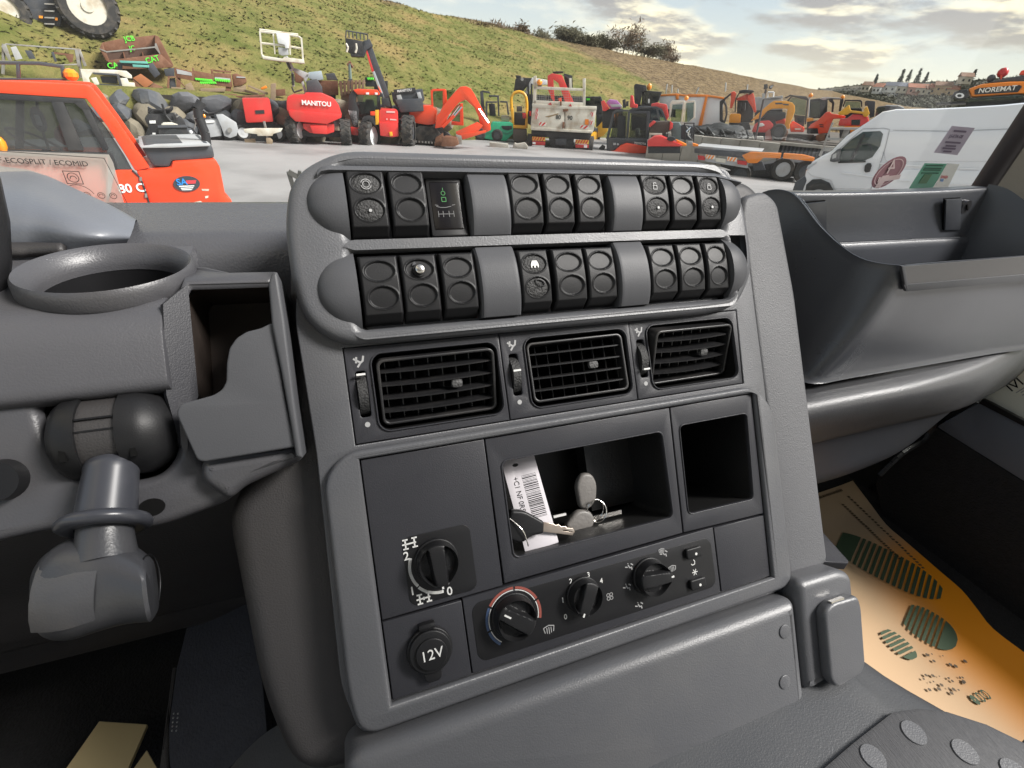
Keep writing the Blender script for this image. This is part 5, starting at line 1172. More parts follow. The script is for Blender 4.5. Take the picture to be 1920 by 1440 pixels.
# far wooded hill with a village
fu = [1480, 1558, 1620, 1660, 1720, 1784, 1850, 1920, 2050, 2300, 2700]; fv = [172, 163, 156, 152, 153, 150, 147, 141, 140, 170, 230]
rows = []
for u, v in zip(fu, fv):
    c = PH(u, v + 2, 640); b = PH(u, v, 300); b.z = -3; m1 = b.lerp(c, .5); m1.z = c.z * .42; e = c + Vector((c.x, c.y, 0)).normalized() * 90; e.z = c.z - 10; rows.append([b, m1, c, e])
fm = mat('far_woodland', (.075, .070, .055), .95, var=.5, vscale=.035, detail=9, dirt=(.16, .12, .075), dscale=.012, damt=.7, bump=.8, bscale=.12, bdist=6)
o = surf('far_hill', [list(r) for r in zip(*rows)], fm, None, 5, 4); o['kind'] = 'structure'
random.seed(21); wg = G()
for k in range(5200):
    u = random.uniform(1520, 2000); f = random.random() ** .7; fl = next(fv[i] + (fv[i + 1] - fv[i]) * (u - fu[i]) / (fu[i + 1] - fu[i]) for i in range(10) if fu[i + 1] >= u); vv = 202 - f * (202 - fl - 3); D = 340 + f * 290; q = PH(u, vv, D)
    s_ = random.uniform(1.2, 3.2)
    for _ in range(2):
        d1 = Vector((random.gauss(0, 1), random.gauss(0, 1), random.gauss(.6, 1))).normalized() * s_; d2 = d1.orthogonal().normalized() * s_ * .7; wg.add([q - d1 * .4 - d2, q - d1 * .4 + d2, q + d1], [(0, 1, 2)])
o = wg.put('woodland', mat('woodland_mass', (.060, .060, .040), .95, var=.5, vscale=.08)); o['kind'] = 'stuff'; tag(o, 'dark winter woodland covering the far hill', 'woodland')
hw = [mat('house_wall_%s' % n, c, .8) for n, c in (('cream', (.52, .47, .38)), ('pink', (.50, .30, .24)), ('white', (.62, .62, .60)), ('ochre', (.45, .33, .2)))]
hrf = [mat('house_roof_%s' % n, c, .8) for n, c in (('tile', (.30, .13, .08)), ('slate', (.14, .15, .18)), ('brown', (.2, .12, .08)))]
HL = ['white house with a wide grey roof at the upper left of the far village', 'small white house under the wide grey roofed one', 'grey roofed house in the middle of the upper village row', 'pink house with a tiled roof left of the village centre', 'lower pink house below the tiled one', 'cream house with a tiled roof in the village centre', 'cream house at the foot of the village slope', 'ochre house standing right of the village centre', 'long ochre house at the upper right of the village', 'cream house beside the long ochre one', 'pale house low down beside the pylon fence', 'tiled house behind the mower head at the village end', 'pale house high on the far skyline', 'small brown roofed house at the left edge of the village']
for i, (x, y, w_, wi, ri) in enumerate(((345, 325, 13, 2, 1), (355, 358, 8, 2, 1), (430, 330, 10, 0, 1), (535, 340, 12, 1, 0), (530, 385, 11, 1, 2), (605, 345, 10, 0, 0), (680, 360, 10, 0, 2), (735, 345, 11, 3, 0), (795, 325, 14, 3, 2), (660, 420, 9, 0, 1), (225, 335, 8, 2, 0), (880, 360, 10, 3, 0), (1000, 245, 10, 0, 2), (120, 320, 8, 0, 2))):
    (u, v), = Zg((x, y)); S = Site(u, v, 470, PH(u, v, 470).z - 2.5); S.o.z = PH(u, v, 470).z - 2
    t_ = thing('village_house', HL[i], 'house', S.o, S.rz + random.uniform(-.6, .6), 'houses of the far village')
    w_ *= .62; G().box(-w_ / 2, w_ / 2, -3, 3, 0, 4.2).put('wall', hw[wi], t_); G().prism([(-3.6, 4), (3.6, 4), (0, 6.4)], -w_ / 2 - .5, w_ / 2 + .5, 'x').put('roof', hrf[ri], t_)
    wm = G().box(-.5, .5, -3.1, -2.9, 1.4, 2.7).mesh('window')
    for k in (-1, 1): link('window', wm, K['dark'], t_, Matrix.Translation((k * w_ * .25, 0, 0)))
for i, (x, y, h) in enumerate(((410, 275, 9), (480, 265, 8), (560, 270, 9), (640, 262, 6), (1060, 250, 7), (190, 275, 6))):
    (u, v), = Zg((x, y)); tree(u, v, 520, h, h * .45, 260, mat('conifer_needles', (.022, .034, .022), .9), ['tall dark conifer above the white village house', 'conifer standing between the grey roofs', 'pointed conifer over the tiled roofs', 'short conifer on the village skyline', 'conifer beside the orange mower head', 'bushy conifer at the left end of the village'][i], 'village_conifer', True)

# ---------------------------------------------------------------- stone wall with its stones
Sw = Site(400, 262)
wall = thing('stone_wall', 'dry retaining wall of big grey boulders at the foot of the slope', 'stone wall', Sw.o, Sw.rz)
sm = [mat('boulder_%s' % n, c, .85, var=.3, vscale=2.5, dirt=d, dscale=2, damt=.6, bump=.7, bscale=5, bdist=.04) for n, c, d in (('grey', (.12, .12, .13), (.06, .06, .06)), ('tan', (.21, .18, .13), (.10, .09, .07)), ('slate', (.075, .08, .09), (.14, .13, .11)))]
def stone_mesh(seed):
    random.seed(seed); bm = bmesh.new(); bmesh.ops.create_icosphere(bm, subdivisions=2, radius=.5)
    pl = [(Vector((random.gauss(0, 1), random.gauss(0, .8), random.gauss(0, 1))).normalized(), random.uniform(.30, .42)) for _ in range(9)]
    for v in bm.verts:
        for n, d in pl:
            k = v.co.dot(n)
            if k > d: v.co -= n * (k - d)
    me = bpy.data.meshes.new('boulder'); bm.to_mesh(me); bm.free(); finish(me, 28); me.materials.append(sm[seed % 3]); return me
stm = [stone_mesh(i) for i in range(9)]
random.seed(12); nst = 0
for row, (zc, hh) in enumerate(((.24, .62), (.72, .56), (1.18, .52))):
    x = -9.0 + random.random() * .5
    while x < 9.5:
        w_ = random.uniform(.62, 1.25); p = Sw.o + Sw.r * (x + w_ / 2); dd = .35 + .22 * row + random.uniform(-.06, .06)
        o = link('boulder', random.choice(stm), None, wall, T(x + w_ / 2, dd, zc + random.uniform(-.05, .05), random.uniform(-10, 10), random.choice((0, 90, 180, 270)) + random.uniform(-12, 12), random.uniform(-12, 12), 1.) @ Matrix.Diagonal((w_ * 1.22, 1.1, hh * 1.34, 1)))
        o.matrix_local = T(x + w_ / 2, dd, zc + random.uniform(-.05, .05), 0, 0, 0, 1.) @ Matrix.Diagonal((w_ * 1.25, 1.1, hh * 1.38, 1)) @ Euler((random.uniform(-.3, .3), random.random() * 6.28, random.uniform(-.3, .3))).to_matrix().to_4x4()
        x += w_ * .98; nst += 1
G().prism([(-9.4, -.2), (10, -.2), (10, 1.4), (-9.4, 1.45)], 1.0, 2.2, 'y').put('earth_backing', mat('dark_earth', (.035, .03, .024), .95), wall)
# ================================================================== machines of the yard
# --- red forklift beside the cab
F = Mach('forklift', 'large red forklift with sloping rear cab posts and an oval dealer badge', 'forklift', Site(300, 385, 7.2))
fr_ = Za((-420, 505), (0, 520), (545, 543), (590, 562), (640, 625), (770, 800), (900, 985), (965, 1080), (870, 1100), (800, 985), (690, 815), (555, 635), (0, 600), (-420, 585))
F.poly('cab_frame', fr_, 0, .09, 'ored', .015); F.poly('cab_frame', fr_, 1.02, 1.11, 'ored', .015, at=0)
G().box(F.S(*Za((-420, 520))[0])[0], F.S(*Za((575, 560))[0])[0], .05, 1.06, F.S(*Za((0, 560))[0])[1] - .02, F.S(*Za((0, 530))[0])[1]).put('roof', K['ored'], F.t, .01)
sl = F.poly('side_door', Za((-420, 590), (0, 605), (540, 640), (690, 830), (800, 1000), (850, 1092), (740, 1092), (720, 1000), (440, 975), (330, 965), (0, 955), (-420, 950)), .03, .05, glass_mat('forklift_glass', (.30, .33, .34), .8, .12), 0)
F.polys('door_pillar', [(Za((325, 650), (405, 650), (540, 968), (440, 970)), .0, .06), (Za((455, 645), (545, 640), (590, 720), (520, 700)), .0, .06), (Za((520, 690), (570, 690), (700, 960), (660, 970)), .0, .06), (Za((-20, 600), (545, 636), (540, 668), (-20, 640)), .0, .06), (Za((0, 960), (720, 985), (760, 1092), (700, 1092), (690, 1010), (0, 1000)), .0, .06), (Za((100, 640), (150, 650), (150, 960), (95, 960)), .5, .6)], 'black')
F.poly('seat', Za((345, 840), (375, 805), (395, 850), (440, 925), (420, 940), (350, 890)), .45, .9, mat('seat_red', (.6, .07, .02), .6), .03)
g = G(); x, y, z = F.S.pt(*Za((225, 905))[0], .5); c_ = Vector((x, y, z))
g.tube([tuple(c_ + Vector((.20 * math.cos(a) - .02 * math.sin(a), .14 * math.sin(a), -.10 * math.cos(a) + .05 * math.sin(a)))) for a in [2 * math.pi * i / 20 for i in range(21)]], .014, 6); g.put('steering_wheel', K['black'], F.t)
F.tube('mirror_arm', Za((235, 640), (250, 780), (315, 960)), .012, 'black', .1); F.ball('mirror', *Za((248, 770))[0], .06, 'lgrey', .1, 2.0)
F.poly('lower_door', Za((740, 1094), (850, 1094), (905, 1140), (960, 1312), (845, 1312), (700, 1300)), -.01, .08, 'ored', .01)
F.poly('side_sill', Za((690, 1306), (1065, 1312), (1110, 1345), (680, 1360)), -.03, .2, 'ored', .015)
F.poly('counterweight', Za((872, 1094), (1100, 1078), (1108, 1038), (1384, 1020), (1415, 1075), (1452, 1260), (1490, 1285), (1502, 1335), (1400, 1322), (1180, 1345), (1070, 1320), (962, 1310), (925, 1190)), .0, 1.12, 'ored', .03)
F.poly('engine_hood', Za((905, 942), (960, 925), (1330, 920), (1365, 935), (1384, 1016), (1250, 1030), (1105, 1035), (1095, 1076), (985, 1072), (940, 1000)), .04, 1.05, 'dgrey', .04)
F.poly('hood_lid', Za((900, 944), (1000, 930), (1300, 922), (1356, 928), (1350, 940), (1100, 950), (920, 952)), -.01, 1.1, 'lgrey', .015)
F.tube('exhaust_pipe', Za((1330, 930), (1318, 850), (1278, 760), (1270, 700), (1296, 655)), .05, 'black', .35, n=12)
F.tubes('door_seam', [(Za((850, 1094), (905, 1145), (962, 1316)), -.015)], .008, 'dark')
F.polys('hinge', [(Za((895, 1140), (912, 1140), (914, 1165), (898, 1165)), -.03, .0), (Za((930, 1245), (945, 1245), (948, 1270), (932, 1270)), -.03, .0)], 'steel', 0)
bd_ = F.poly('dealer_badge', Za(*ell((1200, 1182), 86, 50, 28)), -.012, .0, mat('badge_slate', (.045, .05, .06), .4), 0)
F.word('SA', (*Za((1168, 1172), (1200, 1170)), .095), -.016, mat('badge_blue', (.03, .25, .65), .4), bold=.02)
F.polys('badge_print', [(Za((1195, 1160), (1262, 1158), (1258, 1180), (1198, 1184)), -.015, -.012)], mat('badge_red', (.55, .05, .06), .4), 0)
F.polys('badge_print', [(Za((1150, 1195), (1250, 1192), (1248, 1198), (1152, 1202)), -.015, -.012), (Za((1160, 1208), (1245, 1204), (1240, 1210), (1165, 1214)), -.015, -.012), (Za((1165, 1218), (1238, 1216), (1230, 1222), (1172, 1223)), -.015, -.012)], 'decal', 0)
F.word('80 C', (*Za((848, 1212), (900, 1209)), .125), -.016, 'decal', bold=.02)
F.polys('paint_chips', [(Za((1210, 1308), (1290, 1292), (1300, 1300), (1215, 1322)), -.004, .0), (Za((1318, 1262), (1340, 1258), (1338, 1272), (1320, 1276)), -.004, .0), (Za((1295, 1215), (1345, 1216), (1340, 1228), (1300, 1226)), -.004, 0)], 'cream', 0)
F.polys('bumper_step', [(Za((1200, 1330), (1330, 1320), (1500, 1330), (1490, 1348), (1190, 1350)), -.05, .5)], 'black')
F.polys('roof_guard', [(Za((-400, 388), (250, 395), (405, 418), (408, 440), (240, 418), (-400, 410)), .3, .36), (Za((385, 420), (412, 425), (425, 505), (395, 500)), .3, .36), (Za((-400, 495), (430, 505), (430, 518), (-400, 512)), .3, .36), (Za((100, 400), (125, 400), (130, 505), (105, 505)), .3, .36)], 'dgrey')
F.ball('beacon', *Za((455, 480))[0], .065, 'amber', .3, .9); F.ball('tail_lamp', *Za((2, 930))[0], .05, 'amber', .0, 1.6)
F.wheel(*Za((1180, 1480))[0], .36, .24, .18); F.wheel(*Za((100, 1470))[0], .42, .3, .15)
F.polys('chassis', [(Za((-300, 1000), (680, 1010), (690, 1500), (-300, 1500)), .1, 1.0)], 'ored')

# --- tractor parked up on the slope
St = Site(150, 62, 30, PH(150, 66, 30).z)
A1 = Mach('tractor', 'dark tractor with cream white wheel rims parked up on the grass slope', 'tractor', St)
A1.polys('chassis', [(Za((60, -60), (420, -60), (430, 60), (380, 150), (90, 130)), .5, 1.6), (Za((80, 60), (400, 60), (390, 170), (250, 160)), .3, .5)], 'dgrey', .03)
A1.polys('hood', [(Za((-500, -200), (60, -160), (90, 20), (-480, -20)), .6, 1.5)], 'dgrey', .05)
A1.polys('cab', [(Za((120, -420), (560, -420), (600, -60), (110, -60)), .5, 2.0)], 'dark', .04)
A1.polys('step', [(Za((285, y), (350, y + 2), (350, y + 12), (285, y + 8)), .0, .4) for y in (20, 65, 108, 148)], 'steel', 0)
A1.polys('fender', [(Za((380, -90), (640, -120), (740, 0), (735, 22), (680, -20), (500, -60)), .1, 1.0)], 'white', .03)
def big(M_, uv, r, w, y, **k): return M_.wheel(uv[0], uv[1], r, w, y, **k)
A1.wheel(*Za((575, 85))[0], 1.02, .7, .2, 0, 'cream', 20, .07, .56); A1.wheel(*Za((15, 70))[0], .82, .6, .2, 0, 'cream', 18, .06, .56)
A1.wheel(*Za((575, 85))[0], 1.02, .7, 2.0, 0, 'cream', 20, .07, .56)
A1.polys('marker_lamp', [(Za((250, 100), (275, 102), (275, 118), (250, 116)), .1, .3), (Za((355, 112), (372, 114), (370, 132), (354, 130)), .1, .3)], 'amber', 0)

# --- scrap lying on top of the wall
zl = 1.5
def onledge(u, D=26.8): return Site(u, 160, D, zl)
A2 = Mach('fork_carriage', 'long grey fork carriage frame standing on the bank left of the rusty bucket', 'attachment', onledge(80))
A2.polys('frame', [(Zb((60, 232), (850, 292), (848, 306), (60, 250)), 0, .1), (Zb((0, 415), (300, 425), (640, 455), (820, 448), (820, 465), (600, 470), (300, 440), (0, 432)), 0, .1), (Zb((10, 260), (60, 232), (125, 415), (90, 415)), 0, .15), (Zb((790, 300), (850, 292), (920, 470), (890, 480), (840, 340), (850, 480), (820, 480)), 0, .15)], 'steel', .01)
A2.polys('plate', [(Zb((110, 275), (170, 262), (240, 395), (165, 410)), .02, .06)], 'lgrey', .005); A2.polys('plate', [(Zb((260, 305), (330, 310), (380, 395), (310, 400)), .02, .1), (Zb((540, 325), (570, 325), (605, 425), (580, 430)), .02, .1)], 'dgrey', .005)
A2.polys('rusty_arm', [(Zb((560, 320), (780, 350), (770, 430), (740, 440), (690, 360), (570, 345)), .1, .2)], 'rust', .01); A2.tubes('feet', [(Zb((40, 240), (30, 560)), .1), (Zb((830, 300), (860, 600)), .1)], .05, 'steel')
A3 = Mach('loader_attachment', 'white painted loader attachment frame with open windows on the bank', 'attachment', onledge(215, 26.2))
A3.polys('frame', [(Zb((850, 505), (1200, 512), (1340, 525), (1395, 570), (1400, 605), (1345, 600), (1240, 560), (980, 545), (940, 600), (960, 660), (880, 640)), 0, .12), (Zb((1270, 600), (1345, 600), (1365, 645), (1425, 650), (1445, 740), (1360, 745), (1300, 700)), 0, .12), (Zb((1120, 690), (1300, 700), (1300, 735), (1160, 735)), 0, .12), (Zb((960, 600), (1020, 590), (1060, 680), (1010, 680)), 0, .12)], 'cream', .01)
A3.polys('crossbar', [(Zb((980, 540), (1240, 555), (1245, 575), (990, 562)), -.05, .1), (Zb((1230, 560), (1260, 560), (1300, 700), (1270, 700)), -.05, .1), (Zb((1050, 660), (1280, 680), (1285, 695), (1060, 680)), -.05, .1), (Zb((1060, 580), (1240, 590), (1250, 660), (1080, 650)), .2, .3)], 'dgrey', .005); A3.polys('feet', [(Zb((1000, 690), (1060, 690), (1060, 800), (1000, 800)), 0, .1), (Zb((1330, 740), (1380, 740), (1380, 800), (1330, 800)), 0, .1)], 'steel')
A4 = Mach('loader_bucket', 'wide rusty loader bucket sprayed with lime green letters', 'bucket', onledge(255, 28.2))
A4.polys('shell', [(Zb((1080, 225), (1250, 190), (1640, 145), (1700, 250), (1650, 262), (1200, 320), (1100, 310)), .5, 1.0), (Zb((1050, 290), (1080, 225), (1110, 310), (1160, 420), (1130, 430)), .0, .8), (Zb((1130, 415), (1700, 345), (1830, 470), (1830, 488), (1480, 505), (1240, 505), (1180, 470)), -.1, .9), (Zb((1640, 145), (1680, 160), (1840, 470), (1810, 470), (1700, 345), (1640, 230)), .0, .8)], 'rust', .02)
A4.polys('inside', [(Zb((1100, 315), (1680, 270), (1700, 345), (1160, 412)), .55, .7)], mat('rust_dark', (.09, .05, .035), .9), 0); A4.polys('lip', [(Zb((1050, 285), (1130, 315), (1640, 265), (1640, 235), (1655, 230), (1700, 345), (1690, 345), (1640, 280), (1130, 330), (1060, 300)), -.02, .08)], 'steel', 0)
A4.polys('rib', [(Zb((x, 325), (x + 12, 325), (x + 34, 405), (x + 20, 405)), .4, .56) for x in (1300, 1500)], 'rust', 0)
for tx, a, b, sz in (('JCB', (1370, 185), (1440, 178), .24), ('JC', (1400, 285), (1470, 278), .22), ('CA', (1195, 470), (1260, 462), .27), ('CAT', (1615, 405), (1690, 385), .26)): A4.word(tx, (*Zb(a, b), sz), (.48 if sz < .25 else -.12), 'lime', bold=.015)
A5 = Mach('spreader_arm', 'teal and black hydraulic arm lying in front of the rusty bucket', 'attachment', onledge(265, 26.9))
A5.polys('arm', [(Zb((1260, 415), (1560, 425), (1570, 450), (1280, 440)), 0, .15), (Zb((1400, 455), (1580, 465), (1580, 490), (1410, 485)), 0, .15)], mat('paint_teal', (.12, .38, .33), .5), .01); A5.polys('bracket', [(Zb((1280, 430), (1560, 450), (1620, 440), (1700, 560), (1640, 600), (1560, 500), (1300, 470)), .15, .5), (Zb((1240, 430), (1300, 440), (1290, 560), (1250, 560)), .2, .5)], 'dgrey', .02)
A6 = Mach('steel_box', 'rust orange steel box tipped on the bank beside the white frame', 'box', onledge(268, 26.4))
A6.polys('panel', [(Zb((1405, 600), (1490, 555), (1625, 650), (1540, 710)), 0, .25)], mat('rust_orange', (.33, .12, .045), .8, var=.25, vscale=4), .01); A6.polys('side', [(Zb((1405, 605), (1540, 715), (1545, 780), (1420, 700)), .03, .5), (Zb((1545, 712), (1630, 655), (1730, 700), (1725, 760), (1600, 790), (1548, 780)), .05, .6)], 'rust', .01)
A7 = Mach('blade_set', 'row of rusty grader blades with lime green scrawl on the bank', 'attachment', onledge(385, 27.2))
for i, (pp, mm) in enumerate((((((735, 335), (920, 375), (930, 465), (755, 430))), 'rust'), ((((922, 365), (1110, 398), (1115, 505), (930, 466))), 'rust'), ((((1112, 385), (1275, 395), (1295, 525), (1118, 505))), 'rust'))): A7.poly('blade', Zc(*pp), 0, .12, mm, .01)
A7.polys('bar', [(Zc((1110, 355), (1280, 372), (1282, 388), (1112, 372)), .3, .5), (Zc((905, 338), (925, 340), (935, 380), (915, 380)), 0, .1), (Zc((1085, 350), (1105, 352), (1112, 395), (1090, 395)), 0, .1)], 'rust', .005)
A7.tubes('spray_scrawl', [(Zc(*[(940 + i * 9, 435 + 18 * (i % 2) + i * .9) for i in range(19)]), -.02), (Zc(*[(985 + i * 10, 470 + 20 * (i % 2)) for i in range(16)]), -.02), (Zc(*[(1125 + i * 10, 440 + 22 * (i % 2) + i) for i in range(15)]), -.02)], .028, 'lime'); A7.polys('faded_patch', [(Zc((760, 350), (905, 385), (910, 415), (770, 395)), -.01, 0), (Zc((1125, 425), (1270, 440), (1275, 470), (1130, 460)), -.01, 0)], 'lgrey', 0); A7.polys('foot', [(Zc((760, 430), (800, 440), (800, 620), (760, 620)), .05, .2), (Zc((1230, 515), (1280, 520), (1280, 620), (1230, 620)), .05, .2)], 'rust')
A8 = Mach('rusty_pipe', 'short thick rusty pipe lying at the end of the grader blades', 'pipe', onledge(450, 27.4)); A8.poly('shell', Zc((1285, 400), (1330, 392), (1420, 430), (1430, 480), (1380, 510), (1300, 520)), 0, .5, 'rust', .08); A8.polys('cap', [(Zc((1330, 420), (1415, 425), (1415, 436), (1330, 432)), -.02, .02)], 'lgrey', 0); A8.polys('chock', [(Zc((1300, 515), (1420, 505), (1420, 600), (1300, 600)), .05, .3)], 'wood')
def plank(lbl, pts, m='wood', y=0., th=.12, u=None):
    u = u or Zc(pts[0])[0][0]; M_ = Mach('timber', lbl, 'timber', onledge(u, 26.3 + y), 'timbers heaped on the wall'); return M_.poly('beam', Zc(*pts), 0, th, m, .01)
for lb, q, mm, yy in (('long rust brown beam lying along the top of the wall', ((690, 590), (1330, 588), (1335, 612), (1320, 615), (700, 610)), 'rust', -.1), ('pale plank stub leaning at the near end of the brown beam', ((665, 545), (840, 572), (845, 590), (670, 585)), 'wood', .0), ('short square pale timber under the grader blades', ((985, 535), (1225, 532), (1222, 565), (990, 568)), 'wood', .1), ('thin dark plank left of the pale timber', ((710, 520), (850, 530), (850, 548), (715, 540)), 'wood', .2),
    ('rough stone coloured timber block under the blades', ((845, 500), (900, 475), (930, 540), (950, 575), (850, 580)), 'wood', .1), ('slanting fresh plank behind the red trailer box', ((1440, 500), (1630, 575), (1625, 595), (1590, 588), (1435, 512)), 'wood', .0), ('grey plank sloping under the slanting fresh plank', ((1330, 520), (1540, 580), (1535, 598), (1320, 550)), 'wood', .2), ('upright board standing beside the red trailer box', ((1655, 490), (1705, 485), (1700, 645), (1650, 650)), 'wood', -.2), ('flat dark board low behind the red trailer box', ((1325, 605), (1600, 590), (1600, 608), (1330, 625)), 'rust', -.1), ('brown board right of the upright board', ((1700, 545), (1790, 540), (1795, 600), (1705, 610)), 'rust', .2)): plank(lb, q, mm, yy)
A9 = Mach('steel_frame_heap', 'rusty shelf frame full of odd iron on the bank beside the blades', 'frame', onledge(318, 26.7)); A9.polys('frame', [(Zc((675, 418), (760, 420), (760, 432), (680, 430)), 0, .6), (Zc((680, 420), (698, 420), (690, 600), (665, 600)), 0, .1), (Zc((740, 425), (755, 425), (850, 520), (840, 525)), 0, .1)], 'rust', .005); A9.polys('iron', [(Zc((690, 440), (750, 435), (760, 520), (700, 540)), .1, .4), (Zc((640, 350), (740, 340), (745, 420), (660, 420)), .3, .8)], 'dgrey', .02)
A10 = Mach('orange_canister', 'small orange canister lying between the planks', 'canister', onledge(496, 26.9)); A10.poly('body', Zc((1555, 530), (1610, 505), (1625, 530), (1570, 550)), 0, .2, 'orange', .04)

# --- implements in front of the wall
Sm = Site(310, 262)
B1 = Mach('flail_mower', 'black hydraulic mower deck with looped hoses in front of the boulders', 'mower', Site(312, 258, 22.5))
B1.polys('deck', [(Zc((460, 830), (500, 775), (760, 780), (830, 830), (860, 900), (850, 1040), (520, 1050), (500, 900)), .2, 1.2)], 'black', .04); B1.polys('label', [(Zc((505, 840), (565, 838), (565, 865), (508, 866)), .17, .2), (Zc((535, 955), (565, 955), (565, 970), (535, 970)), .17, .2)], 'decal', 0)
B1.tubes('hose', [(Zc((490, 710 + k * 14), (540, 735 + k * 14), (620, 742 + k * 12), (700, 730 + k * 8), (725, 700 + k * 8)), .3 + .1 * k) for k in range(4)] + [(Zc((625, 680), (660, 790), (720, 860), (760, 830), (745, 780)), .1), (Zc((640, 760), (700, 840), (760, 860)), .15)], .035, 'black'); B1.polys('guard', [(Zc((615, 880), (640, 860), (720, 858), (780, 882), (760, 892), (640, 892)), -.1, .3)], 'cream', .02)
B1.tubes('chain', [(Zc((745, 760), (755, 810), (790, 790)), .1), (Zc((920, 790), (945, 860), (930, 920)), .1)], .02, 'steel')
B2_ = Mach('radiator_unit', 'square black cooling unit with a round fan in front of the mower deck', 'radiator', Site(325, 263, 21.5)); B2_.poly('case', Zc((590, 900), (860, 895), (890, 1050), (600, 1060)), 0, .5, 'black', .02); B2_.poly('fan', Zc(*ell((735, 985), 95, 68)), -.03, 0, 'dark', 0); B2_.poly('fan_hub', Zc(*ell((725, 992), 18, 14)), -.06, 0, 'dgrey', 0); B2_.polys('rim_bar', [(Zc((583, 895), (865, 890), (868, 906), (588, 910)), -.05, .5)], 'dgrey', .01); B2_.ball('lamp', *Zc((897, 948))[0], .06, 'white', .0); B2_.tubes('hose', [(Zc((850, 890), (910, 910), (950, 960), (965, 1020)), .1)], .03, 'black'); 
B3 = Mach('road_roller_drum', 'grey trailed sweeper with a round grey gear case beside the red trailer', 'machine', Site(415, 264)); B3.polys('case', [(Zc((1030, 835), (1165, 830), (1190, 940), (1190, 985), (1070, 1000)), .1, .8)], 'lgrey', .03); B3.poly('gear_case', Zc((1135, 785), (1200, 780), (1330, 860), (1350, 930), (1330, 985), (1270, 1005), (1215, 985), (1185, 900)), 0, .4, 'lgrey', .03); B3.poly('gear_hub', Zc(*ell((1265, 930), 24, 24)), -.08, 0, 'steel', 0); B3.polys('flap', [(Zc((1040, 845), (1120, 838), (1122, 856), (1045, 862)), .06, .1)], 'decal', 0); B3.polys('brush', [(Zc((1060, 950), (1190, 940), (1195, 1055), (1075, 1060)), .3, 1.), (Zc((1215, 985), (1330, 985), (1335, 1055), (1225, 1055)), .2, .8)], 'black', .03); B3.ball('lamp', *Zc((1022, 795))[0], .07, 'amber', .1); B3.tubes('hose', [(Zc((1000, 740), (1060, 770), (1130, 765), (1190, 735)), .3), (Zc((990, 760), (1060, 790), (1120, 785)), .35)], .04, 'black')
B4 = Mach('box_trailer', 'small red trailer box tilted over a pale drawbar beside the boom lift', 'trailer', Site(480, 266)); B4.poly('box', Zc((1380, 632), (1400, 625), (1632, 622), (1645, 640), (1680, 845), (1672, 852), (1430, 862), (1420, 850)), 0, 1.2, 'red', .05); B4.polys('vent', [(Zc((1505, 742), (1592, 738), (1597, 772), (1512, 776)), -.02, 0)], 'dark', 0); B4.polys('drawbar', [(Zc((1395, 920), (1500, 912), (1770, 912), (1750, 945), (1680, 965), (1670, 985), (1530, 985), (1525, 968), (1410, 955)), -.5, -.35)], 'cream', .02); B4.tubes('jack', [(Zc((1590, 845), (1610, 930), (1625, 1010)), -.4)], .05, 'steel'); B4.polys('chassis', [(Zc((1440, 862), (1670, 855), (1740, 1040), (1470, 1045)), .2, 1.1)], 'dark', .02); B4.polys('chock', [(Zc((1405, 1020), (1510, 1018), (1512, 1052), (1410, 1055)), -.3, .0), (Zc((1610, 1010), (1650, 1005), (1675, 1030), (1670, 1062), (1615, 1062)), -.6, -.2)], 'wood', .02); B4.wheel(*Zc((1400, 985))[0], .3, .2, .3); B4.wheel(*Zc((1720, 985))[0], .3, .2, .3)

# --- articulated boom lift
C1 = Mach('boom_lift', 'red articulated boom lift on four big tyres with its pale basket raised', 'boom lift', Site(592, 272))
C1.poly('turret', Z2((358, 700), (365, 668), (400, 655), (478, 655), (490, 640), (600, 643), (636, 660), (690, 682), (722, 730), (742, 790), (738, 812), (650, 852), (430, 838), (375, 790), (360, 755)), 0, 2.2, 'red', .12)
C1.polys('skirt', [(Z2((372, 760), (738, 790), (742, 815), (640, 860), (420, 842), (378, 800)), -.06, 2.0)], 'red', .05); C1.word('MANITOU', (*Z2((567, 717), (640, 722)), .225), -.05, 'decal', bold=.03, sx_=1.05)
C1.polys('chassis', [(Z2((470, 855), (690, 858), (690, 915), (640, 930), (520, 920), (475, 890)), .1, 2.6), (Z2((520, 870), (640, 870), (640, 930), (540, 925)), -.15, .1)], 'red', .04); C1.polys('axle', [(Z2((400, 900), (790, 910), (790, 950), (400, 945)), .5, .8), (Z2((400, 900), (790, 910), (790, 950), (400, 945)), 2.4, 2.7)], 'black', .02)
C1.wheel(*Z2((428, 925))[0], .50, .42, .45, 62, 'white', 16, .05); C1.wheel(*Z2((768, 920))[0], .48, .42, .45, 85, 'dgrey', 16, .05); C1.wheel(*Z2((345, 900))[0], .48, .42, 2.5, 62, 'white', 14, .05); C1.wheel(*Z2((705, 900))[0], .48, .42, 2.5, 80, 'dgrey', 14, .05)
C1.polys('engine_cover', [(Z2((495, 560), (570, 545), (605, 600), (610, 650), (500, 645)), .5, 1.6)], 'dgrey', .05); 
C1.polys('boom', [(Z2((395, 480), (415, 470), (520, 510), (510, 535), (480, 545), (410, 495)), .7, .95), (Z2((460, 570), (475, 560), (505, 650), (485, 650)), .7, .95), (Z2((478, 545), (495, 510), (520, 510), (490, 575)), .7, .95), (Z2((335, 395), (365, 385), (410, 470), (395, 500), (375, 480)), .6, .8), (Z2((392, 500), (408, 500), (415, 600), (398, 600)), .65, .85)], 'lgrey', .02); C1.tubes('cylinder', [(Z2((350, 395), (385, 480)), .55), (Z2((400, 510), (405, 590)), .6)], .05, 'black'); C1.tubes('hose', [(Z2((395, 600), (410, 640), (470, 620)), .6)], .03, 'black')
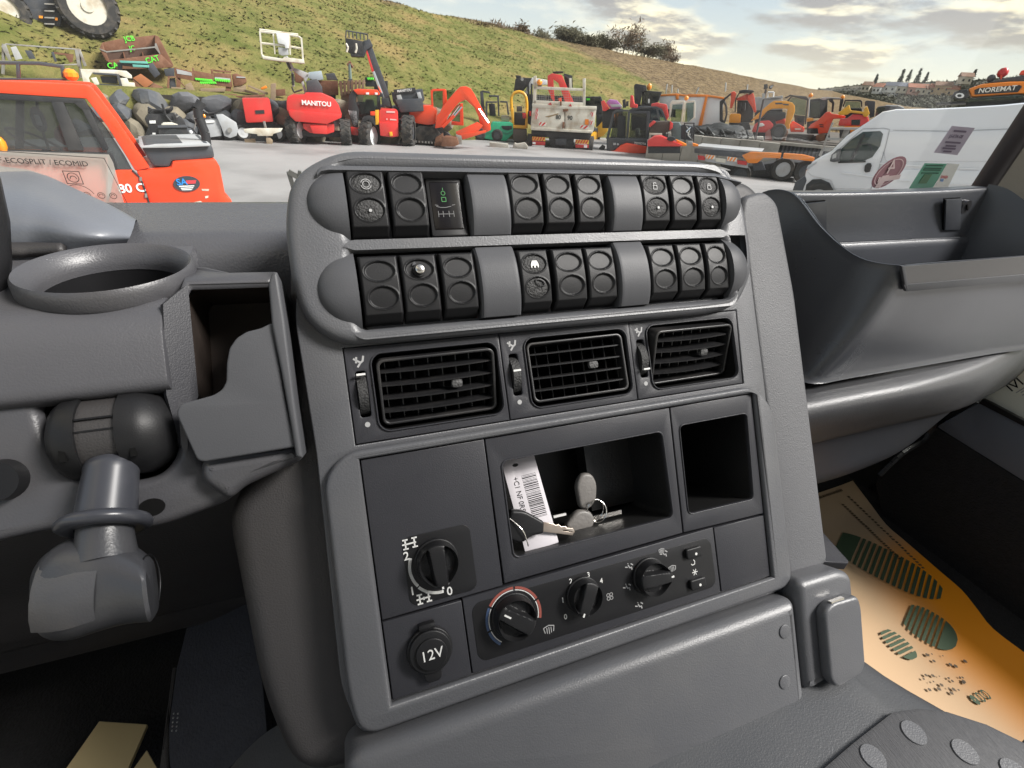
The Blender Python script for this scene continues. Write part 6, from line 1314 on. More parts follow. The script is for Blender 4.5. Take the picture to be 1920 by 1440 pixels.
R1 = [((168, 215), (180, 215), (195, 400), (184, 395)), ((455, 258), (468, 262), (482, 438), (470, 436)), ((262, 232), (272, 232), (283, 375), (275, 375)), ((375, 245), (384, 246), (390, 380), (380, 378))]
C1.polys('basket_post', [(Z2(*q), 0, .06) for q in R1], 'cream', 0); C1.tubes('basket_rail', [(Z2((172, 218), (285, 230), (375, 240), (440, 252), (466, 270)), .03), (Z2((178, 298), (290, 310), (380, 322), (474, 338)), .03), (Z2((172, 205), (440, 240)), 1.0)], .035, 'cream'); C1.polys('basket_floor', [(Z2((184, 370), (196, 385), (330, 405), (345, 395), (480, 412), (484, 438), (330, 425), (196, 408)), -.05, 1.1)], 'cream', .02); C1.polys('control_box', [(Z2((285, 225), (372, 235), (378, 290), (375, 335), (350, 335), (345, 310), (300, 300)), -.1, .15)], 'white', .03); C1.polys('basket_mount', [(Z2((300, 325), (370, 335), (375, 380), (330, 385), (305, 375)), -.02, .05)], 'lgrey', .01)

# --- telehandler
C2 = Mach('telehandler', 'red telehandler with a dark cab and its steep boom carrying a fork carriage', 'telehandler', Site(700, 271))
C2.polys('boom', [(Z2((905, 340), (950, 320), (1065, 640), (1095, 750), (1050, 745), (1025, 680), (1005, 640), (955, 480)), .9, 1.3)], 'dgrey', .03); C2.polys('boom_stripe', [(Z2((903, 345), (915, 340), (965, 495), (950, 500)), .86, .9)], 'red', .005); C2.tubes('lift_cylinder', [(Z2((960, 495), (1030, 680)), .8)], .06, 'chrome')
C2.polys('boom_head', [(Z2((885, 285), (935, 270), (958, 320), (915, 345), (895, 395), (870, 390)), .8, 1.4)], 'dgrey', .03); C2.polys('carriage', [(Z2((765, 262), (885, 285), (890, 385), (805, 375), (770, 350)), .6, .8), (Z2((800, 370), (900, 385), (895, 395), (805, 390)), .5, 1.4)], 'black', .02); C2.tubes('load_guard', [(Z2((768, 262), (772, 212), (920, 238), (922, 280)), .7)] + [(Z2((790 + 26 * i, 218 + 4.2 * i), (793 + 26 * i, 262 + 4.2 * i)), .7) for i in range(5)], .025, 'dgrey'); C2.tubes('fork', [(Z2((770, 300), (785, 330), (775, 360)), .5), (Z2((840, 300), (845, 340), (835, 365)), .5)], .04, 'cream')
C2.polys('cab_frame', [(Z2((790, 660), (822, 622), (1000, 628), (1025, 650), (1030, 680), (1010, 670), (990, 650), (850, 648), (835, 700), (860, 760), (855, 880), (825, 890), (800, 820), (785, 745)), .2, .3), (Z2((985, 640), (1008, 650), (1010, 790), (985, 790)), .2, .3)], 'dark', .02); C2.polys('roof', [(Z2((820, 622), (850, 615), (990, 622), (1008, 650), (1000, 660), (850, 655)), .15, 1.4)], 'ored', .03); C2.polys('cab_window', [(Z2((845, 655), (990, 655), (1000, 780), (870, 790)), .32, .34), (Z2((798, 690), (825, 650), (840, 690), (845, 760), (800, 750)), .26, .28)], 'glass', 0); C2.polys('door_panel', [(Z2((785, 760), (845, 765), (855, 860), (825, 880), (805, 830)), .2, .26)], 'lgrey', .02); C2.polys('seat', [(Z2((905, 690), (960, 690), (980, 780), (900, 785)), .8, 1.2)], 'dark', .05); C2.polys('roof_lamp', [(Z2((908, 640), (930, 640), (930, 655), (908, 655)), .1, .18), (Z2((970, 640), (990, 642), (990, 657), (970, 656)), .1, .18)], 'white', .01)
C2.polys('engine_hood', [(Z2((1000, 765), (1015, 752), (1120, 758), (1130, 770), (1138, 945), (1090, 952), (1010, 940), (998, 850)), -.1, 1.9)], 'red', .05); C2.polys('hood_step', [(Z2((1000, 845), (1128, 850), (1135, 945), (1080, 950), (1008, 940)), -.2, .2)], 'red', .03); C2.polys('hood_print', [(Z2((1050, 768), (1110, 770), (1110, 782), (1050, 780)), -.115, -.1), (Z2((1050, 820), (1058, 820), (1058, 830), (1050, 830)), -.115, -.1), (Z2((1075, 822), (1120, 826), (1120, 834), (1075, 832)), -.115, -.1)], mat('print_pink', (.75, .45, .42), .5), 0); C2.polys('tow_hook', [(Z2((1070, 915), (1090, 912), (1095, 940), (1075, 945)), -.28, -.2)], 'yellow', .01)
C2.polys('mudguard', [(Z2((870, 850), (890, 810), (930, 800), (965, 815), (980, 880), (960, 860), (925, 830), (890, 850)), -.2, .5), (Z2((1140, 830), (1170, 808), (1215, 815), (1240, 880), (1220, 870), (1190, 835)), -.1, .5)], 'black', .02); C2.polys('front_bumper', [(Z2((800, 880), (860, 885), (870, 940), (810, 935)), .1, 1.5)], 'red', .03); C2.polys('marker_post', [(Z2((972, 762), (998, 760), (998, 862), (975, 864)), -.15, -.05)], 'yellow', .01); C2.polys('marker_lamp', [(Z2((938, 772), (972, 770), (972, 800), (940, 800)), -.15, -.05)], 'ored', .02); C2.polys('mirror', [(Z2((1015, 680), (1065, 680), (1080, 740), (1020, 735)), .1, .2)], 'dark', .02)
C2.wheel(*Z2((935, 940))[0], .62, .46, .1, 62, 'white', 16, .06); C2.wheel(*Z2((1205, 930))[0], .60, .46, .2, 76, 'dgrey', 16, .06); C2.wheel(*Z2((830, 900))[0], .6, .45, 2.4, 62, 'white', 14, .06)

# --- things behind the boom lift and telehandler
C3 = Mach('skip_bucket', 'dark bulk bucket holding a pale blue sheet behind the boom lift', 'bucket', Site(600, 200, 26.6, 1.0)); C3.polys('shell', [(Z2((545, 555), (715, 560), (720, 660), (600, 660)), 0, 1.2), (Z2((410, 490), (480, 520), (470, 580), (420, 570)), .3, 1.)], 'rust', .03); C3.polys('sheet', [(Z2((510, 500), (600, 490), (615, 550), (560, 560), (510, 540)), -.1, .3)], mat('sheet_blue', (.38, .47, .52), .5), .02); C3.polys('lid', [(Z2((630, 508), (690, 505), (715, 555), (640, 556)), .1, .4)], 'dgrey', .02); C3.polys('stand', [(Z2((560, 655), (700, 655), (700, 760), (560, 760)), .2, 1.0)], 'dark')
C4 = Mach('pallet_stack', 'leaning stack of weathered wooden pallets left of the telehandler cab', 'pallets', Site(655, 190, 26.4, 1.2))
for i in range(7): C4.poly('slat', Z2((722 + i * 27, 560 - i * 1.2), (742 + i * 27, 559 - i * 1.2), (750 + i * 24, 660 - i * 6), (732 + i * 24, 664 - i * 6)), 0, .05, 'wood', .005)
C4.polys('bearer', [(Z2((720, 575), (905, 565), (905, 580), (722, 590)), .05, .15), (Z2((735, 640), (890, 615), (890, 628), (738, 655)), .05, .15), (Z2((735, 655), (900, 620), (880, 760), (740, 760)), .2, .9)], 'wood', .005)
C5 = Mach('post_statue', 'small weathered valve post standing up behind the pallets', 'post', Site(655, 150, 27.5, 1.4)); C5.tubes('stem', [(Z2((800, 545), (797, 470), (795, 440)), 0)], .07, mat('valve_green', (.16, .22, .20), .7)); C5.tubes('arm', [(Z2((778, 450), (800, 440), (820, 468)), 0), (Z2((790, 435), (805, 430)), 0)], .06, 'rust'); C5.polys('base', [(Z2((785, 545), (815, 545), (815, 620), (785, 620)), -.1, .1)], 'dgrey')
C6 = Mach('shovel_bucket', 'black shovel bucket with white lettering on its back plate right of the telehandler', 'bucket', Site(770, 200, 25.5, .35)); C6.polys('shell', [(Z2((1085, 640), (1300, 615), (1315, 690), (1290, 725), (1120, 740), (1095, 700)), 0, .8), (Z2((1110, 690), (1300, 680), (1310, 770), (1150, 780)), -.3, .3)], 'dgrey', .04); C6.polys('back_plate', [(Z2((1100, 620), (1250, 605), (1255, 640), (1105, 655)), -.05, 0)], 'black', .01); C6.word('MANITOU', (*Z2((1175, 627), (1230, 621)), .135), -.06, 'decal', bold=.02); C6.polys('ribs', [(Z2((1120, 660), (1150, 655), (1165, 700), (1130, 705)), -.1, .0), (Z2((1260, 640), (1285, 636), (1300, 690), (1275, 695)), -.1, .0)], 'lgrey', .01); C6.polys('stand', [(Z2((1130, 770), (1290, 760), (1290, 860), (1130, 860)), .2, .7)], 'dark')
C7 = Mach('lime_notice', 'small black plate sprayed lime green behind the telehandler boom', 'plate', Site(695, 150, 27.5, 1.4)); C7.polys('plate', [(Z2((900, 535), (960, 530), (970, 600), (905, 600)), 0, .1), (Z2((960, 560), (1060, 560), (1060, 640), (970, 640)), .3, .5)], 'dark', .01); C7.tubes('spray_scrawl', [(Z2(*[(918 + 6 * i, 538 + 14 * (i % 2)) for i in range(8)]), -.03)], .035, 'lime')

# --- red digger
D1 = Mach('red_excavator', 'bright red crawler excavator with its arm folded down in front', 'excavator', Site(845, 275))
D1.poly('engine_cover', Z2((1205, 745), (1225, 725), (1360, 728), (1400, 760), (1390, 860), (1340, 868), (1215, 850), (1208, 800)), 0, 1.8, 'ored', .10); D1.polys('cab_frame', [(Z2((1355, 625), (1375, 615), (1455, 615), (1465, 625), (1470, 700), (1440, 740), (1440, 630), (1375, 632), (1370, 650), (1375, 735), (1362, 735)), .1, 1.1), (Z2((1560, 720), (1580, 715), (1585, 870), (1500, 865), (1500, 840), (1560, 845)), .3, 1.0)], 'ored', .02); D1.polys('cab_window', [(Z2((1372, 632), (1440, 630), (1445, 740), (1425, 755), (1378, 735)), .15, .18), (Z2((1455, 625), (1530, 620), (1500, 680), (1465, 690)), .5, .55), (Z2((1500, 740), (1560, 720), (1560, 845), (1505, 840)), .5, .55)], 'glass', 0)
D1.polys('boom', [(Z2((1420, 780), (1440, 735), (1520, 640), (1560, 600), (1600, 596), (1635, 612), (1660, 650), (1770, 860), (1775, 900), (1740, 918), (1700, 880), (1690, 810), (1660, 745), (1600, 690), (1555, 710), (1480, 800), (1450, 880), (1385, 890), (1400, 800)), -.5, -.15)], 'ored', .04); D1.polys('stick', [(Z2((1530, 915), (1680, 845), (1720, 870), (1690, 905), (1580, 965), (1540, 950)), -.9, -.6), (Z2((1560, 930), (1740, 900), (1740, 918), (1580, 968)), -.95, -.9)], 'ored', .03); D1.tubes('ram', [(Z2((1690, 755), (1755, 850)), -.6), (Z2((1500, 830), (1575, 740)), -.6), (Z2((1470, 840), (1560, 720)), .0)], .045, 'chrome'); D1.tubes('ram_body', [(Z2((1440, 880), (1520, 800)), -.6)], .07, 'ored')
D1.polys('track', [(Z2((1240, 890), (1280, 872), (1380, 880), (1430, 930), (1430, 1000), (1270, 985), (1245, 940)), -.1, .35), (Z2((1350, 890), (1470, 900), (1500, 950), (1490, 1010), (1360, 1010)), 1.4, 1.9)], 'tyre', .05); D1.polys('track_shoe', [(Z2((1250 + i * 22, 972 + i * 1.6), (1262 + i * 22, 973 + i * 1.6), (1262 + i * 22, 988 + i * 1.6), (1250 + i * 22, 986 + i * 1.6)), -.12, .37) for i in range(8)], 'steel', 0); D1.polys('undercarriage', [(Z2((1260, 860), (1440, 880), (1450, 950), (1280, 940)), .3, 1.4)], 'black', .03); D1.poly('dozer_blade', Z2((1380, 1010), (1390, 955), (1440, 925), (1460, 1012)), -.4, 1.4, 'rust', .02); D1.poly('bucket', Z2((1435, 960), (1460, 945), (1540, 950), (1555, 1000), (1520, 1015), (1430, 1015)), -1.2, -.5, 'rust', .04); D1.polys('bucket_link', [(Z2((1530, 930), (1570, 940), (1575, 1000), (1545, 1000)), -1., -.7)], 'steel', .02)

# --- green forklift and yellow roller
D2 = Mach('green_forklift', 'small green forklift with an open cab beside the red excavator', 'forklift', Site(935, 265)); D2.poly('counterweight', Z3((30, 785), (45, 730), (100, 650), (240, 650), (272, 665), (272, 745), (215, 805), (130, 800)), 0, 1.1, 'green', .05); D2.polys('grille', [(Z3((175, 680), (262, 680), (262, 705), (230, 718), (185, 705)), -.03, 0)], 'dark', .01); D2.polys('stripe', [(Z3((40, 735), (180, 722), (220, 740), (272, 715), (272, 725), (220, 752), (180, 735), (40, 748)), -.02, 0)], mat('green_dark', (.02, .2, .12), .5), 0); D2.polys('cab_frame', [(Z3((45, 480), (140, 480), (140, 492), (60, 494), (60, 620), (45, 640)), .1, .2), (Z3((70, 428), (155, 432), (155, 446), (75, 442)), .2, 1.0), (Z3((140, 440), (155, 440), (160, 600), (148, 600)), .2, .3), (Z3((165, 475), (225, 480), (240, 590), (225, 590), (215, 492), (165, 490)), .1, .2)], 'dgrey', .01); D2.polys('seat', [(Z3((70, 500), (120, 500), (130, 600), (80, 600)), .4, .9)], 'dark', .03); D2.polys('gas_bottle', [(Z3((170, 605), (180, 596), (235, 598), (243, 612), (240, 640), (175, 640)), .2, .7)], mat('gas_bottle_sand', (.35, .31, .22), .5), .05); D2.polys('mast', [(Z3((0, 400), (25, 400), (45, 640), (15, 640)), .5, .7), (Z3((15, 390), (80, 400), (80, 415), (15, 405)), .5, .7)], 'dgrey', .01); D2.wheel(*Z3((140, 785))[0], .30, .2, .05, 0, 'dgrey'); D2.wheel(*Z3((0, 780))[0], .30, .2, .05, 0, 'dgrey')
D3 = Mach('road_roller', 'yellow road roller with a rounded safety hoop beside the white tipper', 'roller', Site(975, 268)); S = D3.S
hoop = [(262, 560), (256, 470), (268, 425), (300, 405), (335, 405), (368, 428), (382, 480), (384, 560)]; D3.tube('safety_hoop', Z3(*[(q.x, q.y) for q in catmull([(a, b, 0) for a, b in hoop], 4)]), .075, 'yellow', .3, n=10); D3.polys('hoop_leg', [(Z3((250, 540), (274, 540), (280, 690), (264, 690)), .2, .4), (Z3((374, 540), (392, 540), (390, 700), (368, 700)), .2, .4)], 'yellow', .02); D3.polys('frame', [(Z3((270, 675), (375, 680), (375, 705), (270, 700)), .1, 1.0)], 'yellow', .02); D3.polys('seat', [(Z3((280, 570), (372, 572), (372, 676), (278, 676)), .5, 1.0)], 'dark', .04); D3.poly('drum', Z3((268, 705), (384, 710), (385, 800), (375, 812), (280, 808), (268, 795)), .1, .9, mat('drum_steel', (.13, .11, .09), .6, .3), .12); D3.polys('tail_lamp', [(Z3((345, 575), (378, 578), (380, 620), (350, 620)), .0, .1)], 'lamp', .02); D3.polys('grille', [(Z3((300, 520), (345, 520), (345, 565), (300, 565)), .6, .7)], 'dgrey', .01)
# --- white tipper with its load
E1 = Mach('tipper_truck', 'dirty white tipper truck seen from behind with striped tail boards', 'truck', Site(1055, 279))
E1.polys('tail_board', [(Z3((428, 525), (690, 535), (690, 720), (412, 708)), 0, .12), (Z3((698, 530), (952, 545), (930, 722), (698, 725)), 0, .12)], 'cream', .02); E1.polys('bed', [(Z3((440, 520), (945, 540), (930, 715), (420, 705)), .14, 4.2)], 'cream', .02); E1.polys('bed_rail', [(Z3((425, 498), (700, 515), (955, 520), (955, 548), (700, 545), (428, 530)), -.04, .16), (Z3((420, 690), (925, 720), (920, 742), (420, 715)), -.04, .2)], 'cream', .02)
E1.polys('headboard', [(Z3((438, 275), (462, 270), (460, 520), (430, 520)), .0, .15), (Z3((840, 295), (866, 290), (862, 530), (842, 530)), .0, .15), (Z3((440, 355), (860, 375), (858, 398), (440, 380)), .0, .12), (Z3((440, 470), (860, 490), (860, 520), (430, 500)), .0, .12), (Z3((728, 290), (748, 290), (750, 375), (732, 375)), .0, .1)], 'cream', .015)
E1.tubes('mesh_screen', [(Z3((470 + 18 * i, 385), (470 + 18 * i, 480)), .1) for i in range(0, 21)] + [(Z3((465, 400 + 20 * j), (845, 412 + 20 * j)), .1) for j in range(4)], .008, 'steel', n=4)
E1.polys('latch', [(Z3((655, 480), (668, 480), (668, 515), (655, 515)), -.08, 0), (Z3((675, 650), (692, 650), (690, 700), (672, 700)), -.08, 0), (Z3((680, 545), (722, 540), (722, 560), (680, 565)), -.06, 0)], 'rust', .01)
E1.polys('chassis', [(Z3((420, 715), (910, 745), (900, 800), (780, 790), (540, 775), (420, 760)), .3, 5), (Z3((560, 770), (770, 785), (760, 865), (580, 860)), .4, 1.2)], 'black', .03); E1.polys('hitch', [(Z3((615, 785), (710, 785), (705, 840), (620, 838)), .2, .4)], 'dgrey', .03)
def chev(M_, q, n, y, a='ahaz', b='whaz', nm='chevron_board'):
    (x0, y0), (x1, y1), (x2, y2), (x3, y3) = q
    pb = M_.poly(nm, Z3(*q) if M_ is E1 else q, y, y + .04, b, 0); S = M_.S; lst = []
    for i in range(n):
        f0, f1 = i / n, (i + .5) / n; sk = .35 / n
        L = lambda f, t: (x0 + (x1 - x0) * f + ((x3 + (x2 - x3) * f) - (x0 + (x1 - x0) * f)) * t, y0 + (y1 - y0) * f + ((y3 + (y2 - y3) * f) - (y0 + (y1 - y0) * f)) * t)
        pts = [L(min(1, f0 + sk), 0), L(min(1, f1 + sk), 0), L(max(0, f1 - sk), 1), L(max(0, f0 - sk), 1)]; lst.append((Z3(*pts) if M_ is E1 else pts, y - .012, y))
    M_.polys('chevron_stripe', lst, a, 0, par=pb)
chev(E1, ((428, 768), (535, 775), (535, 806), (425, 800)), 5, .1, 'rhaz', mat('hazard_yellow', (.75, .5, .06), .5)); chev(E1, ((780, 793), (892, 798), (890, 830), (780, 826)), 5, .1, 'rhaz', MATS['hazard_yellow'])
for q in (((455, 540), (480, 535), (478, 575), (450, 585)), ((450, 590), (476, 580), (474, 620), (447, 630)), ((480, 650), (545, 655), (540, 682), (482, 678)), ((905, 565), (930, 570), (930, 620), (903, 590)), ((895, 635), (925, 640), (922, 680), (893, 665)), ((820, 675), (893, 680), (890, 708), (818, 700))): chev(E1, q, 2, -.02, 'rhaz', 'whaz')
E1.polys('tail_lamp', [(Z3((428, 806), (535, 810), (532, 840), (428, 836)), .1, .2), (Z3((780, 832), (890, 836), (888, 862), (782, 860)), .1, .2)], 'lamp', .01); E1.polys('plate', [(Z3((425, 838), (528, 843), (526, 862), (426, 860)), .1, .15), (Z3((850, 838), (878, 840), (876, 860), (850, 858)), .08, .1), (Z3((430, 812), (455, 814), (454, 832), (430, 830)), .08, .1)], 'decal', 0)
for tx, a, b in (('80', (640, 612), (680, 614)), ('90', (735, 617), (775, 619))): E1.word(tx, (*Z3(a, b), .26), -.012, 'dark', bold=.02); 
E1.polys('orange_patch', [(Z3((860, 625), (890, 628), (888, 675), (858, 670)), -.012, 0)], 'orange', 0); E1.polys('stain', [(Z3((530, 605), (640, 578), (642, 586), (560, 612)), -.008, 0)], mat('dirt_brown', (.30, .22, .12), .9), 0)
E1.polys('reflector', [(Z3((555, 505), (580, 488), (588, 512)), -.05, -.04), (Z3((725, 520), (740, 498), (752, 522)), -.05, -.04)], 'lamp', 0); E1.ball('beacon', *Z3((487, 325))[0], .14, 'amber', .0); E1.polys('beacon_base', [(Z3((470, 340), (505, 342), (505, 360), (470, 358)), 0, .1)], 'dgrey', .01)
E1.wheel(*Z3((408, 830))[0], .5, .3, .9, 90, 'dgrey'); E1.wheel(*Z3((900, 850))[0], .5, .3, .9, 90, 'dgrey')
E2 = Mach('loaded_digger', 'red mini digger riding in the tipper with its arm raised above the frame', 'excavator', Site(1060, 279, math.hypot(*E1.S.o.xy) + 2.0, .9)); E2.polys('arm', [(Z3((552, 270), (590, 250), (670, 265), (690, 310), (770, 495), (740, 500), (695, 480), (640, 330), (600, 300), (610, 490), (585, 460), (555, 380)), 0, .35)], 'red', .03); E2.polys('cab', [(Z3((590, 237), (680, 232), (682, 245), (600, 250)), .3, 1.2), (Z3((685, 250), (755, 270), (760, 380), (715, 380), (690, 300)), .5, 1.4)], 'dark', .03); E2.polys('cab_post', [(Z3((680, 265), (692, 262), (740, 290), (735, 380), (722, 380), (726, 300)), .4, .5)], 'dgrey', .01); E2.polys('body', [(Z3((540, 430), (840, 440), (845, 560), (540, 560)), .5, 1.8)], 'dark', .05); E2.polys('pin', [(Z3((640, 455), (665, 450), (670, 500), (650, 505)), -.1, .1)], 'ored', .02)
E3 = Mach('black_loader', 'black machine with a white sloping boom standing behind the tipper', 'telehandler', Site(985, 215, 33)); E3.polys('mast', [(Z3((275, 400), (290, 295), (340, 285), (425, 290), (395, 345), (350, 400)), 0, .6), (Z3((290, 265), (335, 270), (335, 300), (300, 305)), .1, .5)], 'black', .03); E3.polys('boom', [(Z3((425, 285), (550, 305), (550, 345), (460, 345), (420, 345), (400, 420), (360, 420), (390, 345)), .2, .7)], 'white', .03); E3.polys('mast_rail', [(Z3((385, 340), (400, 335), (420, 620), (400, 620)), -.1, .1), (Z3((415, 335), (430, 335), (428, 500), (412, 500)), -.1, .1)], 'black', .01); E3.polys('lamp', [(Z3(*ell((345, 300), 12, 14, 12)), -.05, 0)], 'lgrey', 0); E3.polys('body', [(Z3((380, 420), (540, 430), (540, 760), (380, 760)), .8, 2)], 'dark', .05); E3.polys('tail_lamp', [(Z3((400, 560), (418, 560), (418, 600), (402, 602)), -.12, 0)], 'lamp', .01)
E4 = Mach('yellow_loader', 'yellow wheeled loader with a black cab half hidden by the tipper', 'loader', Site(1125, 262)); E4.polys('cab', [(Z3((850, 440), (990, 440), (1010, 500), (1010, 560), (1000, 590), (945, 590), (850, 570)), .4, 1.8)], 'black', .04); E4.polys('cab_window', [(Z3((860, 455), (980, 452), (995, 510), (950, 520), (865, 520)), .35, .4)], 'glass', 0); E4.polys('body', [(Z3((960, 690), (1005, 640), (1040, 650), (1045, 720), (1010, 765), (965, 775)), 0, 1.0), (Z3((1000, 610), (1020, 580), (1040, 590), (1045, 650), (1010, 660)), .1, .8)], 'yellow', .03); E4.wheel(*Z3((925, 765))[0], .52, .35, .0, 40, 'yellow', 12, .04, .7); E4.polys('hydraulics', [(Z3((950, 590), (1000, 590), (1005, 690), (950, 690)), .2, .8)], 'dark', .03); E4.polys('cabin_light', [(Z3((870, 455), (900, 455), (900, 470), (872, 472)), .3, .35)], 'lime', 0)
E5 = Mach('grey_forklift', 'charcoal forklift with an orange rear and pale maker lettering low beside the tipper', 'forklift', Site(1190, 287))
E5.poly('counterweight', Z3((1040, 890), (1100, 885), (1150, 840), (1200, 822), (1365, 848), (1368, 905), (1030, 910)), -.1, 1.2, 'ored', .04); E5.poly('hood', Z3((1035, 790), (1060, 780), (1220, 785), (1365, 790), (1368, 850), (1210, 826), (1150, 835), (1100, 880), (1035, 880)), 0, 1.1, 'dgrey', .04); E5.word('TOYOTA', (*Z3((1310, 826), (1360, 830)), .135), -.04, 'decal', bold=.03, sx_=1.1)
E5.polys('cab_frame', [(Z3((1030, 790), (1085, 570), (1110, 548), (1215, 548), (1215, 565), (1120, 566), (1100, 580), (1055, 780)), .05, .15), (Z3((1208, 560), (1232, 560), (1215, 785), (1195, 785)), .05, .15), (Z3((1365, 575), (1388, 575), (1380, 790), (1360, 790)), .05, .15), (Z3((1210, 550), (1320, 518), (1400, 520), (1455, 535), (1450, 548), (1395, 535), (1330, 535), (1235, 570)), .05, 1.2), (Z3((1225, 560), (1390, 562), (1390, 580), (1225, 578)), .05, .15)], 'dgrey', .015); E5.polys('cab_window', [(Z3((1235, 580), (1362, 580), (1358, 785), (1218, 785)), .2, .23), (Z3((1110, 568), (1205, 568), (1195, 780), (1065, 780)), .5, .53)], glass_mat('smoked_glass', (.35, .38, .38), .7), 0); E5.polys('seat', [(Z3((1270, 705), (1305, 700), (1312, 765), (1275, 765)), .4, .8)], 'cream', .03); E5.polys('dash', [(Z3((1130, 600), (1190, 600), (1190, 780), (1120, 780)), .4, .7)], 'dark', .04); E5.polys('orange_mast', [(Z3((1100, 590), (1130, 575), (1125, 680), (1100, 690)), .6, .8)], 'orange', .02); E5.polys('label', [(Z3((1090, 820), (1112, 820), (1112, 838), (1090, 838)), -.02, 0), (Z3(*ell((1128, 832), 9, 9, 12)), -.02, 0)], 'lgrey', 0); E5.polys('bumper', [(Z3((975, 860), (1000, 835), (1025, 850), (1010, 890), (975, 885)), .2, .5)], 'black', .03); E5.wheel(*Z3((1100, 920))[0], .3, .2, .1, 0, 'dgrey')

# --- red machines and white boxes behind the grey forklift
Sb = lambda u, D, z=0.: Site(u, 230, D, z)
E6 = Mach('crane_loader', 'black masted handler with an amber beacon standing highest behind the red loaders', 'telehandler', Sb(1215, 33)); E6.polys('mast', [(Z3((1260, 350), (1275, 335), (1360, 350), (1365, 395), (1330, 400), (1310, 510), (1265, 510)), 0, .6)], 'black', .03); E6.polys('cab', [(Z3((1330, 390), (1490, 402), (1465, 470), (1440, 520), (1320, 520)), .3, 1.8)], 'black', .04); E6.polys('cab_window', [(Z3((1340, 405), (1385, 408), (1375, 505), (1335, 500)), .25, .3), (Z3((1395, 410), (1470, 415), (1440, 505), (1390, 505)), .25, .3)], 'glass', 0); E6.ball('beacon', *Z3((1385, 362))[0], .14, 'amber', .4, 1.3); E6.polys('paper', [(Z3((1375, 460), (1390, 460), (1388, 495), (1374, 495)), .2, .25)], 'decal', 0); E6.polys('base', [(Z3((1240, 500), (1470, 515), (1470, 720), (1240, 720)), .5, 2)], 'dark', .05)
E7 = Mach('red_tractor', 'small red tractor with a bluish windscreen behind the grey forklift', 'tractor', Sb(1235, 27)); E7.polys('hood', [(Z3((1400, 500), (1450, 490), (1530, 505), (1545, 600), (1530, 640), (1500, 600), (1480, 540), (1400, 530)), 0, .9)], 'red', .05); E7.polys('windscreen', [(Z3((1395, 545), (1480, 540), (1520, 630), (1400, 635)), -.1, -.08)], glass_mat('blue_glass', (.55, .68, .78), .9), 0); E7.polys('cab_frame', [(Z3((1320, 525), (1440, 520), (1490, 540), (1530, 640), (1515, 640), (1475, 555), (1430, 535), (1320, 540)), -.12, .0), (Z3((1440, 535), (1455, 535), (1475, 640), (1460, 640)), -.12, 0)], 'dgrey', .01); E7.polys('body', [(Z3((1390, 640), (1540, 640), (1540, 760), (1390, 760)), .2, 1.2)], 'dark', .04); E7.polys('mirror', [(Z3((1165, 470), (1190, 460), (1195, 530), (1170, 535)), .2, .3), (Z3((1195, 480), (1215, 478), (1215, 520), (1195, 522)), .2, .3)], 'black', .01); E7.polys('cowl', [(Z3((1230, 430), (1250, 430), (1262, 500), (1290, 505), (1285, 535), (1225, 530)), .3, .8)], 'red', .04)
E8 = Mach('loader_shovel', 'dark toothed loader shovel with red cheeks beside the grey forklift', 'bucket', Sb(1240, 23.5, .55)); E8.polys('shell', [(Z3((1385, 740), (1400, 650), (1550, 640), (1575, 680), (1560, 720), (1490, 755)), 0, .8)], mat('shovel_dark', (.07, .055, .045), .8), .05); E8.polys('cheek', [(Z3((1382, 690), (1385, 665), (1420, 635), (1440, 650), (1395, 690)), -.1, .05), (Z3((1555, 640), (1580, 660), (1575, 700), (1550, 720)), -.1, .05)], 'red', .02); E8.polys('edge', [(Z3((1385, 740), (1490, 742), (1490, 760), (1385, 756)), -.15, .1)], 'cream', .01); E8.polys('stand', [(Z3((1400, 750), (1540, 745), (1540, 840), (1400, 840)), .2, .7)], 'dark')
E9 = Mach('red_mower_cowl', 'glossy red rotary mower body with a black cap low on the yard', 'mower', Sb(1240, 22)); E9.polys('cowl', [(Z3((1370, 800), (1430, 765), (1480, 762), (1560, 800), (1660, 835), (1640, 850), (1370, 850)), 0, .9)], 'red', .08); E9.polys('cap', [(Z3(*ell((1565, 788), 34, 18)), -.1, .3)], 'black', .03); E9.polys('arm', [(Z3((1600, 790), (1690, 830), (1690, 845), (1630, 850)), .1, .4), (Z3((1740, 822), (1790, 835), (1785, 850), (1745, 850)), .1, .4)], 'orange', .03); E9.polys('skid', [(Z3((1375, 850), (1640, 850), (1640, 905), (1375, 905)), .1, .8)], 'dark')
E10 = Mach('purple_hood_tractor', 'red tractor bonnet with a violet top seen between the tipper and the forklift', 'tractor', Sb(1145, 30)); E10.polys('hood', [(Z3((1030, 490), (1060, 462), (1120, 470), (1165, 520), (1150, 540), (1070, 545)), 0, .8)], mat('violet_hood', (.42, .16, .42), .35), .06); E10.polys('grille', [(Z3((990, 480), (1015, 470), (1060, 540), (1030, 560), (1005, 560)), -.1, .3)], 'red', .03); E10.polys('screen', [(Z3((1060, 505), (1150, 505), (1165, 525), (1080, 528)), -.15, -.1)], 'lgrey', .01); E10.polys('body', [(Z3((1000, 545), (1170, 540), (1170, 700), (1000, 700)), .2, 1.2)], 'dark', .04)
E10.t.name = 'bonnet_tractor'
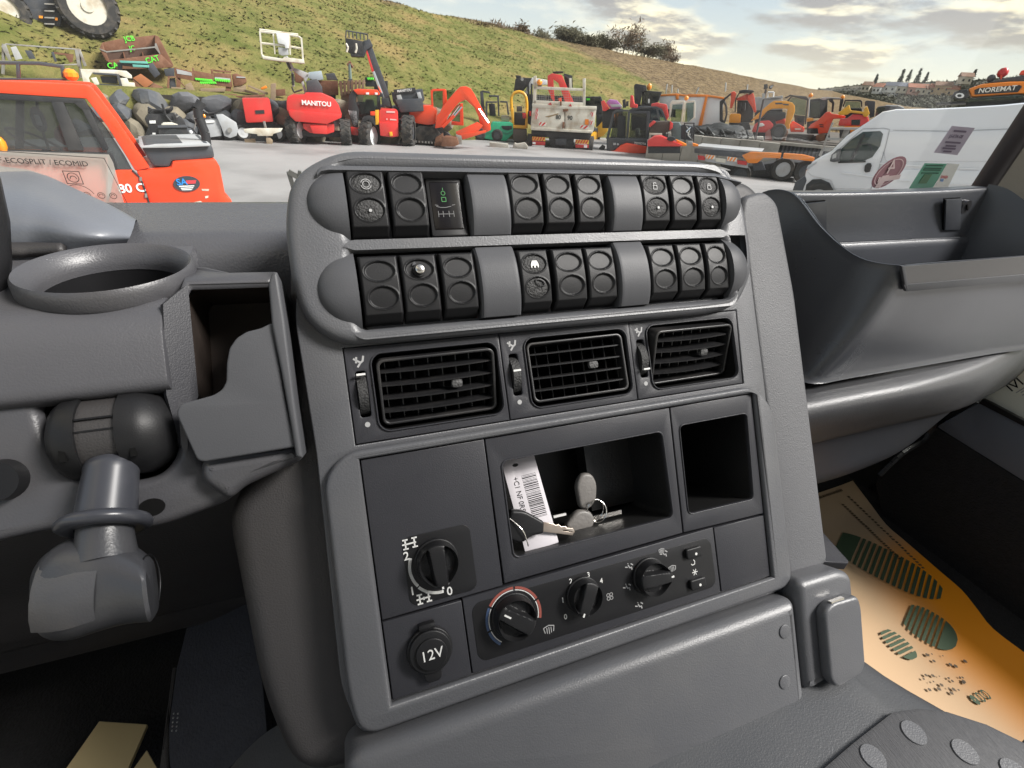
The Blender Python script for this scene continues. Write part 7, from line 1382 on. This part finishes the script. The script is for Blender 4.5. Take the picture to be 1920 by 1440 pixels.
for nm, q1, q2, q3, u, lb in (('site_cabin', ((335, 290), (520, 285), (520, 450), (340, 450)), ((520, 285), (555, 278), (660, 300), (640, 450), (520, 450)), ((330, 285), (530, 272), (660, 290), (660, 310), (545, 295), (335, 305)), 1240, 'white site cabin with orange edges, partly behind the other one'), ('site_cabin', ((650, 300), (860, 300), (800, 630), (650, 640)), ((880, 300), (1065, 325), (1040, 600), (810, 630)), ((640, 290), (665, 278), (880, 285), (1070, 315), (1060, 335), (870, 308), (645, 312)), 1325, 'larger white site cabin with a broad orange corner post')):
    Mm = Mach(nm, lb, 'cabin', Sb(u, 35 if u < 1300 else 31, .4), 'site cabins behind the machines'); Mm.poly('wall', Zd(*q1), 0, 2, 'white', .02); Mm.poly('wall', Zd(*q2), .05, 2, 'white', .02); Mm.poly('roof_edge', Zd(*q3), -.05, 2.0, 'orange', .02)
    if u > 1300: Mm.poly('corner_post', Zd((858, 292), (885, 294), (815, 635), (775, 632)), -.08, .2, 'orange', .02)
    else: Mm.poly('corner_post', Zd((520, 280), (556, 280), (556, 340), (525, 340)), -.08, .2, 'orange', .02)
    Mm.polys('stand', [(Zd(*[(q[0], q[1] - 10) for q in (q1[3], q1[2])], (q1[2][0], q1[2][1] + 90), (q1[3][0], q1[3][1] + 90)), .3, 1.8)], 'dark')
E11 = Mach('white_cab_handler', 'machine with a white framed greenish glass cab in front of the site cabins', 'machine', Sb(1290, 24)); E11.polys('cab_frame', [(Zd((455, 390), (480, 350), (620, 350), (632, 370), (595, 590), (580, 590), (605, 380), (485, 395), (460, 560), (445, 560)), 0, .12), (Zd((630, 360), (740, 350), (748, 420), (740, 550), (680, 590), (670, 590), (720, 540), (728, 370), (640, 375), (620, 590), (608, 590)), .1, .2)], 'cream', .015); E11.polys('cab_window', [(Zd((485, 398), (600, 392), (580, 590), (465, 590)), .1, .12), (Zd((640, 378), (730, 372), (728, 540), (670, 590), (625, 590)), .2, .22)], 'glass', 0); E11.polys('engine_block', [(Zd((560, 640), (610, 620), (720, 640), (730, 760), (700, 800), (580, 790)), .1, .6)], 'dgrey', .05); E11.polys('body', [(Zd((455, 600), (560, 600), (580, 640), (580, 790), (480, 790)), 0, .9)], mat('body_greygreen', (.13, .18, .18), .5), .04); E11.polys('bar', [(Zd((615, 600), (735, 600), (735, 612), (615, 612)), -.05, .05), (Zd((615, 605), (628, 605), (635, 850), (620, 850)), -.05, .05), (Zd((720, 605), (735, 605), (728, 850), (715, 850)), -.05, .05)], 'black', .01); E11.tubes('hose', [(Zd((640, 640), (680, 690), (660, 740), (700, 780)), .0), (Zd((690, 650), (640, 700), (690, 740)), .0)], .025, 'chrome'); E11.ball('beacon', *Zd((642, 325))[0], .09, 'amber', .1); E11.polys('bucket', [(Zd((660, 810), (720, 815), (715, 850), (665, 850)), -.1, .1)], 'lgrey', .02)

# --- raised bank on the right with its retaining wall
BZ = .95
Sr = Site(1450, 265, 20.5)
bank = G(); fa, fb = PH(1214, 284, 27.5), PH(1760, 290, 27.5)
fa.z = fb.z = 0; dv = Vector((fa.x, fa.y, 0)).normalized() * 30; dw = Vector((fb.x, fb.y, 0)).normalized() * 30
vs = [fa, fb, fb + dw, fa + dv]; zb = P(1450, 262, Y=(fa.y + fb.y) / 2).z
zt_ = PH(1430, 266, 27.5).z
bank.add([Vector((p.x, p.y, -.2)) for p in vs] + [Vector((p.x, p.y, zt_)) for p in vs], [(3, 2, 1, 0), (4, 5, 6, 7), (0, 1, 5, 4), (1, 2, 6, 5), (2, 3, 7, 6), (3, 0, 4, 7)])
o = bank.put('terrain_bank', mat('bank_earth', (.10, .085, .07), .95, var=.3, vscale=2, bump=.5, bscale=6, bdist=.05)); o['kind'] = 'structure'
rw_ = thing('concrete_wall', 'low stained concrete retaining wall with a slatted steel section holding up the bank', 'wall', fa); bpy.context.view_layer.update()
ud = (fb - fa).normalized(); ln_ = (fb - fa).length; nrm_ = Vector((ud.y, -ud.x, 0))
if nrm_.dot(CAM - fa) < 0: nrm_ = -nrm_
def wallbox(a0, a1, d0, d1, z0, z1):
    g = G(); c = [fa + ud * a + nrm_ * d for a in (a0, a1) for d in (d0, d1)]
    g.add([Vector((p.x, p.y, z)) for p in c for z in (z0, z1)], [(0, 1, 3, 2), (4, 6, 7, 5), (0, 4, 5, 1), (2, 3, 7, 6), (0, 2, 6, 4), (1, 5, 7, 3)]); return g
for i in range(7): 
    a0 = ln_ * i / 14.; kid(wallbox(a0 + .01, a0 + ln_ / 14 - .01, .02, .35, -.1, zt_ + .04 + .01 * (i % 3)).put('panel', K['concrete'], None, .015), rw_)
kid(wallbox(ln_ * .5, ln_ * .98, .0, .3, zt_ - .02, zt_ + .10).put('coping', K['concrete'], None, .015), rw_)
for i in range(26): a0 = ln_ * (.51 + .35 * i / 26); kid(wallbox(a0, a0 + .07, .05, .12, -.05, zt_ - .02).put('slat', K['dgrey']), rw_)
kid(wallbox(ln_ * .86, ln_ * .98, .0, .3, -.1, zt_ - .02).put('panel', K['concrete'], None, .015), rw_)
kid(wallbox(ln_ * .5, ln_ * .98, .01, .04, -.05, zt_ - .02).put('backing', K['dark']), rw_)
Sk = lambda u, D=23.5: Site(u, 262, D + 7.2, zt_)
T1 = Mach('tarpaulin_heap', 'crumpled black tarpaulin heap lying on the bank', 'tarpaulin', Sk(1350, 22)); bm = bmesh.new(); bmesh.ops.create_icosphere(bm, subdivisions=4, radius=1)
for v in bm.verts: n_ = v.co.normalized(); k = 1 + .22 * noise.noise(n_ * 2.2) + .16 * abs(noise.noise(n_ * 5 + Vector((3, 1, 2)))) ; v.co = Vector((n_.x * 1.3 * k, n_.y * .8 * k, max(-.1, n_.z * .46 * k + .08)))
me = bpy.data.meshes.new('sheet'); bm.to_mesh(me); bm.free(); finish(me, 25); link('sheet', me, K['tarp'], T1.t); g = G()
for k in range(5): g.tube([(-1.3 + .6 * k, -.75 + .1 * k, .35), (-1.0 + .55 * k, -.95, .15), (-.8 + .5 * k, -.9, .05)], .06, 6)
g.put('fold', K['tarp'], T1.t)
T2 = Mach('concrete_block', 'pale broken concrete block on the edge of the bank beside the lamp post', 'block', Sk(1415, 21)); T2.polys('block', [(Ze((240, 800), (350, 795), (355, 870), (330, 885), (250, 880)), 0, .5)], 'concrete', .03); T2.polys('block_end', [(Ze((150, 815), (230, 800), (230, 870), (170, 880)), .1, .6)], 'concrete', .03)
# orange mini digger with canopy
T3 = Mach('canopy_digger', 'orange mini digger with a black canopy and a rounded amber rear', 'excavator', Sk(1385, 24)); T3.polys('frame', [(Zd((1140, 260), (1180, 245), (1205, 270), (1190, 340), (1155, 440), (1130, 440), (1140, 340)), 0, .3), (Zd((1335, 290), (1395, 265), (1410, 320), (1430, 480), (1405, 490), (1375, 420), (1330, 350)), 0, .3), (Zd((1190, 330), (1340, 270), (1340, 345), (1210, 350)), .2, .6)], 'ored', .04); T3.polys('canopy', [(Zd((1230, 240), (1290, 228), (1390, 235), (1410, 245), (1370, 262), (1240, 265)), -.1, 1.2)], 'black', .03); T3.tubes('canopy_post', [(Zd((1240, 260), (1195, 340), (1190, 480)), .1), (Zd((1380, 260), (1340, 290), (1360, 480)), .1)], .03, 'black'); T3.poly('rear_cover', Zd((1130, 510), (1145, 498), (1240, 500), (1255, 515), (1248, 595), (1235, 605), (1120, 600)), -.1, 1.0, mat('paint_amber', (.85, .34, .02), .4), .05); T3.polys('base', [(Zd((1120, 600), (1350, 600), (1370, 680), (1130, 690)), -.05, 1.0), (Zd((1215, 350), (1340, 350), (1400, 430), (1390, 600), (1250, 600), (1210, 490)), .5, 1.0)], 'dark', .05); T3.polys('print', [(Zd((1170, 632), (1228, 630), (1228, 652), (1172, 655)), -.07, -.05)], 'decal', 0)
T3.polys('arm', [(Zd((1015, 360), (1060, 330), (1140, 265), (1150, 280), (1080, 340), (1050, 400), (1050, 560), (1080, 600), (1060, 610), (1015, 580)), -.2, .1)], 'black', .03); T3.tubes('hose', [(Zd((1060, 340), (1090, 420), (1095, 500), (1075, 590)), -.1)], .05, 'dgrey'); T3.tubes('control', [(Zd((1250, 370), (1260, 440), (1240, 470)), .4), (Zd((1300, 380), (1295, 460)), .4)], .05, 'dark')
# amber arm digger
T4 = Mach('amber_arm_digger', 'digger with a bent amber arm and a tall black glazed cab', 'excavator', Sk(1480, 23)); T4.polys('boom', [(Ze((185, 600), (260, 520), (340, 450), (440, 365), (490, 335), (640, 338), (725, 360), (755, 400), (758, 470), (690, 640), (685, 700), (615, 690), (640, 560), (665, 440), (620, 435), (470, 440), (400, 470), (330, 550)), 0, .28)], mat('paint_marigold', (.85, .36, .015), .4), .03); T4.polys('boom_print', [(Ze((500, 362), (590, 360), (600, 378), (510, 382)), -.02, 0), (Ze((600, 372), (680, 378), (675, 395), (605, 390)), -.02, 0)], 'dgrey', 0); T4.poly('bucket', Ze((600, 720), (650, 690), (672, 740), (630, 860), (540, 840), (590, 780)), -.15, .5, 'rust', .03)
T4.polys('cab_frame', [(Ze((655, 330), (720, 262), (905, 280), (935, 310), (930, 380), (900, 640), (880, 640), (910, 330), (725, 285), (680, 340), (660, 460)), .6, .7), (Ze((745, 515), (890, 530), (870, 670), (760, 660)), .6, .7), (Ze((610, 300), (700, 255), (720, 262), (640, 300)), .6, 1.6)], 'black', .02); T4.polys('cab_window', [(Ze((680, 345), (728, 290), (905, 330), (890, 525), (745, 512), (758, 400)), .66, .68), (Ze((790, 560), (860, 570), (850, 620), (795, 610)), .58, .6)], 'glass', 0); T4.polys('body', [(Ze((690, 640), (730, 590), (880, 680), (875, 740), (700, 740)), .3, 1.6), (Ze((505, 600), (540, 545), (625, 540), (640, 640), (520, 660)), .8, 1.4)], 'ored', .06); T4.polys('print', [(Ze((755, 690), (830, 692), (830, 708), (757, 706)), .27, .3)], 'whaz', 0); T4.polys('track', [(Ze((640, 760), (1010, 770), (1010, 840), (980, 860), (640, 830)), .2, .7), (Ze((650, 760), (1000, 770), (1000, 830), (650, 830)), 1.3, 1.7)], 'tyre', .05); T4.ball('beacon', *Ze((962, 265))[0], .10, 'amber', .8); T4.tubes('lamp_post', [(Ze((945, 290), (930, 540)), .8)], .025, 'lgrey')
T5 = Mach('compact_tractor', 'small red compact tractor bonnet under the amber digger arm', 'tractor', Sk(1425, 22.5)); T5.polys('hood', [(Ze((205, 720), (240, 640), (300, 600), (430, 590), (480, 640), (470, 690), (380, 745), (210, 740)), 0, .9)], 'red', .08); T5.polys('head_lamp', [(Ze((290, 625), (340, 620), (370, 650), (340, 665), (290, 670)), -.05, .05)], 'decal', .02); T5.polys('engine', [(Ze((340, 560), (420, 470), (640, 480), (640, 560), (520, 600), (430, 590)), .4, .9)], 'dark', .06); T5.polys('wheel_arch', [(Ze((380, 740), (430, 700), (470, 760), (460, 850), (370, 850)), -.1, .3)], mat('faded_red', (.35, .12, .10), .6), .04); T5.polys('under', [(Ze((215, 735), (470, 700), (600, 760), (590, 840), (230, 840)), .3, .9)], 'dark', .05); T5.wheel(*Ze((545, 730))[0], .34, .25, .0, 10, 'dgrey')
T6 = Mach('red_loader_arm', 'red orange digger arm reaching down to a rusty bucket at the bank edge', 'excavator', Sk(1560, 22.5)); T6.polys('arm', [(Ze((925, 690), (960, 640), (1060, 580), (1160, 480), (1210, 475), (1225, 500), (1290, 510), (1410, 530), (1400, 560), (1250, 570), (1220, 640), (1180, 750), (1060, 760), (1050, 690), (990, 690)), 0, .35)], 'ored', .04); T6.polys('vents', [(Ze((1070, 635), (1120, 640), (1125, 652), (1075, 648)), -.02, 0), (Ze((1075, 660), (1125, 665), (1128, 677), (1080, 672)), -.02, 0)], 'dark', 0); T6.poly('bucket', Ze((1020, 830), (1030, 780), (1080, 760), (1150, 770), (1140, 850), (1060, 862)), -.1, .6, 'rust', .05); T6.polys('track', [(Ze((1000, 790), (1200, 760), (1210, 850), (1000, 850)), .4, 1.4)], 'tyre', .04)
T7 = Mach('red_skid_loader', 'red skid steer with a yellow hoe frame on top beside the white van roof', 'loader', Sk(1600, 22)); T7.polys('body', [(Ze((1310, 660), (1340, 560), (1430, 560), (1500, 505), (1590, 510), (1700, 540), (1720, 640), (1690, 680), (1480, 660)), 0, 1.2)], 'red', .06); T7.polys('vent', [(Ze((1485, 580), (1600, 575), (1590, 650), (1480, 645)), -.03, 0)], 'dark', .01); T7.polys('skirt', [(Ze((1390, 660), (1680, 660), (1640, 700), (1560, 780), (1470, 790), (1470, 705), (1390, 700)), -.05, .6)], 'orange', .03); T7.polys('hoe_frame', [(Ze((1310, 495), (1400, 425), (1455, 385), (1470, 440), (1480, 460), (1640, 475), (1660, 420), (1690, 410), (1720, 500), (1680, 545), (1640, 540), (1630, 505), (1470, 490), (1430, 515), (1330, 520)), -.1, .2)], 'yellow', .03)
T7.polys('under', [(Ze((1330, 680), (1480, 690), (1480, 860), (1330, 860)), .1, 1.0)], 'dark', .05)
T8 = Mach('dark_cab_machine', 'row end machine with a dark glazed cab and amber beacon behind the red arm', 'machine', Sk(1535, 25)); T8.polys('cab', [(Ze((945, 320), (1090, 300), (1110, 330), (1180, 320), (1170, 560), (1000, 560), (920, 540)), .3, 1.6)], 'dark', .05); T8.polys('cab_window', [(Ze((955, 345), (1080, 345), (1080, 550), (925, 535)), .25, .28)], 'glass', 0); T8.polys('roof', [(Ze((1075, 310), (1110, 292), (1200, 290), (1360, 300), (1355, 315), (1200, 305), (1130, 330)), .2, 1.4)], 'lgrey', .04); T8.polys('yellow_base', [(Ze((900, 560), (995, 555), (1000, 590), (910, 610)), .2, 1.0)], 'yellow', .03); T8.polys('base', [(Ze((910, 605), (1200, 560), (1200, 760), (910, 760)), .5, 1.5)], 'dark', .05)
T9 = Mach('black_cab_loader', 'black framed loader cab with its door swung open behind the yellow hoe frame', 'machine', Sk(1595, 25)); T9.polys('cab_frame', [(Ze((1370, 400), (1400, 322), (1600, 322), (1625, 345), (1625, 420), (1610, 420), (1600, 345), (1410, 340), (1385, 420)), 0, .12), (Ze((1190, 320), (1240, 310), (1265, 360), (1250, 480), (1225, 480), (1235, 370), (1195, 340)), .1, .3), (Ze((1340, 320), (1380, 310), (1385, 330), (1345, 470), (1320, 470)), .1, .3)], 'black', .02); T9.polys('cab_window', [(Ze((1410, 345), (1600, 348), (1605, 430), (1460, 430), (1390, 440)), .05, .07)], 'glass', 0); T9.polys('door', [(Ze((1655, 350), (1680, 332), (1790, 342), (1780, 540), (1720, 560), (1690, 400), (1655, 400)), -.1, -.05)], 'dgrey', .01); T9.polys('body', [(Ze((1390, 430), (1620, 430), (1640, 560), (1390, 560)), .3, 1.4)], 'dark', .05); T9.ball('beacon', *Ze((1370, 290))[0], .10, 'amber', .3); T9.polys('base', [(Ze((1400, 540), (1700, 550), (1700, 700), (1400, 700)), .6, 1.6)], 'dark', .05)
T10 = Mach('grey_cabin', 'pale grey cabin with a small railing behind the lamp post', 'cabin', Sk(1435, 28)); T10.polys('wall', [(Ze((240, 290), (300, 285), (380, 310), (600, 320), (600, 450), (240, 460)), 0, 2)], 'lgrey', .03); T10.tubes('railing', [(Ze((405, 300), (410, 225), (485, 225), (480, 300)), 0)], .04, 'white'); T10.polys('roof', [(Ze((370, 300), (600, 268), (605, 300), (390, 312)), -.1, 2)], 'lgrey', .02); T10.polys('base', [(Ze((240, 455), (600, 445), (600, 720), (240, 720)), .2, 1.8)], 'dark')
lampS = Sk(1413, 20.6); T11 = Mach('lamp_post', 'slim dark lamp post topped by two floodlights on the edge of the bank', 'lamp post', lampS); T11.tube('pole', Ze((238, 885), (290, 640), (330, 430), (385, 190)), .045, mat('pole_brown', (.05, .035, .035), .6), 0, n=10); T11.polys('floodlight', [(Ze((360, 125), (405, 120), (410, 175), (355, 190)), -.1, .1), (Ze((425, 150), (470, 130), (490, 128), (455, 185), (420, 180)), -.1, .1)], 'black', .01); T11.polys('floodlight_glass', [(Ze((440, 150), (480, 134), (460, 170), (440, 172)), -.13, -.1)], 'lgrey', 0); T11.polys('collar', [(Ze((335, 240), (375, 240), (365, 310), (335, 320)), -.06, .06)], 'lgrey', .01)
FL = ['tall thin fence post behind the left site cabin', 'second thin post behind the left site cabin', 'short thin post between the two site cabins', 'slanting pale post behind the larger site cabin', 'thin post near the larger cabin corner', 'far thin post beyond the canopy digger']
for i, (a, b) in enumerate((((410, 275), (425, 165)), ((475, 265), (482, 180)), ((545, 265), (545, 220)), ((750, 275), (780, 205)), ((1080, 250), (1085, 150)), ((1325, 235), (1330, 170)))):
    M_ = Mach('fence_post', FL[i], 'post', Site(*Zd(a)[0], 48, max(0, PH(*Zd(a)[0], 48).z)), 'thin posts on the slope'); M_.tube('post', Zd(a, b), .05, 'lgrey', 0)

# --- low loader lorry in front of the bank
L1 = Mach('low_loader', 'orange sided low loader lorry with a sloping grey ramp and striped tail', 'truck', Site(1445, 338)); L1.polys('deck', [(Z4((5, 615), (330, 635), (300, 655), (290, 672), (5, 640)), .0, 2.2)], 'dgrey', .02); L1.polys('deck_top', [(Z4((10, 598), (400, 632), (320, 640), (10, 612)), .1, 2.2)], 'lgrey', .01); L1.polys('side_board', [(Z4((282, 655), (330, 635), (512, 642), (505, 672), (410, 668), (370, 700), (318, 700)), -.1, .1), (Z4((525, 642), (640, 650), (705, 668), (700, 690), (520, 672)), -.1, .1)], 'orange', .02); L1.polys('tail', [(Z4((20, 655), (320, 690), (315, 730), (25, 682)), -.05, .15)], 'lgrey', .02)
L1.polys('tail_lamp', [(Z4((25, 655), (66, 660), (66, 684), (28, 680)), -.1, 0), (Z4((254, 682), (312, 690), (310, 712), (256, 706)), -.1, 0)], 'lamp', .01); L1.polys('plate', [(Z4((128, 668), (188, 676), (186, 698), (130, 690)), -.08, 0)], 'cream', 0)
chev(L1, Z4((70, 650), (126, 656), (124, 678), (70, 672)), 3, -.09); chev(L1, Z4((196, 662), (254, 668), (252, 692), (196, 686)), 3, -.09)
L1.polys('chassis', [(Z4((150, 690), (320, 720), (520, 690), (700, 700), (640, 780), (330, 780), (160, 720)), .4, 2.0)], 'black', .04); L1.wheel(*Z4((515, 745))[0], .42, .3, .25, 8, 'lgrey', 0, .05, .6); L1.wheel(*Z4((650, 760))[0], .42, .3, .25, 8, 'dgrey', 0, .05, .6); L1.wheel(*Z4((270, 770))[0], .42, .3, .4, 8, 'dgrey'); L1.polys('bracket', [(Z4((340, 690), (400, 690), (420, 740), (350, 745)), .1, .3)], 'dgrey', .02)
L2 = Mach('loading_ramp', 'grey steel loading ramp frame propped against the bank beside the van', 'ramp', Site(1565, 300, 18.5)); L2.polys('rail', [(Ze((1060, 1040), (1100, 950), (1230, 620), (1262, 610), (1220, 700), (1130, 960), (1090, 1060)), 0, .1), (Ze((1330, 860), (1390, 700), (1470, 700), (1400, 860), (1375, 900)), .5, .6)], 'steel', .01); L2.polys('rung', [(Ze((1225, 680), (1610, 680), (1600, 710), (1215, 706)), 0, .5), (Ze((1165, 815), (1400, 820), (1390, 850), (1155, 840)), 0, .5), (Ze((1110, 950), (1290, 950), (1270, 990), (1095, 985)), 0, .5)], 'steel', .01)
# concrete slab and pale blocks in front of the green forklift
L3 = Mach('barrier_block', 'low pale concrete block on the yard in front of the green forklift', 'barrier', Site(945, 277)); L3.polys('block', [(Z3((78, 815), (230, 830), (235, 870), (78, 872)), 0, .4)], 'concrete', .02); L3.polys('sack', [(Z3((270, 845), (285, 818), (300, 830), (370, 818), (395, 850), (390, 872), (270, 872)), .0, .4)], 'concrete', .05)

# --- white van
V = Mach('delivery_van', 'white high roofed panel van parked across the right of the windscreen', 'van', Site(1640, 372, 15.2)); V.t.rotation_euler.z += 0
K['van'] = mat('van_white', (.76, .77, .80), .22, var=.02, vscale=1, coat=.6)
prof_ = Z4((600, 858), (640, 800), (650, 745), (690, 690), (760, 650), (800, 630), (890, 540), (985, 478), (1100, 400), (1180, 385), (1400, 382), (1640, 370), (1800, 360), (2100, 330), (2300, 420), (2300, 1000), (640, 960), (610, 900))
V.poly('body', prof_, .06, 1.95, 'van', .10)
def vp(nm, pts, m, y0=.0, y1=.08, bev=.012): return V.poly(nm, Z4(*pts), y0, y1, m, bev)
vp('side_panel', ((1135, 515), (1500, 517), (1900, 500), (2250, 480), (2250, 690), (1120, 690), (1100, 620)), 'van', .02, .2, .03); vp('side_panel', ((1090, 735), (2250, 745), (2250, 960), (1060, 960), (1030, 850), (1060, 780)), 'van', .02, .2, .03)
vp('door_skin', ((800, 632), (880, 560), (985, 505), (1100, 500), (1140, 505), (1110, 620), (1060, 780), (1030, 850), (820, 850), (800, 800), (690, 775), (660, 750), (700, 690), (790, 645)), 'van', .02, .2, .03)
vp('side_window', ((845, 660), (860, 615), (920, 560), (985, 518), (1085, 513), (1102, 530), (1085, 600), (1040, 665), (980, 690), (850, 690)), mat('van_glass_dark', (.03, .045, .042), .06), .0, .03, .004)
V.polys('window_trim', [(Z4((905, 690), (985, 530), (1000, 528), (925, 690)), -.012, .01), (Z4((840, 690), (980, 692), (1000, 684), (1000, 695), (840, 700)), -.012, .01)], 'black', .004)
g = G(); x, y, z = V.S.pt(*Z4((985, 635))[0], -.002); g.tube([(x + .17 * math.cos(a), y, z + .17 * math.sin(a)) for a in [math.pi * (.1 + .9 * i / 14) for i in range(15)]], .012, 6); g.put('steering_wheel', K['dgrey'], V.t)
vp('mirror', ((790, 690), (800, 650), (835, 620), (856, 612), (845, 690), (815, 695)), 'dgrey', -.22, -.05, .03); vp('mirror_face', ((810, 650), (832, 640), (828, 668), (806, 675)), 'lgrey', -.23, -.22, .004)
vp('door_handle', ((995, 715), (1010, 700), (1030, 700), (1036, 715), (1025, 750), (1000, 755), (992, 745)), 'black', -.03, .03, .012)
V.tubes('door_seam', [(Z4((1140, 505), (1112, 620), (1062, 780), (1030, 850)), .012), (Z4((830, 632), (985, 500), (1105, 496), (1140, 503)), .012), (Z4((1160, 508), (1500, 514), (1840, 500)), .012)], .007, mat('van_seam', (.35, .36, .38), .5))
V.polys('body_moulding', [(Z4((1085, 695), (1340, 715), (1338, 722), (1082, 704)), -.012, .03), (Z4((1545, 727), (1660, 728), (1660, 738), (1545, 737)), -.012, .03), (Z4((860, 752), (1060, 775), (1058, 785), (862, 762)), -.012, .03), (Z4((1180, 795), (1260, 798), (1258, 806), (1180, 802)), -.012, .03), (Z4((1480, 815), (1700, 820), (1700, 830), (1480, 825)), -.012, .03)], 'van', .006)
vp('head_lamp', ((655, 735), (665, 712), (720, 690), (715, 700), (680, 725)), mat('lamp_glass', (.5, .52, .55), .1), .0, .4, .02); vp('bumper', ((575, 858), (590, 810), (650, 770), (660, 800), (640, 860), (640, 960), (590, 940)), 'dgrey', .05, 1.9, .05)
vp('wheel_arch', ((648, 880), (655, 825), (690, 795), (740, 793), (790, 815), (808, 855), (800, 960), (650, 960)), 'dark', -.002, .1, 0); V.wheel(*Z4((722, 905))[0], .37, .24, .07, 0, 'lgrey', 0, .05, .62)
xw, zw = V.S(*Z4((722, 905))[0]); g = G()
for k in range(8): a = 2 * math.pi * k / 8; g.bar((xw + .07 * math.cos(a), -.055, zw + .07 * math.sin(a)), (xw + .2 * math.cos(a), -.055, zw + .2 * math.sin(a)), .035, .02)
g.put('hub_spokes', K['white'], V.t); V.wheel(*Z4((2000, 930))[0], .36, .24, .12, 0, 'lgrey')
V.polys('windscreen', [(Z4((800, 628), (890, 538), (985, 476), (975, 500), (900, 555), (835, 620)), .3, 1.7)], 'glass', .01)

# --- roadside mower unit behind the van
Nn = Mach('verge_mower_tractor', 'orange and black verge mower cab roof with beacons showing above the white van', 'tractor', Site(1850, 200, 21)); Nn.polys('roof', [(Zg((1030, 320), (1160, 275), (1400, 255), (1700, 250), (1700, 370), (1500, 360), (1060, 390)), 0, 1.6)], 'orange', .06); Nn.polys('name_panel', [(Zg((1090, 330), (1130, 312), (1500, 285), (1520, 300), (1480, 350), (1090, 372)), -.03, 0)], 'black', .01); Nn.word('NOREMAT', (*Zg((1295, 325), (1450, 312)), .165), -.05, 'whaz', bold=.02)
Nn.polys('lamp_pod', [(Zg((890, 380), (910, 345), (1030, 320), (1045, 385), (1010, 405), (930, 410)), -.1, .4), (Zg((740, 445), (1000, 425), (1020, 450), (740, 460)), .0, 1.0)], 'black', .03); Nn.polys('lamp', [(Zg(*ell((958, 380), 40, 24)), -.14, -.1)], 'decal', .01); Nn.polys('lamp_ring', [(Zg(*ell((955, 381), 20, 12)), -.16, -.14)], 'dark', 0); Nn.polys('front_window', [(Zg((1010, 445), (1060, 400), (1500, 370), (1540, 375), (1500, 440)), .05, .1)], 'glass', .01); Nn.polys('roof_top', [(Zg((1180, 270), (1300, 240), (1480, 205), (1700, 190), (1700, 255), (1400, 258)), .2, 1.4)], 'dgrey', .04); Nn.ball('beacon', *Zg((1345, 175))[0], .13, 'lamp', .5); Nn.polys('beacon_stem', [(Zg((1325, 190), (1345, 195), (1335, 235), (1320, 235)), .4, .5)], 'ored', .01); Nn.ball('work_lamp', *Zg((1240, 225))[0], .10, 'dgrey', .4); Nn.polys('beacon_cover', [(Zg((1490, 195), (1510, 155), (1600, 135), (1600, 195)), .3, .6)], 'ored', .03); Nn.polys('cab', [(Zg((1010, 440), (1540, 400), (1700, 400), (1700, 900), (1010, 900)), .1, 1.6)], 'dark', .04); Nn.wheel(1830, 420, .7, .5, .3); Nn.wheel(1990, 420, .7, .5, .3)
Cg = Mach('parked_car', 'dark parked car roof with a pale roof rail just beyond the van', 'car', Site(1650, 215, 30, .6)); Cg.polys('roof', [(Zg((195, 560), (215, 480), (300, 470), (440, 485), (470, 500), (400, 540), (230, 600)), 0, 1.5)], 'dgrey', .06); Cg.polys('window', [(Zg((200, 500), (270, 480), (290, 500), (230, 560)), -.02, 0)], 'glass', 0); Cg.tubes('roof_rail', [(Zg((290, 472), (400, 472), (450, 492)), .1)], .03, 'lgrey'); Cg.polys('body', [(Zg((180, 580), (470, 500), (520, 620), (180, 660)), -.1, 1.6)], 'dgrey', .06)
